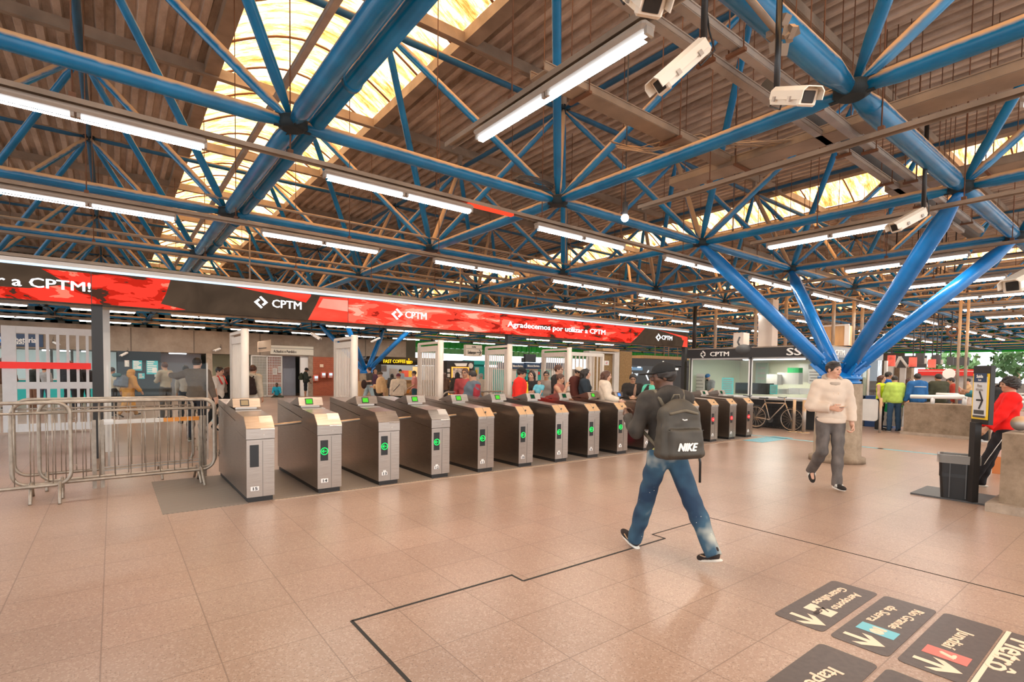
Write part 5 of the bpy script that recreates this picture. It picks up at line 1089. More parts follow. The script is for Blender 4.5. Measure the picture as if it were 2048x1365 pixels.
hw = thing('bird_sculpture', 'dark horned silhouette sitting on the booth fascia', 'ornament', tuple(P(1487, 700, XB-.1))); MB().sphere((0, 0, 0), .22, 8, 0, (.5, 1.3, .8)).obj('body', 'dgrey', hw)
c0 = P(1487, 700, XB-.1); MB().tube([(0, .12, .1), (0, .2, .25), (0, .14, .42)], .03, 6).obj('horn', 'dgrey', hw); MB().tube([(0, -.1, .1), (0, -.3, .15), (0, -.42, .1)], .03, 6).obj('horn', 'dgrey', hw)
# ================================================================ right side: planters, bin, sign post, queue fittings
pl1 = thing('concrete_planter', 'long low concrete wall block with white tube rail on top', 'planter', (17.6, 4.05, 0)); y0, y1 = on(1806, 868, 17.6, 0).y, on(1947, 878, 17.6, 0).y
bx('block', 'conc', 17.6, 18.6, y0, y1, 0, .88, pl1); bx('plinth', 'plank', 17.5, 18.6, y0+.05, y1-.05, 0, .07, pl1)
r_ = MB(); r_.tube([(17.75, y0-.1, 1.06), (17.75, y1+.2, 1.09)], .055, 10).tube([(18.5, y0-.5, 1.13), (18.5, y1+.2, 1.13)], .045, 10); r_.obj('tube_rail', 'white', pl1).matrix_local = pl1.matrix_basis.inverted()
r_ = MB(); 
for yy in (y0-.6, y1+.25): r_.cyl((17.75, yy, .88), (17.75, yy, 1.08), .05, 8)
r_.obj('rail_support', 'white', pl1).matrix_local = pl1.matrix_basis.inverted()
pl2 = thing('concrete_planter', 'concrete wall block cut by the right edge with a steel ball-ended rail', 'planter', (8.3, 1.0, 0))
bx('block', 'conc', 8.25, 9.1, -1.2, 1.28, 0, .93, pl2); bx('plinth', 'plank', 8.12, 9.2, -1.3, 1.38, 0, .10, pl2)
a = on(2040, 850, 8.7, 0); r_ = MB(); r_.sphere((8.7, a.y, 1.03), .09, 10).tube([(8.7, a.y, 1.03), (8.7, -1.2, 1.03)], .05, 10); r_.obj('ball_rail', 'gal', pl2).matrix_local = pl2.matrix_basis.inverted()
pl3 = thing('concrete_planter', 'low concrete wall block behind the boy in red', 'planter', (17.6, 1.5, 0)); bx('block', 'conc', 17.8, 18.8, -1.5, on(1962, 870, 17.8, 0).y, 0, .8, pl3); o = MB().cyl((17.95, on(1985, 800, 17.9, 0).y, 1.0), (17.95, -1.5, 1.0), .05, 10).cyl((18.5, on(1985, 800, 17.9, 0).y, 1.1), (18.5, -1.5, 1.1), .05, 10).obj('tube_rail', 'white', pl3); o.matrix_local = pl3.matrix_basis.inverted()
bn_ = thing('litter_bin', 'black plastic litter bin with a clear liner on a dark floor plate', 'bin', (8.62, 1.74, .02), math.radians(11.5)-math.pi/2)
b = MB(); w0, w1, hh, tt = .165, .20, .53, .11
def rr(w, d_, z, r=.05, n=4):
    out = []
    for cx, cy, a0 in ((w-r, d_-r, 0), (-w+r, d_-r, 90), (-w+r, -d_+r, 180), (w-r, -d_+r, 270)):
        for k in range(n+1): a = math.radians(a0+90*k/n); out.append((cx+r*math.cos(a), cy+r*math.sin(a), z))
    return out
def loft(mb, rings, caps=True, smooth=False, mi=0):
    n = len(rings[0]); vs = [p for r in rings for p in r]; fs = []
    for k in range(len(rings)-1):
        for i in range(n): j = (i+1) % n; fs.append((k*n+i, k*n+j, k*n+n+j, k*n+n+i))
    if caps: fs.append(tuple(range(n-1, -1, -1))); fs.append(tuple((len(rings)-1)*n+i for i in range(n)))
    mb.add(vs, fs, mi, smooth)
loft(b, [rr(w0, .12, 0), rr(w1, .15, hh), rr(w1+.012, .16, hh), rr(w1+.012, .16, hh+.03), rr(w1-.01, .14, hh+.03), rr(w1-.01, .138, hh-.25)], False); b.obj('body', 'blackp', bn_)
l_ = MB(); loft(l_, [rr(w1+.016, .165, hh-.07), rr(w1+.018, .167, hh+.035), rr(w1-.012, .135, hh+.037), rr(w1-.03, .12, hh-.1)], False); l_.obj('liner', mat('bin_liner', (.35, .33, .3), .25, alpha=.55), bn_)
rb_ = MB()
for s in (-.08, .08): rb_.box((s, -.142, .27), (.012, .02, .5))
rb_.obj('rib', 'dgrey', bn_)
tag(MB().box((8.85, 1.55, .01), (.75, 1.3, .02), 0).obj('floor_plate', 'dgrey'), 'dark floor plate under the bin and sign post', 'plate')
sp0 = on(1944, 1004, .02, 2); sg = thing('sign_post', 'tall black post sign with yellow border and an arrow, turned sideways', 'sign', (sp0.x, sp0.y, .02), YAW-math.pi/2)
MB().box((0, 0, .50), (.08, .08, 1.0)).obj('post', 'black', sg)
PB = Matrix.Translation((.075, 0, 0)) @ Matrix.Rotation(math.radians(-99), 4, 'Z'); H0, H1, wv = .98, 1.71, .30
pn = MB(); pn.box((0, 0, (H0+H1)/2), (wv, .05, H1-H0), 0, PB); pn.obj('panel', 'black', sg)
M['signy'] = mat('sign_yellow', (.85, .55, .03), .5); mb = MB(); mb.box((0, -.03, (H0+H1)/2-.02), (wv-.03, .01, H1-H0-.16), 0, PB); fr0 = mb.obj('yellow_border', 'signy', sg)
mb = MB().box((0, -.036, (H0+H1)/2-.02), (wv-.075, .008, H1-H0-.24), 0, PB); mb.obj('white_field', mat('sign_white', (.62, .62, .62), .5), fr0)
mb = MB().box((0, -.042, H1-.15), (wv-.085, .006, .11), 0, PB); mb.obj('dark_header', 'navy', fr0)
F_ = lambda u, z: PB @ Matrix.Translation((u, -.047, z)) @ Matrix.Rotation(math.pi/2, 4, 'X')
text_obj('lettering', 'Saída', .055, 'txtw', fr0, F_(0, H1-.135), .001, .001); text_obj('lettering', 'Exit', .035, 'txtw', fr0, F_(0, H1-.18), 0, .001)
text_obj('lettering', 'Rua', .05, 'grey', fr0, F_(0, H1-.25), .001, .001); text_obj('lettering', 'Norte', .045, 'grey', fr0, F_(0, H1-.30), .001, .001)
mb = MB(); m3 = PB @ Matrix.Translation((0, -.044, 1.28)) @ Matrix.Rotation(math.pi/2, 4, 'X')
for p in stroke([(-.05, 0), (.04, 0)], .022)+stroke([(.0, .11), (.055, 0), (.0, -.11)], .022): mb.prism(p, m3, .002)
mb.obj('arrow', 'txtk', fr0); mb = MB().box((0, -.042, 1.13), (.17, .006, .05), 0, PB).box((0, -.042, 1.075), (.2, .006, .025), 0, PB); mb.obj('dark_label', 'dgrey', fr0)
# rounded grey panels, white cabinet with green badge
for (a, b, c, d, x, m, lb) in [(1720, 1755, 798, 841, 17.3, 'lgrey', 'grey round-cornered queue panel beside the tree column')]:
    y0, y1 = P(a, c, x).y, P(b, d, x).y; z1, z0 = P(a, c, x).z, P(a, d, x).z; t = thing('queue_partition', lb, 'panel', (x, (y0+y1)/2, 0)); MB().prism([(q[0], q[1]) for q in rr((y0-y1)/2, (z1-z0)/2, 0, .09)], Matrix.Translation((0, 0, (z0+z1)/2)) @ Matrix(((0, 0, 1, 0), (1, 0, 0, 0), (0, 1, 0, 0), (0, 0, 0, 1))), .04).obj('panel', m, t)
    for yy in (-(y0-y1)/2-.06, (y0-y1)/2+.06): MB().cyl((.02, yy, 0), (.02, yy, 1.0), .035, 10).obj('post', 'gal', t)
x = 18.6; y0, y1 = P(1762, 800, x).y, P(1806, 800, x).y
t = thing('white_cabinet', 'white cabinet with a round green badge left of the long concrete block', 'cabinet', (x, (y0+y1)/2, 0)); bx('body', 'lgrey', x, x+.4, y0, y1, .12, .92, t); c = P(1774, 816, x-.01); MB().lathe((x, c.y, c.z), (x-.01, c.y, c.z), [(0, .13), (.01, .13)], 20).obj('green_badge', mat('badge_green', (.01, .42, .12), .5), t).matrix_local = t.matrix_basis.inverted()
c1, c2 = P(1796, 807, x-.02), P(1806, 833, x-.02); bx('notice', 'lgrey', x-.02, x, c1.y, c2.y, c2.z, c1.z, t); bx('notice_head', 'lgreen', x-.025, x-.02, c1.y, c2.y, c1.z-.12, c1.z, t)
tag(MB().box((19.4, P(1758, 800, 19.4).y, .5), (.4, .9, 1.0)).obj('blue_desk', mat('desk_blue', (.02, .06, .18), .5)), 'dark blue desk beside the woman in the yellow vest', 'desk')
tag(MB().box((19.0, P(1797, 800, 19).y, .95), (.3, .5, .2)).obj('orange_box', 'orange'), 'orange box on the desk behind the white cabinet', 'box')
t = thing('rounded_panel', 'pinkish round-cornered panel with orange base behind the boy in red', 'panel', (11.6, on(1990, 900, 11.6, 0).y, 0)); y0, y1 = on(1972, 880, 11.6, 0).y, on(2060, 880, 11.6, 0).y
MB().prism([(q[0], q[1]) for q in rr((y0-y1)/2, .47, 0, .14)], Matrix.Translation((0, -.2, .58)) @ Matrix(((0, 0, 1, 0), (1, 0, 0, 0), (0, 1, 0, 0), (0, 0, 0, 1))), .05).obj('panel', mat('pink_panel', (.62, .45, .38), .5), t); MB().box((-.02, -.2, .14), (.08, y0-y1-.1, .28)).obj('orange_base', mat('orange_base', (.6, .2, .06), .6), t)
# twin vertical pipes
t = thing('twin_pipes', 'pair of tall cream vertical pipes in front of the far red kiosk', 'pipe', (20.0, on(1921, 790, 20.0, 0).y, 0)); 
for s in (-.07, .07): MB().cyl((0, s*1.3, .0), (0, s*1.3, 4.2), .04, 10).obj('pipe', 'tan', t)
MB().box((.02, .02, 2.1), (.08, .35, .25)).obj('junction_box', 'dgrey', t); mb = MB().tube([(0, .25+.13*math.cos(a), 3.0+.13*math.sin(a)) for a in np.linspace(0, 6.28, 20)[:-1]], .035, 6, 0, True); mb.obj('coil', 'rust', t)
# red kiosk far right and posters hanging
x = 38; t = thing('red_kiosk', 'far kiosk with a red fascia, round emblem and white shutters', 'kiosk', (x, P(1900, 760, x).y, 0)); y0, y1 = P(1838, 750, x).y, P(1975, 750, x).y
bx('fascia', 'red', x-.3, x, y0, y1, P(1900, 752, x).z, P(1900, 739, x).z, t); bx('fascia_line', 'white', x-.32, x-.3, y0, y1, P(1900, 743.5, x).z, P(1900, 742.5, x).z, t); bx('shutter', mat('shutter_white', (.5, .48, .46), .5, noise=.1, scale=3, stretch=(1, .2, 8)), x, x+.2, y0, y1, 0, P(1900, 752, x).z, t); c = P(1898, 748, x-.33)
MB().lathe((c.x, c.y, c.z), (c.x-.02, c.y, c.z), [(0, .3), (.02, .3)], 16).obj('round_emblem', 'white', t).matrix_local = t.matrix_basis.inverted()
for i, (a, b, c, d, m, lb) in enumerate([(1775, 1789, 711, 733, 'red', 'red lit poster hanging over the far queue, leftmost'), (1818, 1832, 715, 734, 'red', 'red lit poster hanging over the far queue, middle'), (1856, 1870, 719, 736, 'red', 'red lit poster hanging over the far queue, rightmost'), (1831, 1847, 707, 728, 'dgrey', 'dark monitor box hanging over the far queue, leftmost'), (1865, 1880, 710, 729, 'dgrey', 'dark monitor box hanging over the far queue, middle'), (1894, 1906, 714, 731, 'dgrey', 'dark monitor box hanging over the far queue, rightmost'), (1843, 1853, 717, 728, 'lgrey', 'small pale sign hanging beside the leftmost monitor box'), (1876, 1885, 720, 729, 'lgrey', 'small pale sign hanging beside the middle monitor box')]):
    x = 24+.2*i; t = thing('hanging_poster' if m == 'red' else ('hanging_monitor' if m == 'dgrey' else 'hanging_sign'), lb, 'sign', tuple(P((a+b)/2, (c+d)/2, x))); y0, y1 = P(a, c, x).y, P(b, d, x).y; z1, z0 = P(a, c, x).z, P(a, d, x).z
    bx('board', mat('poster_red', (.8, .12, .08), .5, em=.3, noise=.6, scale=4) if m == 'red' else m, x, x+.1, y0, y1, z0, z1, t); MB().cyl((x+.05, (y0+y1)/2, z1), (x+.05, (y0+y1)/2, ZR+.05), .02, 6).obj('hanger_rod', 'dgrey', t).matrix_local = t.matrix_basis.inverted()
# queue rails far right
for i, (x, a, b, lb) in enumerate([(26, 1790, 1840, 'pale queue railing in the far right crowd, left'), (27, 1960, 2060, 'pale queue railing in the far right crowd, right'), (24, 1880, 1950, 'pale queue railing in the far right crowd, middle')]):
    y0, y1 = P(a, 780, x).y, P(b, 780, x).y; t = thing('queue_railing', lb, 'railing', (x, y0, 0)); mb = MB().cyl((x, y0, 1.05), (x, y1, 1.05), .03, 8).cyl((x, y0, .2), (x, y1, .2), .03, 8); mb.obj('rail', 'lgrey', t).matrix_local = t.matrix_basis.inverted(); n = int((y0-y1)/.25)+1
    for k in range(n+1): o = MB().cyl((x, y0+(y1-y0)*k/n, .0), (x, y0+(y1-y0)*k/n, 1.05), .02, 6).obj('bar', 'lgrey', t); o.matrix_local = t.matrix_basis.inverted()
o = thing('brown_kiosk', 'brown boarded kiosk with grey posts far behind the woman in the yellow vest', 'kiosk', (27, P(1795, 760, 27).y, 0)); y0, y1 = P(1768, 760, 27).y, P(1822, 760, 27).y
bx('board', 'conc', 27, 27.4, y0, y1, 0, 2.15, o); 
for px in (1781, 1805): y = P(px, 760, 26.9).y; bx('post', 'lgrey', 26.85, 27, y-.1, y+.1, 0, 2.2, o)
t = thing('roof_truss_dark', 'dark angular steel bracket with pale diagonals above the far brown kiosk', 'bracket', (26, P(1800, 720, 26).y, 2.3)); mb = MB(); a, b, c, d = P(1790, 735, 26), P(1800, 714, 26), P(1815, 735, 26), P(1835, 714, 26)
for q, w in ((a, b), (b, c), (c, d)): mb.cyl(tuple(q), tuple(w), .05, 6)
mb.obj('diagonal', 'lgrey', t).matrix_local = t.matrix_basis.inverted(); bx('panel', 'dgrey', 26.2, 26.3, P(1788, 720, 26).y, P(1850, 720, 26).y, P(1800, 736, 26).z, P(1800, 712, 26).z, t)
# ================================================================ people: signed-distance bodies meshed as one continuous surface
class Field:
    def __init__(s, X, Y, Z): s.A = [np.asarray(a, np.float32) for a in (X, Y, Z)]; s.F = np.full([len(a) for a in s.A], .5, np.float32)
    def _sub(s, lo, hi, pad):
        sl = []
        for a, l, h in zip(s.A, lo, hi):
            i0 = max(0, int(np.searchsorted(a, l-pad))-1); i1 = min(len(a), int(np.searchsorted(a, h+pad))+1); sl.append(slice(i0, i1))
        if any(q.stop-q.start < 2 for q in sl): return None, None
        return tuple(sl), np.meshgrid(*[a[q] for a, q in zip(s.A, sl)], indexing='ij', sparse=True)
    def _mix(s, sl, d, k):
        f = s.F[sl]; h = np.clip(.5+.5*(f-d)/k, 0, 1); s.F[sl] = f*(1-h)+d*h-k*h*(1-h)
    def cone(s, a, b, r0, r1, k=.02, sq=None):
        a = np.array(a, float); b = np.array(b, float); R_ = max(r0, r1); sl, g = s._sub(np.minimum(a, b), np.maximum(a, b), R_+k+.03)
        if sl is None: return s
        ba = b-a; L2 = max(float(ba@ba), 1e-9); p = [g[i]-a[i] for i in range(3)]; t = np.clip((p[0]*ba[0]+p[1]*ba[1]+p[2]*ba[2])/L2, 0, 1)
        d = np.sqrt(sum((p[i]-t*ba[i])**2 for i in range(3)))-(r0+(r1-r0)*t); s._mix(sl, d, k); return s
    def rbox(s, c, b, r, k, R, taper=0):
        c = np.array(c, float); m = max(b)+r; sl, g = s._sub(c-m*1.4, c+m*1.4, k+.03)
        if sl is None: return s
        p = [g[i]-c[i] for i in range(3)]; p = [sum(R[j][i]*p[j] for j in range(3)) for i in range(3)]
        if taper: f_ = 1-taper*np.clip(p[2]/b[2], -1, 1); p[0] = p[0]/f_; p[1] = p[1]/f_
        q = [np.abs(p[i])-b[i] for i in range(3)]; d = np.sqrt(sum(np.maximum(v, 0)**2 for v in q))+np.minimum(np.maximum(np.maximum(q[0], q[1]), q[2]), 0)-r; s._mix(sl, d, k); return s
    def ell(s, c, r, k=.02, R=None):
        c = np.array(c, float); m = max(r); sl, g = s._sub(c-m, c+m, k+.03)
        if sl is None: return s
        s._mix(sl, s._ed(g, c, r, R), k); return s
    def _ed(s, g, c, r, R):
        p = [g[i]-c[i] for i in range(3)]
        if R is not None: p = [sum(R[j][i]*p[j] for j in range(3)) for i in range(3)]
        k0 = np.sqrt(sum((p[i]/r[i])**2 for i in range(3)))+1e-6; k1 = np.sqrt(sum((p[i]/r[i]**2)**2 for i in range(3)))+1e-6
        return k0*(k0-1)/k1
    def cut_ell(s, c, r, k=.01, R=None):
        c = np.array(c, float); m = max(r); sl, g = s._sub(c-m, c+m, .03)
        if sl is None: return s
        d = -s._ed(g, c, r, R); f = s.F[sl]; s.F[sl] = np.maximum(f, d); return s
    def plane(s, p, n):
        """keep the side where (x-p).n < 0"""
        g = np.meshgrid(*s.A, indexing='ij', sparse=True); s.F = np.maximum(s.F, sum((g[i]-p[i])*n[i] for i in range(3))).astype(np.float32); return s
    def folds(s, amp, fr, seed=0):
        g = np.meshgrid(*s.A, indexing='ij', sparse=True); rs = np.random.RandomState(seed)
        for _ in range(5):
            v = rs.normal(size=3); v /= np.linalg.norm(v); v[2] = v[2]*1.6; w = rs.normal(size=3)*3; ph = rs.uniform(0, 6)
            s.F += (amp/2.2*np.sin(fr*(v[0]*g[0]+v[1]*g[1]+v[2]*g[2])+np.sin(w[0]*g[0]*3+w[1]*g[1]*3+w[2]*g[2]*3)*1.5+ph)).astype(np.float32)
        return s
    def mesh(s, name, mats, col=None):
        F = s.F; nx, ny, nz = F.shape; ins = F < 0
        if not ins.any(): return None
        cnt = np.zeros((nx-1, ny-1, nz-1), np.int8); acc = np.zeros((nx-1, ny-1, nz-1, 3), np.float32)
        cr = [(0, 0, 0), (1, 0, 0), (0, 1, 0), (1, 1, 0), (0, 0, 1), (1, 0, 1), (0, 1, 1), (1, 1, 1)]
        C = lambda o: (slice(o[0], nx-1+o[0]), slice(o[1], ny-1+o[1]), slice(o[2], nz-1+o[2]))
        tot = sum(ins[C(o)].astype(np.int8) for o in cr); act = (tot > 0) & (tot < 8)
        I = np.argwhere(act); n = len(I); idx = -np.ones(act.shape, np.int64); idx[act] = np.arange(n)
        P_ = np.zeros((n, 3)); K = np.zeros(n)
        for a, b in ((0, 1), (2, 3), (4, 5), (6, 7), (0, 2), (1, 3), (4, 6), (5, 7), (0, 4), (1, 5), (2, 6), (3, 7)):
            oa, ob = np.array(cr[a]), np.array(cr[b]); ia, ib = I+oa, I+ob; fa = F[ia[:, 0], ia[:, 1], ia[:, 2]]; fb = F[ib[:, 0], ib[:, 1], ib[:, 2]]
            m = (fa < 0) != (fb < 0); t = np.where(m, fa/np.where(m, fa-fb, 1), 0); P_ += np.where(m[:, None], ia+t[:, None]*(ob-oa), 0); K += m
        P_ /= K[:, None]; V_ = np.stack([np.interp(P_[:, i], np.arange(len(s.A[i])), s.A[i]) for i in range(3)], 1)
        fs = []
        for ax in range(3):
            o = [0, 0, 0]; o[ax] = 1; A_ = ins[tuple(slice(0, F.shape[i]-o[i]) for i in range(3))]; B_ = ins[tuple(slice(o[i], None) for i in range(3))]
            E = np.argwhere(A_ != B_); u, v = (ax+1) % 3, (ax+2) % 3
            E = E[(E[:, u] > 0) & (E[:, v] > 0) & (E[:, u] < F.shape[u]-1) & (E[:, v] < F.shape[v]-1)]
            q = []
            for du, dv in ((-1, -1), (0, -1), (0, 0), (-1, 0)): e = E.copy(); e[:, u] += du; e[:, v] += dv; q.append(idx[e[:, 0], e[:, 1], e[:, 2]])
            q = np.stack(q, 1); fl = ~A_[E[:, 0], E[:, 1], E[:, 2]]; q[fl] = q[fl][:, ::-1]; fs.append(q)
        fs = np.concatenate(fs); fs = fs[(fs >= 0).all(1)]
        me = bpy.data.meshes.new(name); me.vertices.add(n); me.vertices.foreach_set('co', V_.ravel()); me.loops.add(len(fs)*4); me.loops.foreach_set('vertex_index', fs.ravel().astype(np.int32))
        me.polygons.add(len(fs)); me.polygons.foreach_set('loop_start', np.arange(0, len(fs)*4, 4, dtype=np.int32)); me.polygons.foreach_set('loop_total', np.full(len(fs), 4, np.int32))
        for m in (mats if isinstance(mats, (list, tuple)) else [mats]): me.materials.append(M[m] if isinstance(m, str) else m)
        me.polygons.foreach_set('use_smooth', np.ones(len(fs), bool))
        if col is not None: me.polygons.foreach_set('material_index', col(V_[fs].mean(1)).astype(np.int32))
        me.update(calc_edges=True); me.validate(); return me
def axis_(lo, hi, h, dense=()):
    out = [lo]
    while out[-1] < hi:
        st = h
        for a, b, hh in dense:
            if a-h*.5 <= out[-1] <= b: st = min(st, hh)
        out.append(out[-1]+st)
    return out
SK = {'d': (.125, .055, .03), 'm': (.36, .17, .09), 'l': (.60, .33, .22), 't': (.46, .24, .14)}
for k_, v_ in SK.items(): M['skin_'+k_] = mat('skin_'+k_, v_, .45, noise=.06, scale=20)
CM = {}
def cl(c, rough=.85, noise=.12):
    c = tuple(c) if not isinstance(c, str) else c
    if isinstance(c, str): return c
    if c not in CM: CM[c] = mat('cloth_%d' % len(CM), c, rough, noise=noise, scale=14, spec=.2)
    return CM[c]
M['hairk'] = mat('dark_hair', (.02, .014, .010), .55, noise=.4, scale=60, stretch=(1, 1, .2)); M['hairb'] = mat('brown_hair', (.09, .035, .018), .55, noise=.4, scale=60, stretch=(1, 1, .2)); M['hairg'] = mat('grey_hair', (.3, .28, .26), .6)
M['eye'] = mat('eye_dark', (.02, .012, .01), .25); M['lip'] = mat('lips', (.40, .12, .09), .5)
V3 = lambda *a: np.array(a, float)
def skeleton(p):
    """joints in local metres: forward +y, right +x; z=0 on the ground"""
    s = p.get('H', 1.72)/1.75; w = p.get('w', 1.0); J = {}; D2 = math.radians
    th, sh_, an = .43*s, .42*s, .085*s
    hip = V3(0, 0, 0); lean = D2(p.get('lean', 0)); tw = D2(p.get('twist', 0)); roll = D2(p.get('roll', 0))
    def T(v):
        x, y, z = v; x, y = x*math.cos(tw)-y*math.sin(tw), x*math.sin(tw)+y*math.cos(tw); y, z = y*math.cos(lean)+z*math.sin(lean), z*math.cos(lean)-y*math.sin(lean); x, z = x*math.cos(roll)+z*math.sin(roll), z*math.cos(roll)-x*math.sin(roll); return V3(x, y, z)
    J['pel'] = hip
    for sd, sg in (('L', -1), ('R', 1)):
        hf, kn = D2(p.get('hip'+sd, 0)), D2(p.get('knee'+sd, 3)); ha = D2(p.get('spread'+sd, 4)); h0 = hip+V3(sg*.088*s, 0, -.02*s)
        u = V3(sg*math.sin(ha), math.sin(hf)*math.cos(ha), -math.cos(hf)*math.cos(ha)); k = h0+u*th; a2 = hf-kn; u2 = V3(sg*math.sin(ha)*.4, math.sin(a2), -math.cos(a2)); u2 /= np.linalg.norm(u2); a = k+u2*sh_
        fp = D2(p.get('foot'+sd, 0)) ; ft = D2(p.get('toe'+sd, 6)*sg); J['hip'+sd], J['kn'+sd], J['an'+sd] = h0, k, a; J['fd'+sd] = V3(math.sin(ft)*math.cos(fp), math.cos(ft)*math.cos(fp), math.sin(fp))
    J['waist'] = T(V3(0, 0, .14*s)); J['chest'] = T(V3(0, 0, .34*s)); J['neck'] = T(V3(0, .0, .53*s)); sl_ = p.get('shr', 0)*s
    hp, hy = D2(p.get('nod', 0)), D2(p.get('turn', 0))
    for sd, sg in (('L', -1), ('R', 1)):
        S0 = T(V3(sg*.178*s*(.5+.5*w), 0, .475*s+sl_)); f, ab, e, t = (D2(p.get(n+sd, dflt)) for n, dflt in (('arm', 5), ('abd', 9), ('elb', 14), ('inw', 10)))
        u = V3(sg*math.sin(ab), math.sin(f)*math.cos(ab), -math.cos(f)*math.cos(ab)); w0 = V3(0, math.cos(f), math.sin(f)); w1 = w0*math.cos(t)+V3(-sg, 0, 0)*math.sin(t); w1 = w1-u*(w1@u); w1 /= np.linalg.norm(w1)
        E_ = S0+T(u)*.285*s; fd = T(u*math.cos(e)+w1*math.sin(e)); Wr = E_+fd*.25*s; J['sh'+sd], J['el'+sd], J['wr'+sd], J['hd'+sd] = S0, E_, Wr, fd/np.linalg.norm(fd)
        pn = T(V3(-sg, 0, 0)); pn = pn-J['hd'+sd]*(pn@J['hd'+sd]); J['pn'+sd] = pn/np.linalg.norm(pn)
    hc = J['neck']+T(V3(0, .012*s, .075*s)); Rz = np.array([[math.cos(hy), -math.sin(hy), 0], [math.sin(hy), math.cos(hy), 0], [0, 0, 1]]); Rx = np.array([[1, 0, 0], [0, math.cos(hp), math.sin(hp)], [0, -math.sin(hp), math.cos(hp)]])
    J['HR'] = Rz @ Rx; J['head'] = hc+J['HR'] @ V3(0, .012*s, .075*s)
    if p.get('z0') is not None: dz = p['z0']
    else: dz = -min(min(J['an'+q][2]-an*(1+.0*0)-max(0, -J['fd'+q][2])*.17*s-max(0, J['fd'+q][2])*.02 for q in 'LR'), 9)
    for k in list(J):
        if k[:2] not in ('fd', 'hd', 'pn', 'HR'): J[k] = J[k]+V3(0, 0, dz)
    J['s'] = s; J['w'] = w; return J
def hand(F, J, sd, s, pose='relax', r=.0088, k=.006):
    W_, d, n = J['wr'+sd], J['hd'+sd], J['pn'+sd]; a = np.cross(d, n); sg = -1 if sd == 'L' else 1; curl = {'relax': 35, 'fist': 78, 'hold': 60, 'open': 12}[pose]; tv = a*(1 if True else 0)
    up = V3(0, 1, .3); ts = 1 if (a @ up) > 0 else -1
    pc = W_+d*.055*s
    F.cone(W_, W_+d*.02, .024*s, .026*s, .015)
    for q in (-.027, -.009, .009, .027): F.cone(W_+d*.02*s+a*q*.6*s, W_+d*.088*s+a*q*s, .0145*s, .0125*s, .012)
    for i, q in enumerate((.029, .010, -.009, -.027)):
        L_ = (.040, .044, .041, .033)[i]*s; p0 = W_+d*.088*s+a*q*ts*s; c = math.radians(curl+i*4); dd = d
        for seg in range(3):
            ang = c*(seg+1)*.62 if seg < 2 else c*1.7; dn = d*math.cos(ang)+n*math.sin(ang); p1 = p0+dn*L_*(1, .72, .6)[seg]; F.cone(p0, p1, (r-.0006*seg)*s, (r-.0006*seg-.0006)*s, k); p0 = p1
    t0 = W_+d*.028*s+a*.026*ts*s; t1 = t0+(d*.6+a*ts*.75+n*.35)*.036*s; t2 = t1+(d*.85+n*.55)*.030*s; t3 = t2+(d*.8+n*.6)*.022*s
    F.cone(t0, t1, .013*s, .0105*s, .01).cone(t1, t2, .0105*s, .0095*s, k).cone(t2, t3, .0092*s, .008*s, k)
def head(F, J, s, fine=False, fat=1, hq=1):
    R = J['HR']; c = J['head']; at = lambda x, y, z: c+R @ (V3(x, y, z)*s)
    F.ell(at(0, -.008, .022), (.074*s, .092*s, .088*s), .03, R); F.ell(at(0, .030, -.035), (.054*s*fat, .056*s, .068*s), .03, R); F.ell(at(0, .052, -.083), (.026*s, .026*s, .022*s), .025, R)
    F.ell(at(0, .066, .025), (.045*s, .025*s, .018*s), .02, R)
    F.cone(at(0, .083, .012), at(0, .103, -.018), .008*s, .0125*s, .010); F.ell(at(0, .096, -.024), (.017*s, .012*s, .010*s), .008, R)
    for sg in (-1, 1):
        F.ell(at(sg*.076, -.004, -.004), (.009*s, .020*s, .031*s), .008, R)
        F.ell(at(sg*.042, .055, -.022), (.022*s, .022*s, .018*s), .02, R)
        if fine: F.cut_ell(at(sg*.030, .100, .008), (.016*s, .014*s, .009*s), .01, R); F.ell(at(sg*.030, .078, .008), (.0125*s, .0125*s, .0125*s), .004, R)
    F.ell(at(0, .080, -.053), (.024*s, .014*s, .0065*s), .006, R); F.ell(at(0, .079, -.062), (.020*s, .013*s, .0065*s), .006, R)
    F.cone(J['neck']-V3(0, 0, .03)*s, at(0, -.02, -.05), .060*s*fat, .054*s*fat, .03)
def face_cols(J, s):
    R = J['HR']; c = J['head']
    def f(P_):
        q = ((P_-c) @ R)/s; out = np.zeros(len(P_), int)
        for sg in (-1, 1): out[(((q[:, 0]-sg*.030)/.014)**2+((q[:, 2]-.008)/.0065)**2 < 1) & (q[:, 1] > .05)] = 1
        for sg in (-1, 1): out[(np.abs(q[:, 0]-sg*.031) < .018) & (np.abs(q[:, 2]-.031+abs(sg)*.1*np.abs(np.abs(q[:, 0])-.03)) < .0042) & (q[:, 1] > .05)] = 3
        out[((q[:, 0]/.023)**2+((q[:, 2]+.057)/.010)**2 < 1) & (q[:, 1] > .06)] = 2; return out
    return f
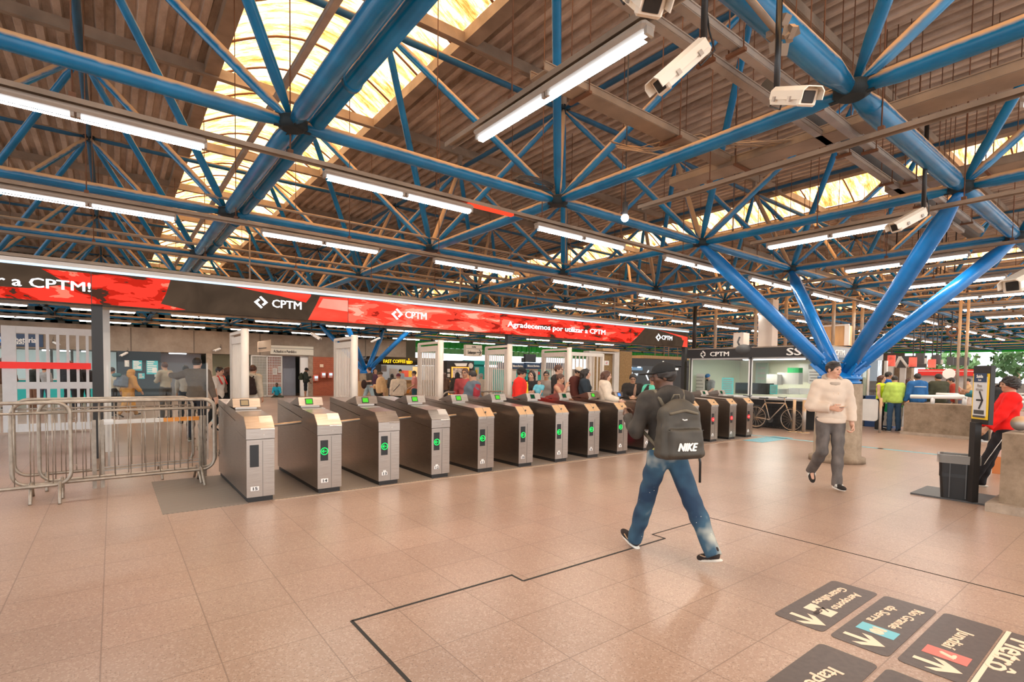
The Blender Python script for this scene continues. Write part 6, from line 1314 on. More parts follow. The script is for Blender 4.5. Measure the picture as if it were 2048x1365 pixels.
def torso(F, J, o, k=.05, female=False):
    s, w = J['s'], J['w']; pel, wa, ch, nk = J['pel'], J['waist'], J['chest'], J['neck']; xh = J['shR']-J['shL']; xh /= np.linalg.norm(xh); up = nk-pel; up /= np.linalg.norm(up); yh = np.cross(up, xh); R = np.stack([xh, yh, up], 1)
    F.ell(pel+up*.03*s, ((.150*w)*s+o, .108*w*s+o, .12*s+o), k, R); F.ell(wa+up*.02*s+yh*(w-1)*.10, ((.132*w)*s+o, (.100*w+(w-1)*.22)*s+o, .15*s+o), k, R); F.ell(ch+up*.02*s+yh*(w-1)*.05, ((.158*w)*s+o, .112*w*s+o, .17*s+o), k, R)
    F.cone(J['shL']+xh*.03*s, J['shR']-xh*.03*s, .066*s+o, .066*s+o, k); F.cone(nk-up*.04*s, nk+up*.02*s, .066*s+o*.4, .055*s+o*.3, k*.7)
    if female:
        for sg in (-1, 1): F.ell(ch+up*.01*s+xh*sg*.07*s+yh*.085*s, (.062*s+o*.5, .055*s+o*.5, .06*s+o*.5), .03, R)
    return R
def limb(F, J, sd, o=0, up_=True, low=True, k=.03, w=1):
    s = J['s']; S0, E_, W_ = J['sh'+sd], J['el'+sd], J['wr'+sd]
    if up_: F.cone(S0, E_, .054*s*w+o, .040*s*w+o, k)
    if low: F.cone(E_, W_, .041*s*w+o, .027*s*w+o, k)
def leg(F, J, sd, o=0, k=.03, w=1, flare=0, low=True):
    s = J['s']; h, kn, a = J['hip'+sd], J['kn'+sd], J['an'+sd]; F.cone(h, kn, .084*s*w+o, .056*s*w+o, k)
    if low: F.cone(kn, kn+(a-kn)*.35, .055*s*w+o, .056*s*w+o, k); F.cone(kn+(a-kn)*.35, a+(a-kn)*(.13 if flare else 0), .056*s*w+o, (.038 if o else .030)*s+o+flare, k)
def bounds(J, pad=.2):
    P_ = np.array([J[k] for k in J if isinstance(J[k], np.ndarray) and J[k].shape == (3,) and k[:2] not in ('fd', 'hd', 'pn')]); return P_.min(0)-pad, P_.max(0)+pad
def fld(J, h, lo=None, hi=None, dense=((), (), ())):
    l, u = bounds(J, .24); 
    if lo is not None: l = np.array(lo)
    if hi is not None: u = np.array(hi)
    return Field(axis_(l[0], u[0], h, dense[0]), axis_(l[1], u[1], h, dense[1]), axis_(max(l[2], -.03), u[2], h, dense[2]))
def person(label, pos, heading, p, top=(.3, .3, .3), bottom=(.03, .03, .04), shoe=(.03, .03, .03), skin='t', hair='hairk', res=.016, sleeves='long', legs_='long', hairstyle='short', extra=None, female=False, hands=None, hem=.0, hood=False, collar=None, puff=0, hres=None, folds=.003, topmat=None, botmat=None, robe=False, group=None):
    """pos = (x, y); heading in radians"""
    J = skeleton(p); s, w = J['s'], J['w']; hres = hres or res; fine = hres < .009
    HC = J['head']; dense = [[], [], []]
    if fine:
        for i in range(3): dense[i].append((HC[i]-.12, HC[i]+.14, hres))
    if hands and fine:
        for sd in 'LR':
            hcn = J['wr'+sd]+J['hd'+sd]*.08
            if hands.get(sd, 'relax') != 'none':
                for i in range(3): dense[i].append((hcn[i]-.10, hcn[i]+.10, .0048))
    F = fld(J, res, dense=dense); torso(F, J, 0, .05, female)
    for sd in 'LR':
        limb(F, J, sd); leg(F, J, sd); hp_ = (hands or {}).get(sd, 'relax')
        if hp_ != 'none': hand(F, J, sd, s, hp_)
        fd = J['fd'+sd]; a = J['an'+sd]; un_ = np.cross(np.cross(fd, V3(0, 0, 1)), fd); F.cone(a-un_*.03*s, a+fd*.13*s-un_*.055*s, .028*s, .022*s, .02)
    head(F, J, s, fine, 1+(w-1)*.5)
    me = F.mesh('person', ['skin_'+skin, 'eye', 'lip', hair if hair in M else 'hairk'], face_cols(J, s)); root = link('person', me); root.location = (pos[0], pos[1], p.get('zoff', 0)); root.rotation_euler = (0, 0, heading-math.pi/2); tag(root, label, 'person', group)
    pel = J['pel']; up = J['neck']-pel; up /= np.linalg.norm(up)
    # top
    o = .012+puff; tres = res; F = fld(J, tres); R = torso(F, J, o, .05, female)
    for sd in 'LR':
        if sleeves == 'long': limb(F, J, sd, o*.9+.003, w=1.05); 
        elif sleeves == 'short': S0, E_ = J['sh'+sd], J['el'+sd]; F.cone(S0, S0+(E_-S0)*.72, .060*s+o, .052*s+o, .03)
    if robe: F.cone(pel+V3(0, 0, .1), V3(pel[0], pel[1], .35), .16*s, .22*s, .08)
    if hood: nb = J['neck']; F.ell(nb-R[:, 1]*.085*s-up*.01, (.12*s, .055*s, .08*s), .04, R); F.cone(nb+R[:, 0]*.09*s+R[:, 1]*.02-up*.02, nb-R[:, 0]*.09*s+R[:, 1]*.02-up*.02, .035*s, .035*s, .04)
    if folds: F.folds(folds, 38, int(abs(pos[0]*100)) % 1000)
    F.cut_ell(J['neck']+up*.075*s+R[:, 1]*.028*s, (.062*s, .066*s, .075*s), .01)
    hz = hem if hem else -.06
    if not robe: F.plane(pel+up*hz*s, -up)
    for sd in 'LR':
        if sleeves == 'long':
            d = J['hd'+sd]; wr = J['wr'+sd]; n_ = np.linalg.norm
            # trim the sleeve end flat at the wrist
            sl, g = F._sub(wr+d*.03-.075, wr+d*.03+.075, .02)
            if sl is not None: e = sum((g[i]-(wr[i]-d[i]*.012))*d[i] for i in range(3)); rr_ = np.sqrt(sum((g[i]-wr[i])**2 for i in range(3))); f = F.F[sl]; F.F[sl] = np.where(rr_ < .095, np.maximum(f, e), f)
    nm = {'long': 'jacket', 'short': 'shirt', 'none': 'top'}[sleeves]; me = F.mesh(nm, topmat or cl(top)); 
    if me: link(nm, me, root)
    # bottom
    lo, hi = bounds(J, .2); F = fld(J, res, lo, (hi[0], hi[1], pel[2]+.16*s)); F.ell(pel+V3(0, 0, .0), (.152*w*s+.01, .112*w*s+.01, .12*s), .05)
    for sd in 'LR': leg(F, J, sd, .012, w=1.06, flare=.012 if legs_ == 'long' else 0, low=legs_ == 'long') if legs_ != 'shorts' else F.cone(J['hip'+sd], J['kn'+sd], .095*s, .085*s, .03)
    if legs_ == 'shorts': pass
    if folds: F.folds(folds*1.2, 34, 7)
    F.plane(pel+up*.10*s, up)
    for sd in 'LR':
        if legs_ == 'long': a = J['an'+sd]; dd = a-J['kn'+sd]; dd /= np.linalg.norm(dd); sl, g = F._sub(a-.13, a+.13, .03); 
        else: continue
        if sl is not None: e = sum((g[i]-(a[i]+dd[i]*.042))*dd[i] for i in range(3)); rr_ = np.sqrt(sum((g[i]-a[i])**2 for i in range(3))); f = F.F[sl]; F.F[sl] = np.where(rr_ < .155, np.maximum(f, e), f)
    me = F.mesh('trousers', botmat or cl(bottom)); 
    if me: link('trousers' if legs_ == 'long' else 'shorts', me, root)
    # shoes
    for sd in 'LR':
        a, fd = J['an'+sd], J['fd'+sd]; side = np.cross(fd, V3(0, 0, 1)); side /= np.linalg.norm(side); un = np.cross(side, fd); Rf = np.stack([side, fd, un], 1); q = lambda x, y, z: a+Rf @ (V3(x, y, z)*s); hs = min(res, .011) if fine else min(res, .014); c = q(0, .05, -.03)
        F = Field(*[axis_(c[i]-.2, c[i]+.2, hs) for i in range(3)]); F.ell(q(0, -.005, -.035), (.040*s, .058*s, .046*s), .03, Rf); F.ell(q(0, .10, -.052), (.046*s, .092*s, .034*s), .04, Rf); F.ell(q(0, -.01, .01), (.042*s, .05*s, .05*s), .03, Rf); F.plane(q(0, 0, -.078), -un); F.plane(q(0, -.005, .04), un)
        me = F.mesh('shoe', cl(shoe)); so = link('shoe', me, root) if me else None
        F = Field(*[axis_(c[i]-.2, c[i]+.2, hs) for i in range(3)]); F.ell(q(0, .045, -.072), (.047*s, .138*s, .022*s), .01, Rf); F.plane(q(0, 0, -.088), -un); F.plane(q(0, 0, -.062), un); me = F.mesh('sole', cl(p.get('sole', (.6, .57, .52))))
        if me and so: link('sole', me, so)
    # hair
    R = J['HR']; at = lambda x, y, z: HC+R @ (V3(x, y, z)*s); hs = hres if fine else min(res, .013)
    if hairstyle not in ('bald', 'cap', 'beanie', 'hooded') or hairstyle == 'cap':
        ext = .55 if 'long' in hairstyle else .16; F = Field(axis_(HC[0]-.2, HC[0]+.2, hs), axis_(HC[1]-.22, HC[1]+.2, hs), axis_(HC[2]-ext, HC[2]+.2, hs))
        vol = {'curly': .026, 'short': .009}.get(hairstyle, .014)
        F.ell(at(0, -.012, .026), ((.076+vol)*s, (.092+vol)*s, (.088+vol)*s), .02, R)
        if hairstyle == 'curly': F.folds(.010, 130, 3)
        elif 'long' not in hairstyle: F.folds(.002, 120, 3)
        F.cut_ell(at(0, .095, -.055), (.085*s, .075*s, .105*s), .01, R)
        if 'long' not in hairstyle: F.plane(at(0, -.02, -.040), R @ V3(0, .45, -1)); F.cut_ell(at(0, .10, .0), (.080*s, .075*s, .050*s), .01, R)
        else:
            F.cone(at(0, -.075, .01), at(0, -.10, -.28 if hairstyle != 'longer' else -.40), .07*s, .045*s, .04)
            for sg in (-1, 1): F.cone(at(sg*.074, -.02, .02), at(sg*.085, .0, -.26 if hairstyle != 'longer' else -.36), .026*s, .028*s, .03)
            F.folds(.004, 90, 5); F.cut_ell(at(0, .10, -.02), (.060*s, .09*s, .105*s), .01, R)
        if hairstyle == 'cap': F.plane(at(0, 0, .045), R @ V3(0, 0, 1))
        me = F.mesh('hair', hair); 
        if me: link('hair', me, root)
    if hairstyle in ('cap', 'beanie', 'hooded'):
        cc = p.get('capc', (.02, .02, .02)); F = Field(axis_(HC[0]-.22, HC[0]+.22, hs), axis_(HC[1]-.24, HC[1]+.24, hs), axis_(HC[2]-.36, HC[2]+.2, hs))
        F.ell(at(0, -.010, .032), (.092*s, .112*s, .098*s), .02, R)
        if hairstyle == 'cap': F.plane(at(0, 0, .035), R @ V3(0, -.05, -1)); F.ell(at(0, .13, .036), (.068*s, .085*s, .009*s), .01, R)
        elif hairstyle == 'beanie': F.plane(at(0, 0, .02), R @ V3(0, .1, -1))
        else: F.cone(at(0, -.06, .0), at(0, -.08, -.22), .10*s, .14*s, .05); F.folds(.006, 60, 2); F.cut_ell(at(0, .11, -.02), (.072*s, .10*s, .11*s), .01, R)
        me = F.mesh('cap', cl(cc, .9)); 
        if me: link({'cap': 'cap', 'beanie': 'beanie', 'hooded': 'headscarf'}[hairstyle], me, root)
    if extra: extra(root, J)
    root['_'] = 0; del root['_']
    return root, J
def on_person(root, J, mb, name, m, parent=True): return mb.obj(name, m, root)
def glasses(root, J, m='blackp'):
    R, c, s = J['HR'], J['head'], J['s']; at = lambda x, y, z: tuple(c+R @ (V3(x, y, z)*s)); mb = MB()
    for sg in (-1, 1): mb.tube([at(sg*.032+.021*math.cos(a), .103-.006*abs(math.cos(a)), .006+.017*math.sin(a)) for a in np.linspace(0, 6.283, 13)[:-1]], .0022, 5, 0, True); mb.tube([at(sg*.053, .095, .01), at(sg*.080, .0, .008)], .002, 5)
    mb.tube([at(-.011, .106, .01), at(.011, .106, .01)], .002, 5); return mb.obj('glasses', m, root)
def backpack(label, root, J, m, size=(.30, .17, .44), drop=.0, strap=True, extra=None, res=.012, sp=1, m2=None):
    s = J['s']; up = J['neck']-J['pel']; up /= np.linalg.norm(up); x = J['shR']-J['shL']; x /= np.linalg.norm(x); y = np.cross(up, x); w, d, h = size
    c = J['chest']-y*(.125*s*J['w']+d*.5)-up*(.03+drop); R = np.stack([x, y, up], 1); F = Field(*[axis_(c[i]-.36, c[i]+.36, res) for i in range(3)])
    q = lambda a, b, e: c+R @ V3(a, b, e)
    F.rbox(q(0, .01, -.06*h), (w*.5-.055, d*.5-.055, h*.40-.05), .05, .02, R, .10); F.ell(q(0, .01, h*.24), (w*.40, d*.42, h*.24), .05, R); F.rbox(q(0, -d*.40, -h*.20), (w*.40-.03, d*.13, h*.22-.03), .028, .012, R); F.folds(.003, 40, 9)
    F.plane(q(0, d*.5, 0), R[:, 1])
    me = F.mesh('backpack', m); b = link('backpack', me); b.matrix_world = Matrix.Translation(root.location) @ Matrix.Rotation(root.rotation_euler.z, 4, 'Z'); tag(b, label, 'backpack')
    if strap:
        for sg, sd in ((-1, 'L'), (1, 'R')):
            S0 = J['sh'+sd]; r1 = S0-x*sg*.055*s+up*.078*s; sm = MB().tube([tuple(q(sg*w*.25, d*.45, h*.36)), tuple(r1-y*.05), tuple(r1+y*.02), tuple(S0-x*sg*.06*s+y*.13*s-up*.06), tuple(S0-x*sg*.045*s+y*.145*s-up*.18), tuple(S0-x*sg*.0+y*.09*s-up*.27), tuple(q(sg*w*.4, d*.4, -h*.3))], .016, 6)
            sm.obj('strap', m2 or m, b)
    hm = MB().tube([tuple(q(-.04, d*.3, h*.44)), tuple(q(-.02, d*.2, h*.54)), tuple(q(.02, d*.2, h*.54)), tuple(q(.04, d*.3, h*.44))], .008, 6); hm.obj('handle', m2 or m, b)
    zp = MB().tube([tuple(q(w*.47*math.cos(a), -d*.12, -.02+h*.47*math.sin(a))) for a in np.linspace(-.3, math.pi+.3, 22)], .0045, 5); zp.obj('zip', 'blackp', b)
    if extra: extra(b, q, R)
    return b
def held(label, cat, name, root, p0, dims, m, rot=(0, 0, 0)):
    o = MB().box((0, 0, 0), dims, 0, None, min(dims)*.25).obj(name, m); o.matrix_world = Matrix.Translation(root.location) @ Matrix.Rotation(root.rotation_euler.z, 4, 'Z') @ Matrix.Translation(tuple(p0)) @ rotm(*rot); return tag(o, label, cat)
AWAY, LEFT, RIGHT, TOWARD = YAW, YAW+math.pi/2, YAW-math.pi/2, YAW+math.pi
rel = lambda deg: YAW+math.radians(deg)   # 0 = away from the viewer, + turns left
# poses
WALK = dict(hipL=24, kneeL=8, hipR=-16, kneeR=18, footR=-28, footL=10, armL=-18, armR=22, elbL=18, elbR=24)
WALK2 = dict(hipR=22, kneeR=6, hipL=-14, kneeL=16, footL=-25, armR=-16, armL=20, elbL=20, elbR=18)
PHONE = dict(armR=22, elbR=95, inwR=35, armL=10, elbL=30, nod=22)
HOLD = dict(armR=18, elbR=85, inwR=45, armL=18, elbL=85, inwL=45)
CROWD = []
def folk(label, px, py, d, facing, p=None, **kw):
    """px, py = top of the head in the photograph, d = distance along the view axis"""
    q = dep(px, py, d)
    if 6.3 < q.y < 8.85 and 1.2 < q.x < 13.5:   # anyone among the turnstiles stands in a lane, not in a cabinet
        for n_ in range(0, 100):
            c_ = dep(px, py, d+.03*n_); k_ = (c_.x-1.211-.555)/.815
            if abs(k_-round(k_))*.815 < .05 or c_.y > 8.9: q = c_; break
    P_ = dict(p or {}); P_['H'] = q.z+P_.pop('dH', 0); hres = .013 if d < 13 else (.017 if d < 20 else .022)
    return person(label, (q.x, q.y), rel(facing), P_, res=hres, **kw)
# ================================================================ the man with the backpack
def jeans_mat():
    m, nt, N, L, b = nmat('washed_denim'); t = N.new('ShaderNodeTexCoord'); n = N.new('ShaderNodeTexNoise'); n.inputs['Scale'].default_value = 2.6; n.inputs['Detail'].default_value = 3; L.new(t.outputs['Object'], n.inputs['Vector'])
    g = N.new('ShaderNodeVectorMath'); g.operation = 'ADD'
    cr = N.new('ShaderNodeValToRGB'); e = cr.color_ramp.elements; e[0].position = .42; e[0].color = (.012, .035, .075, 1); e[1].position = .66; e[1].color = (.42, .42, .36, 1); x = e.new(.56); x.color = (.035, .09, .14, 1)
    L.new(n.outputs[0], cr.inputs[0]); v = N.new('ShaderNodeTexVoronoi'); v.inputs['Scale'].default_value = 26; L.new(t.outputs['Object'], v.inputs['Vector']); ls = N.new('ShaderNodeMath'); ls.operation = 'LESS_THAN'; ls.inputs[1].default_value = .09; L.new(v.outputs['Distance'], ls.inputs[0])
    n2 = N.new('ShaderNodeTexNoise'); n2.inputs['Scale'].default_value = 4; L.new(t.outputs['Object'], n2.inputs['Vector']); gt = N.new('ShaderNodeMath'); gt.operation = 'GREATER_THAN'; gt.inputs[1].default_value = .54; L.new(n2.outputs[0], gt.inputs[0]); mu = N.new('ShaderNodeMath'); mu.operation = 'MULTIPLY'; L.new(ls.outputs[0], mu.inputs[0]); L.new(gt.outputs[0], mu.inputs[1])
    mx = N.new('ShaderNodeMix'); mx.data_type = 'RGBA'; L.new(mu.outputs[0], mx.inputs[0]); L.new(cr.outputs[0], mx.inputs[6]); mx.inputs[7].default_value = (.75, .72, .62, 1); L.new(mx.outputs[2], b.inputs['Base Color']); b.inputs['Roughness'].default_value = .85
    return m
JD = mat('dark_jacket', (.045, .036, .028), .85, noise=.5, scale=9); BPM = mat('olive_black_nylon', (.055, .045, .032), .6, noise=.25, scale=12); BPS = mat('olive_strap', (.13, .105, .07), .7, noise=.2, scale=30)
p1 = dict(H=1.70, w=1.06, hipL=21, kneeL=2, footL=22, toeL=2, spreadL=0, hipR=-33, kneeR=1, footR=-18, spreadR=-1, toeR=4, lean=3, twist=-16, armL=6, abdL=18, elbL=112, inwL=-5, armR=24, abdR=-24, elbR=66, inwR=72, nod=6, turn=56, sole=(.75, .7, .62))
def x1(root, J):
    # belt line of the yellow shirt
    pel = J['pel']; up = J['neck']-pel; up /= np.linalg.norm(up); F = fld(J, .013, (-.3, -.3, pel[2]-.1), (.3, .3, pel[2]+.2)); F.ell(pel+V3(0, 0, .02), (.168, .128, .14), .05); F.plane(pel+up*.02, -up); F.plane(pel+up*.07, up); link('undershirt', F.mesh('undershirt', cl((.55, .52, .17))), root)
    R, c, s = J['HR'], J['head'], J['s']; at = lambda x, y, z: c+R @ (V3(x, y, z)*s)
    mb = MB(); mb.sphere(tuple(at(0, -.010, .128)), .008, 6)
    mb.obj('cap_button', 'txtw', root); 
    for sg in (-1, 1): pass
    mb = MB(); mb.box(tuple(at(-.045, -.112, .055)), (.028, .006, .016), 0); mb.box(tuple(at(.01, -.122, .055)), (.028, .006, .016), 0); mb.obj('cap_lettering', 'txtw', root)
    for sd in 'LR':   # swoosh and lace marks on the shoes
        a, fd = J['an'+sd], J['fd'+sd]; side = np.cross(fd, V3(0, 0, 1)); side /= np.linalg.norm(side); un = np.cross(side, fd); q = lambda x, y, z: tuple(a+(side*x+fd*y+un*z)*s)
        mb = MB()
        for sg in (-1, 1): mb.tube([q(sg*.043, -.03, -.018), q(sg*.047, .01, -.038), q(sg*.049, .05, -.040), q(sg*.046, .10, -.028)], .005, 5)
        mb.obj('swoosh', 'gal', root)
        mb = MB()
        for k in range(4): mb.tube([q(-.018, .055+.016*k, -.008-.006*k), q(0, .058+.016*k, -.002-.006*k), q(.018, .055+.016*k, -.008-.006*k)], .003, 4)
        mb.obj('laces', 'blackp', root)
nk, J1 = person('man in a black cap and washed blue jeans striding away with a black backpack', (3.72, 2.68), math.radians(78), p1, bottom=(.03, .08, .15), shoe=(.035, .025, .022), skin='d', hair='hairk', res=.0115, hres=.0065, hairstyle='cap', hood=True, puff=.006, folds=.004, topmat=JD, botmat=jeans_mat(), hands={'L': 'fist', 'R': 'hold'}, extra=x1, hem=.03)
def bp1(b, q, R):
    c = q(-.01, -.125, -.135); r, z = R[:, 0], -R[:, 1]; p0, p1_ = Vector(q(-.085, -.137, -.135)), Vector(q(.085, -.137, -.135)); mw = b.matrix_world
    fit_text('lettering', 'NIKE', tuple(mw @ p0), tuple(mw @ p1_), .062, 'txtw', b, tuple((mw.to_3x3() @ Vector(z))), .03, .004, .35)
    mb = MB(); mb.tube([tuple(q(-.025, -.103, .085)), tuple(q(-.01, -.105, .078)), tuple(q(.015, -.103, .082))], .005, 5); mb.obj('swoosh', 'txtw', b)
    mb = MB().tube([tuple(q(x, -.112, -.0+.004*math.sin(x*30))) for x in np.linspace(-.15, .15, 12)], .0035, 5); mb.obj('pocket_zip', 'blackp', b)
    mb = MB().tube([tuple(q(x, -.06-.035*math.cos(x*9), .155-.03*abs(x)*8)) for x in np.linspace(-.12, .12, 12)], .012, 6); mb.obj('top_roll', BPS, b)
    MB().tube([tuple(q(.16, .0, -.18)), tuple(q(.18, .0, -.27)), tuple(q(.185, .02, -.44))], .010, 5).obj('hanging_strap', 'blackp', b)
b1 = backpack('black backpack with white lettering on the back of the striding man', nk, J1, BPM, (.36, .20, .52), .08, True, bp1, .010, 1, BPS)
hw_ = J1['wrR']+J1['hdR']*.11; held('small white tissue in the striding man\'s right hand', 'tissue', 'tissue', nk, hw_+J1['pnR']*.03, (.05, .03, .04), 'white', (.4, .3, .2))
# ================================================================ the man in the cream hoodie
HC_ = mat('cream_cotton', (.66, .53, .42), .9, noise=.1, scale=6); GJ = mat('grey_denim', (.13, .11, .10), .85, noise=.45, scale=9, stretch=(1, 1, .5))
p2 = dict(H=1.76, w=.96, shr=-.022, hipL=8, kneeL=6, footL=0, toeL=8, spreadL=-1, hipR=2, kneeR=46, footR=-55, spreadR=2, toeR=4, lean=-1, armR=2, abdR=17, elbR=96, inwR=50, armL=-6, abdL=15, elbL=26, inwL=30, nod=4, turn=28, sole=(.8, .76, .7))
def x2(root, J):
    R, c, s = J['HR'], J['head'], J['s']; at = lambda x, y, z: tuple(c+R @ (V3(x, y, z)*s)); mb = MB()
    for sg in (-1, 1): mb.box(at(sg*.030, .082, .104), (.042, .012, .018), 0, None, .005); mb.tube([at(sg*.052, .080, .104), at(sg*.084, .0, .075)], .003, 5)
    mb.tube([at(-.012, .086, .106), at(.012, .086, .106)], .003, 5); mb.obj('sunglasses', 'dgrey', root)
    up = J['neck']-J['pel']; up /= np.linalg.norm(up)
    F = fld(J, .012, (-.2, -.2, J['neck'][2]-.16), (.2, .2, J['neck'][2]+.06)); F.cone(J['neck']-up*.08+V3(0, .035, 0), J['neck']-up*.01, .075, .064, .03); link('undershirt', F.mesh('undershirt', cl((.02, .025, .03))), root)
    pel = J['pel']; F = fld(J, .013, (-.35, -.35, pel[2]-.12), (.35, .35, pel[2]+.15)); F.ell(pel+V3(0, 0, .0), (.190, .152, .16), .05); F.plane(pel-up*.055, -up); F.plane(pel+up*.02, up); link('hem_band', F.mesh('hem_band', HC_), root)
    nb = J['neck']; F = fld(J, .011, (-.25, -.3, nb[2]-.2), (.25, .25, nb[2]+.12))
    for a in np.linspace(0, 2*math.pi, 15)[:-1]:
        b_ = a+2*math.pi/14; f_ = lambda t: nb+V3(.098*math.sin(t), .012-.088*math.cos(t), .028+.03*math.cos(t)-.045*(math.cos(t) < -.4)); F.cone(f_(a), f_(b_), .026+.014*max(0, math.cos(a)), .026+.014*max(0, math.cos(b_)), .02)
    F.ell(nb+V3(0, -.10, -.035), (.11, .05, .08), .04); F.cut_ell(nb+V3(0, .035, .06), (.066, .07, .09)); link('hood', F.mesh('hood', cl((.42, .34, .27))), root)
    mb = MB()
    for sg in (-1, 1): mb.tube([tuple(nb+V3(sg*.025, .105, -.07)), tuple(nb+V3(sg*.03, .135, -.14)), tuple(nb+V3(sg*.03, .14, -.19))], .0035, 5)
    mb.obj('drawstring', 'cream', root)
    for sd in 'LR':   # three stripes on each shoe side
        a, fd = J['an'+sd], J['fd'+sd]; side = np.cross(fd, V3(0, 0, 1)); side /= np.linalg.norm(side); un = np.cross(side, fd); q = lambda x, y, z: tuple(a+(side*x+fd*y+un*z)*s); mb = MB()
        for sg in (-1, 1):
            for k in range(3): mb.tube([q(sg*.040, .005+.026*k, .0-.006*k), q(sg*.048, .025+.026*k, -.05)], .006, 5)
        mb.obj('stripes', 'txtw', root)
hm_, J2 = person('young man in a cream hoodie and grey jeans walking with a phone in his hand', (7.85, 2.98), YAW+math.pi+math.radians(-8), p2, bottom=(.1, .09, .08), shoe=(.03, .026, .024), skin='l', hair='hairk', res=.0115, hres=.0065, hairstyle='short', puff=.024, folds=.0035, topmat=HC_, botmat=GJ, hands={'R': 'hold', 'L': 'fist'}, extra=x2, hem=-.02)
pw = J2['wrR']+J2['hdR']*.105+J2['pnR']*.028; held('pale phone held in the hoodie man\'s hand', 'phone', 'phone', hm_, pw+V3(0, 0, .025), (.075, .155, .012), 'gal', (.15, .1, .6))
# ================================================================ the boy in red at the right edge
p3 = dict(H=1.62, hipL=26, kneeL=2, footL=10, hipR=18, kneeR=6, lean=-5, armL=24, elbL=8, inwL=10, armR=22, elbR=10, inwR=10, nod=-2, sole=(.7, .68, .62))
c3 = on(2003, 980, 0, 2)
def x3(root, J):
    mb = MB()
    for sd, sg in (('L', -1), ('R', 1)): h, k, a = J['hip'+sd], J['kn'+sd], J['an'+sd]; mb.tube([tuple(h+V3(sg*.095, 0, 0)), tuple(k+V3(sg*.072, 0, 0)), tuple(a+V3(sg*.055, 0, 0))], .005, 5)
    mb.obj('piping', 'lgrey', root)
by_, J3 = person('boy in a red jacket and black track trousers leaning back on the concrete block', (c3.x, c3.y), math.radians(11+90+8), p3, top=(.78, .015, .012), bottom=(.02, .018, .02), shoe=(.02, .018, .018), skin='t', hair='hairk', res=.013, hres=.0085, hairstyle='curly', puff=.02, folds=.004, collar=True, extra=x3, hands={'L': 'relax', 'R': 'relax'})
# ================================================================ crowd
tank = (.36, .14, .10)
folk('man in a red jacket with yellow stripes and a black cap behind the barrier', 1040, 736, 10.6, -98, dict(w=1.1, nod=14), top=(.72, .03, .02), bottom=(.25, .27, .3), skin='t', hairstyle='cap', puff=.03, extra=lambda r, J: [MB().tube([tuple(J['chest']+V3(.02-.16, .13-.05*k, .14-.0*k+.0)), tuple(J['chest']+V3(.06-.05, .17-.02*k, -.10-.06*k))], .016, 5).obj('yellow_stripe', 'yellow', r) for k in range(1)]+[MB().tube([tuple(J['chest']+V3(-.12+.07*k, .145+.01*k, .10)), tuple(J['chest']+V3(-.03+.07*k, .15, -.14))], .014, 5).obj('yellow_stripe', 'yellow', r) for k in range(3)])
w1, Jw = folk('young woman in a black sweatshirt carrying a baby in blue', 1064, 742, 12, 160, dict(armL=20, elbL=95, inwL=70, armR=25, elbR=95, inwR=60, nod=5), top=(.03, .026, .026), bottom=(.03, .03, .035), skin='l', hairstyle='long', female=True)
qb = dep(1079, 757, 11.6); person('baby in a pale blue top held in the young woman\'s arms', (qb.x, qb.y), rel(150), dict(H=.78, z0=.36+.0, zoff=qb.z-.78+.02, w=1.15, hipL=70, kneeL=50, hipR=70, kneeR=50, armL=40, armR=40, turn=10), top=(.16, .5, .62), bottom=(.3, .4, .5), shoe=(.16, .16, .2), skin='l', hair='hairb', res=.012, sleeves='short')
folk('man with glasses and a grey polo shirt between the baby and the leather jacket', 1093, 743, 13, 170, dict(w=1.15), top=(.26, .21, .18), bottom=(.05, .045, .04), sleeves='short', extra=glasses)
folk('tall bearded man in a black leather jacket with glasses looking right', 1116, 730, 12, -115, dict(w=1.05), top=(.035, .03, .027), bottom=(.06, .05, .05), skin='l', hair='hairb', puff=.02, extra=glasses)
folk('woman in a brown sleeveless top with her hand at her chin', 1119, 748, 11, -115, dict(armR=40, elbR=130, inwR=20, armL=20, elbL=60, nod=6), top=tank, bottom=(.04, .03, .03), skin='t', sleeves='none', female=True, hair='hairb', hairstyle='short')
folk('man in a beige cap and dark brown jacket behind the long-haired woman', 1155, 734, 11, -125, dict(w=1.1, nod=18, capc=(.62, .52, .4), armR=10, elbR=30), top=(.09, .025, .018), bottom=(.45, .28, .18), skin='t', hairstyle='cap', puff=.03)
w2, Jw = folk('woman with very long dark hair in a dark blue sweatshirt facing right', 1170, 738, 10.5, -105, dict(PHONE, nod=4, elbR=70), top=(.03, .04, .05), bottom=(.04, .05, .07), skin='l', hairstyle='longer', female=True, puff=.02)
held('black phone held out by the woman with very long hair', 'phone', 'phone', w2, Jw['wrR']+Jw['hdR']*.10, (.07, .14, .01), 'blackp', (.3, 0, 0))
folk('woman in a cream hoodie with long dark hair facing right before the brown boards', 1211, 742, 10.5, -100, dict(nod=6, armR=15, elbR=60), top=(.66, .54, .42), bottom=(.55, .06, .1), skin='l', hair='hairb', hairstyle='long', female=True, hood=True, puff=.025)
folk('woman with glasses, black jacket and a patterned scarf looking down at her hands', 1266, 748, 11, 170, dict(HOLD, nod=14), top=(.03, .025, .022), bottom=(.05, .05, .05), skin='t', hairstyle='bun', female=True, puff=.015, extra=lambda r, J: [glasses(r, J), MB().tube([tuple(J['neck']+V3(-.06, .06, 0)), tuple(J['chest']+V3(-.04, .14, .02)), tuple(J['chest']+V3(-.03, .14, -.2))], .03, 6).obj('scarf', cl((.28, .16, .11)), r)])
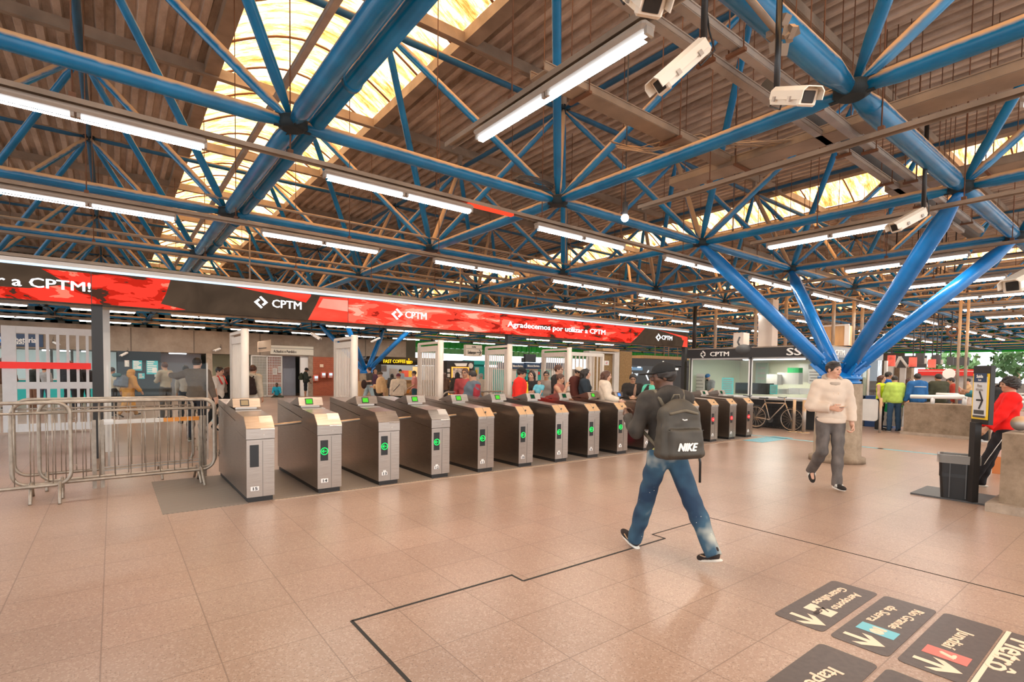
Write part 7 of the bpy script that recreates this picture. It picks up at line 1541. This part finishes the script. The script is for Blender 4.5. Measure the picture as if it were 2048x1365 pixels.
folk('woman in a teal green top and black cardigan just left of the striding man\'s face', 1307, 749, 10.6, 150, dict(HOLD, nod=8, w=1.1, armL=8, elbL=50), top=(.10, .46, .32), bottom=(.03, .03, .03), skin='t', hairstyle='bun', female=True, extra=lambda r, J: [glasses(r, J)]+[MB().tube([tuple(J['neck']+V3(sg*.08, .02, -.02)), tuple(J['chest']+V3(sg*.12, .10, .06)), tuple(J['chest']+V3(sg*.13, .08, -.2)), tuple(J['pel']+V3(sg*.15, .06, .0))], .055, 8).obj('cardigan', cl((.025, .022, .02)), r) for sg in (-1, 1)])
folk('big man in a slate blue shirt with maroon sleeves behind the barrier', 947, 741, 10.4, 115, dict(w=1.42, turn=-60, nod=6, armR=-8, elbR=12), top=(.10, .125, .15), bottom=(.05, .06, .08), skin='t', puff=.01, extra=lambda r, J: [MB().lathe(tuple(J['sh'+sd]), tuple(J['el'+sd]), [(-.05, .05), (0, .078), (.2, .070), (.30, .064)], 12).obj('maroon_sleeve', cl((.30, .03, .04)), r) for sd in 'LR'])
folk('man with glasses and a red top looking over the big man\'s shoulder', 931, 737, 11.6, 165, dict(w=1.15), top=(.34, .06, .06), bottom=(.05, .05, .05), skin='t', hair='hairb', extra=glasses)
folk('woman in a pale vest with a black bag behind the big man', 962, 747, 19, -20, dict(WALK), top=(.5, .42, .33), bottom=(.3, .18, .1), skin='t', sleeves='short', hair='hairg', hairstyle='bun')
folk('person in a dark jacket seen from behind by the orange-lit fridge', 915, 745, 19, 10, dict(w=1.15), top=(.06, .05, .04), bottom=(.04, .04, .04), hairstyle='long', puff=.02)
folk('woman in a brown jacket half hidden by the second grey gate post', 889, 746, 21, 20, dict(), top=(.15, .09, .06), bottom=(.05, .05, .05), hair='hairb', hairstyle='long')
folk('person in a pink top partly hidden by the grey gate at the coffee kiosk', 829, 742, 20, 110, dict(armL=10, elbL=50), top=(.55, .22, .18), bottom=(.03, .08, .1), skin='t', sleeves='short')
folk('person in a white hoodie and maroon cap seen from behind with a bag strap', 797, 749, 17, 15, dict(w=1.1, dH=.02, capc=(.14, .04, .06), armR=15, elbR=40), top=(.70, .58, .44), bottom=(.03, .04, .035), hairstyle='beanie', hood=True, puff=.035, extra=lambda r, J: MB().tube([tuple(J['shR']+V3(-.04, -.06, .06)), tuple(J['chest']+V3(0, -.16, 0)), tuple(J['pel']+V3(-.17, -.1, .1))], .012, 5).obj('bag_strap', 'blackp', r))
folk('person in a tan jacket and dark knit hat walking left by the coffee kiosk', 762, 744, 18.5, 110, dict(WALK, w=1.1, capc=(.09, .06, .035), nod=10, armR=10, elbR=80), top=(.60, .38, .19), bottom=(.035, .03, .02), skin='l', hairstyle='beanie', puff=.045)
folk('bearded man in a dark shirt and pale jeans carrying a jacket', 739, 735, 22, 130, dict(WALK2, turn=-10, armL=10, elbL=80, capc=(.03, .03, .03)), top=(.07, .06, .05), bottom=(.34, .44, .47), shoe=(.6, .5, .4), skin='l', sleeves='short', hairstyle='short', extra=lambda r, J: MB().sphere(tuple(J['wrL']+V3(0, .03, -.12)), .15, 7, 0, (.8, .8, 1.3)).obj('carried_jacket', cl((.05, .03, .025)), r))
folk('balding man in a plum top with a bag strap behind the bearded man', 751, 739, 23, 20, dict(), top=(.10, .05, .08), bottom=(.04, .04, .05), skin='t', hairstyle='bald')
folk('woman in a dark grey hoodie and jeans seen from behind at the kiosk counter', 784, 748, 25, 5, dict(), top=(.07, .065, .06), bottom=(.03, .05, .08), hairstyle='long', hood=True)
folk('coffee kiosk worker in a dark cap and yellow face mask behind the counter', 801, 739, 31, 175, dict(capc=(.02, .025, .03), nod=15), top=(.45, .5, .55), bottom=(.04, .04, .04), skin='l', hairstyle='cap', extra=lambda r, J: MB().box(tuple(J['head']+V3(0, .095, -.035)), (.12, .03, .07), 0, None, .01).obj('face_mask', 'yellow', r))
pp, Jp = folk('man in shorts and a black hoodie looking at his phone by the white door', 611, 736, 28.5, -70, dict(PHONE, nod=25), top=(.035, .04, .03), bottom=(.015, .017, .02), shoe=(.25, .09, .06), skin='m', legs_='shorts', hairstyle='cap', puff=.02); backpack('dark olive backpack on the man in shorts by the white door', pp, Jp, cl((.045, .05, .03)), (.3, .2, .42), 0, False, None, .02)
q = on(554, 795, 0, 2); person('person in a teal and black hoodie sitting on the floor by the mesh gate', (q.x, q.y), rel(200), dict(H=1.62, z0=.10, hipL=82, kneeL=100, spreadL=35, hipR=75, kneeR=60, spreadR=20, footR=30, lean=8, armL=25, elbL=60, armR=25, elbR=60, nod=5), top=(.02, .30, .42), bottom=(.06, .07, .05), shoe=(.2, .13, .09), skin='d', res=.02)
pp, Jp = folk('person in a cream jacket and white trousers seen from behind, left of the mesh gate', 505, 730, 13, -10, dict(WALK, armR=-8), top=(.62, .54, .42), bottom=(.66, .58, .50), skin='l', hair='hairb', puff=.02, hood=True); backpack('big black backpack on the person in the cream jacket', pp, Jp, cl((.035, .022, .02)), (.42, .26, .52), .03, True, None, .014)
pp, Jp = folk('woman with brown hair and a black jacket seen from behind beside the first grey gate', 455, 735, 13, -25, dict(WALK2), top=(.025, .025, .022), bottom=(.03, .03, .03), skin='t', hair='hairb', hairstyle='long', female=True, puff=.02); backpack('grey and beige backpack on the woman in the black jacket', pp, Jp, cl((.26, .21, .17)), (.34, .2, .44), 0, False, None, .014)
folk('young man in a white t-shirt with red backpack straps turned to the right', 437, 733, 12.5, -90, dict(WALK, nod=8, armR=5, elbR=15), top=(.68, .62, .55), bottom=(.02, .02, .02), skin='l', sleeves='short', hair='hairk', extra=lambda r, J: [MB().tube([tuple(J['sh'+sd]+V3(-sg*.05, -.07, .05)), tuple(J['sh'+sd]+V3(-sg*.05, .05, .07)), tuple(J['chest']+V3(sg*.1, .15, -.0))], .02, 6).obj('red_strap', 'red', r) for sd, sg in (('L', -1), ('R', 1))])
q = on(395, 884, 0, 2); pp, Jp = person('big man in a brown-grey shirt seen from behind, one arm stretched out sideways', (q.x, q.y), rel(5), dict(H=1.80, w=1.18, hipL=6, hipR=-4, spreadL=8, armL=60, abdL=62, elbL=20, inwL=0, armR=-6, abdR=18, elbR=12), top=(.14, .105, .08), bottom=(.025, .024, .03), shoe=(.09, .075, .05), skin='l', res=.013, puff=.015), None
folk('person with dark hair behind the big man\'s outstretched arm', 371, 731, 14.5, 20, dict(), top=(.4, .35, .28), bottom=(.04, .05, .06), skin='t')
folk('man in an olive jacket facing left with his hands held forward', 330, 725, 16, 75, dict(HOLD), top=(.36, .31, .23), bottom=(.07, .065, .06), skin='t', hair='hairb')
pp, Jp = folk('person in a long golden robe and headscarf hurrying away', 256, 738, 16.3, -30, dict(WALK, lean=10, capc=(.56, .27, .07)), top=(.58, .29, .08), bottom=(.45, .26, .12), shoe=(.05, .04, .04), hairstyle='hooded', robe=True, puff=.02); backpack('grey backpack with a teal bag on the person in the golden robe', pp, Jp, cl((.15, .17, .20)), (.4, .24, .42), -.02, False, None, .016, extra=None) if False else backpack('grey backpack with a teal flap on the person in the golden robe', pp, Jp, cl((.15, .17, .20)), (.4, .24, .42), -.02, False, lambda b, q, R: MB().box(tuple(q(-.05, -.14, .16)), (.34, .16, .12), 0, None, .04).obj('teal_flap', cl((.07, .16, .17)), b), .016)
folk('man with short dark hair and a cream shirt half hidden by the beige panel post', 223, 735, 16.5, -20, dict(), top=(.55, .48, .36), bottom=(.05, .05, .05), skin='m')
folk('person with reddish hair and a black padded jacket behind the white gate', 140, 722, 18.5, 10, dict(w=1.25), top=(.03, .03, .032), bottom=(.03, .03, .035), hair='hairb', puff=.06)
folk('person in a dark coat behind the white gate beside the black post', 168, 729, 19, 15, dict(w=1.15), top=(.045, .042, .045), bottom=(.04, .035, .03), puff=.03)
folk('man in a dark flat cap and black jacket behind the white gate', 67, 727, 19, -20, dict(capc=(.03, .03, .035)), top=(.028, .03, .026), bottom=(.2, .1, .06), skin='t', hairstyle='cap')
folk('person in a light grey jacket behind the white gate', 88, 733, 20, 20, dict(), top=(.34, .34, .34), bottom=(.08, .09, .12))
folk('child-sized clerk behind the ticket counter glass', 115, 725, 33.5, 180, dict(), top=(.05, .08, .12), bottom=(.05, .05, .05), hairstyle='short', skin='l')
folk('person with curly brown hair and a dark coat at the left edge behind the gate', 6, 716, 18, 30, dict(WALK), top=(.10, .05, .03), bottom=(.45, .38, .3), hair='hairb', hairstyle='curly', puff=.03)
q = P(1421, 750, 17.0); pp, Jp = person('booth attendant in a grey shirt with bright blue hair bent over papers', (q.x, q.y), math.radians(180), dict(H=1.66, lean=12, nod=30, armL=30, elbL=50, inwL=20, armR=30, elbR=50, inwR=20, capc=(.01, .13, .38)), top=(.26, .25, .25), bottom=(.03, .03, .04), skin='l', sleeves='short', hairstyle='beanie', res=.015, extra=lambda r, J: MB().ell if False else MB().sphere(tuple(J['head']+J['HR'] @ V3(0, .06, -.075)), .042, 7).obj('beard', 'hairk', r))
# right-hand far crowd
folk('woman with long hair in a yellow reflective vest beside the booth corner', 1763, 751, 15.6, 215, dict(armL=10, elbL=30), top=(.62, .78, .02), bottom=(.03, .03, .03), skin='l', hair='hairb', hairstyle='longer', female=True, sleeves='none')
folk('person in a bright blue jacket standing behind the woman in the yellow vest', 1776, 744, 16.4, 250, dict(), top=(.015, .10, .40), bottom=(.05, .1, .18), skin='m')
folk('person in a lime green top seen from behind with a dark bag', 1791, 752, 15.2, -10, dict(nod=15, w=1.15), top=(.42, .55, .10), bottom=(.04, .08, .14), skin='t', puff=.03)
folk('small woman with a yellow collar far behind the lime green top', 1817, 757, 22, 200, dict(), top=(.08, .06, .05), bottom=(.05, .05, .05), skin='l', hair='hairb', hairstyle='long', female=True)
folk('man in a blue jacket with a pale stripe seen from behind at the railing', 1836, 747, 15, -5, dict(w=1.12), top=(.03, .12, .30), bottom=(.05, .10, .18), skin='m', hood=True, puff=.02, extra=lambda r, J: MB().tube([tuple(J['chest']+V3(-.16, -.13, .06)), tuple(J['chest']+V3(0, -.155, .06)), tuple(J['chest']+V3(.16, -.13, .06))], .012, 5).obj('pale_stripe', 'lgrey', r))
folk('man in an olive green jacket seen from behind at the railing', 1878, 748, 15, 0, dict(w=1.25), top=(.05, .05, .03), bottom=(.05, .05, .05), skin='m', puff=.03)
folk('person in a dark top standing between the olive jacket and the twin pipes', 1899, 758, 18, 30, dict(), top=(.04, .04, .035), bottom=(.05, .05, .05), hairstyle='long')
folk('person in a dark red jacket bending forward behind the twin pipes', 1918, 754, 16.5, 60, dict(lean=18, armL=20, elbL=60), top=(.38, .05, .03), bottom=(.08, .09, .12), skin='t', puff=.02)
folk('man in a tan shirt holding something up to his face in the far queue', 1937, 757, 20, 60, dict(HOLD, armL=50, elbL=100), top=(.60, .38, .20), bottom=(.5, .4, .34), skin='l', sleeves='short')
q = on(1962, 884, 0, 2); pp, Jp = person('man in a teal patterned shirt behind the black post sign looking at his hands', (q.x+.1, q.y), rel(-38+100), dict(H=1.74, w=1.1, armL=25, elbL=85, inwL=10, armR=20, elbR=80, nod=18), top=(.05, .20, .23), bottom=(.02, .02, .022), shoe=(.45, .45, .45), skin='m', hair='hairg', res=.014, puff=.02); backpack('black backpack on the man in the teal shirt', pp, Jp, cl((.03, .028, .028)), (.32, .22, .44), .08, False, None, .014)
folk('woman in black at a far table seen left of the boy, farther back', 2002, 763, 30, 150, dict(HOLD), top=(.02, .02, .02), bottom=(.03, .03, .03), skin='l', hairstyle='long')
folk('person in black with a red top at the far table, nearest the sign', 1986, 765, 30, 120, dict(HOLD), top=(.05, .02, .02), bottom=(.03, .03, .03), skin='t')
# papers on the booth counter under the attendant's hands
q = P(1432, 789, 15.9); tag(MB().box((q.x, q.y, .925), (.25, .5, .03), 0, rotm(0, 0, 0)).obj('newspaper', 'lgrey'), 'open newspaper on the booth counter under the attendant\'s hands', 'paper')
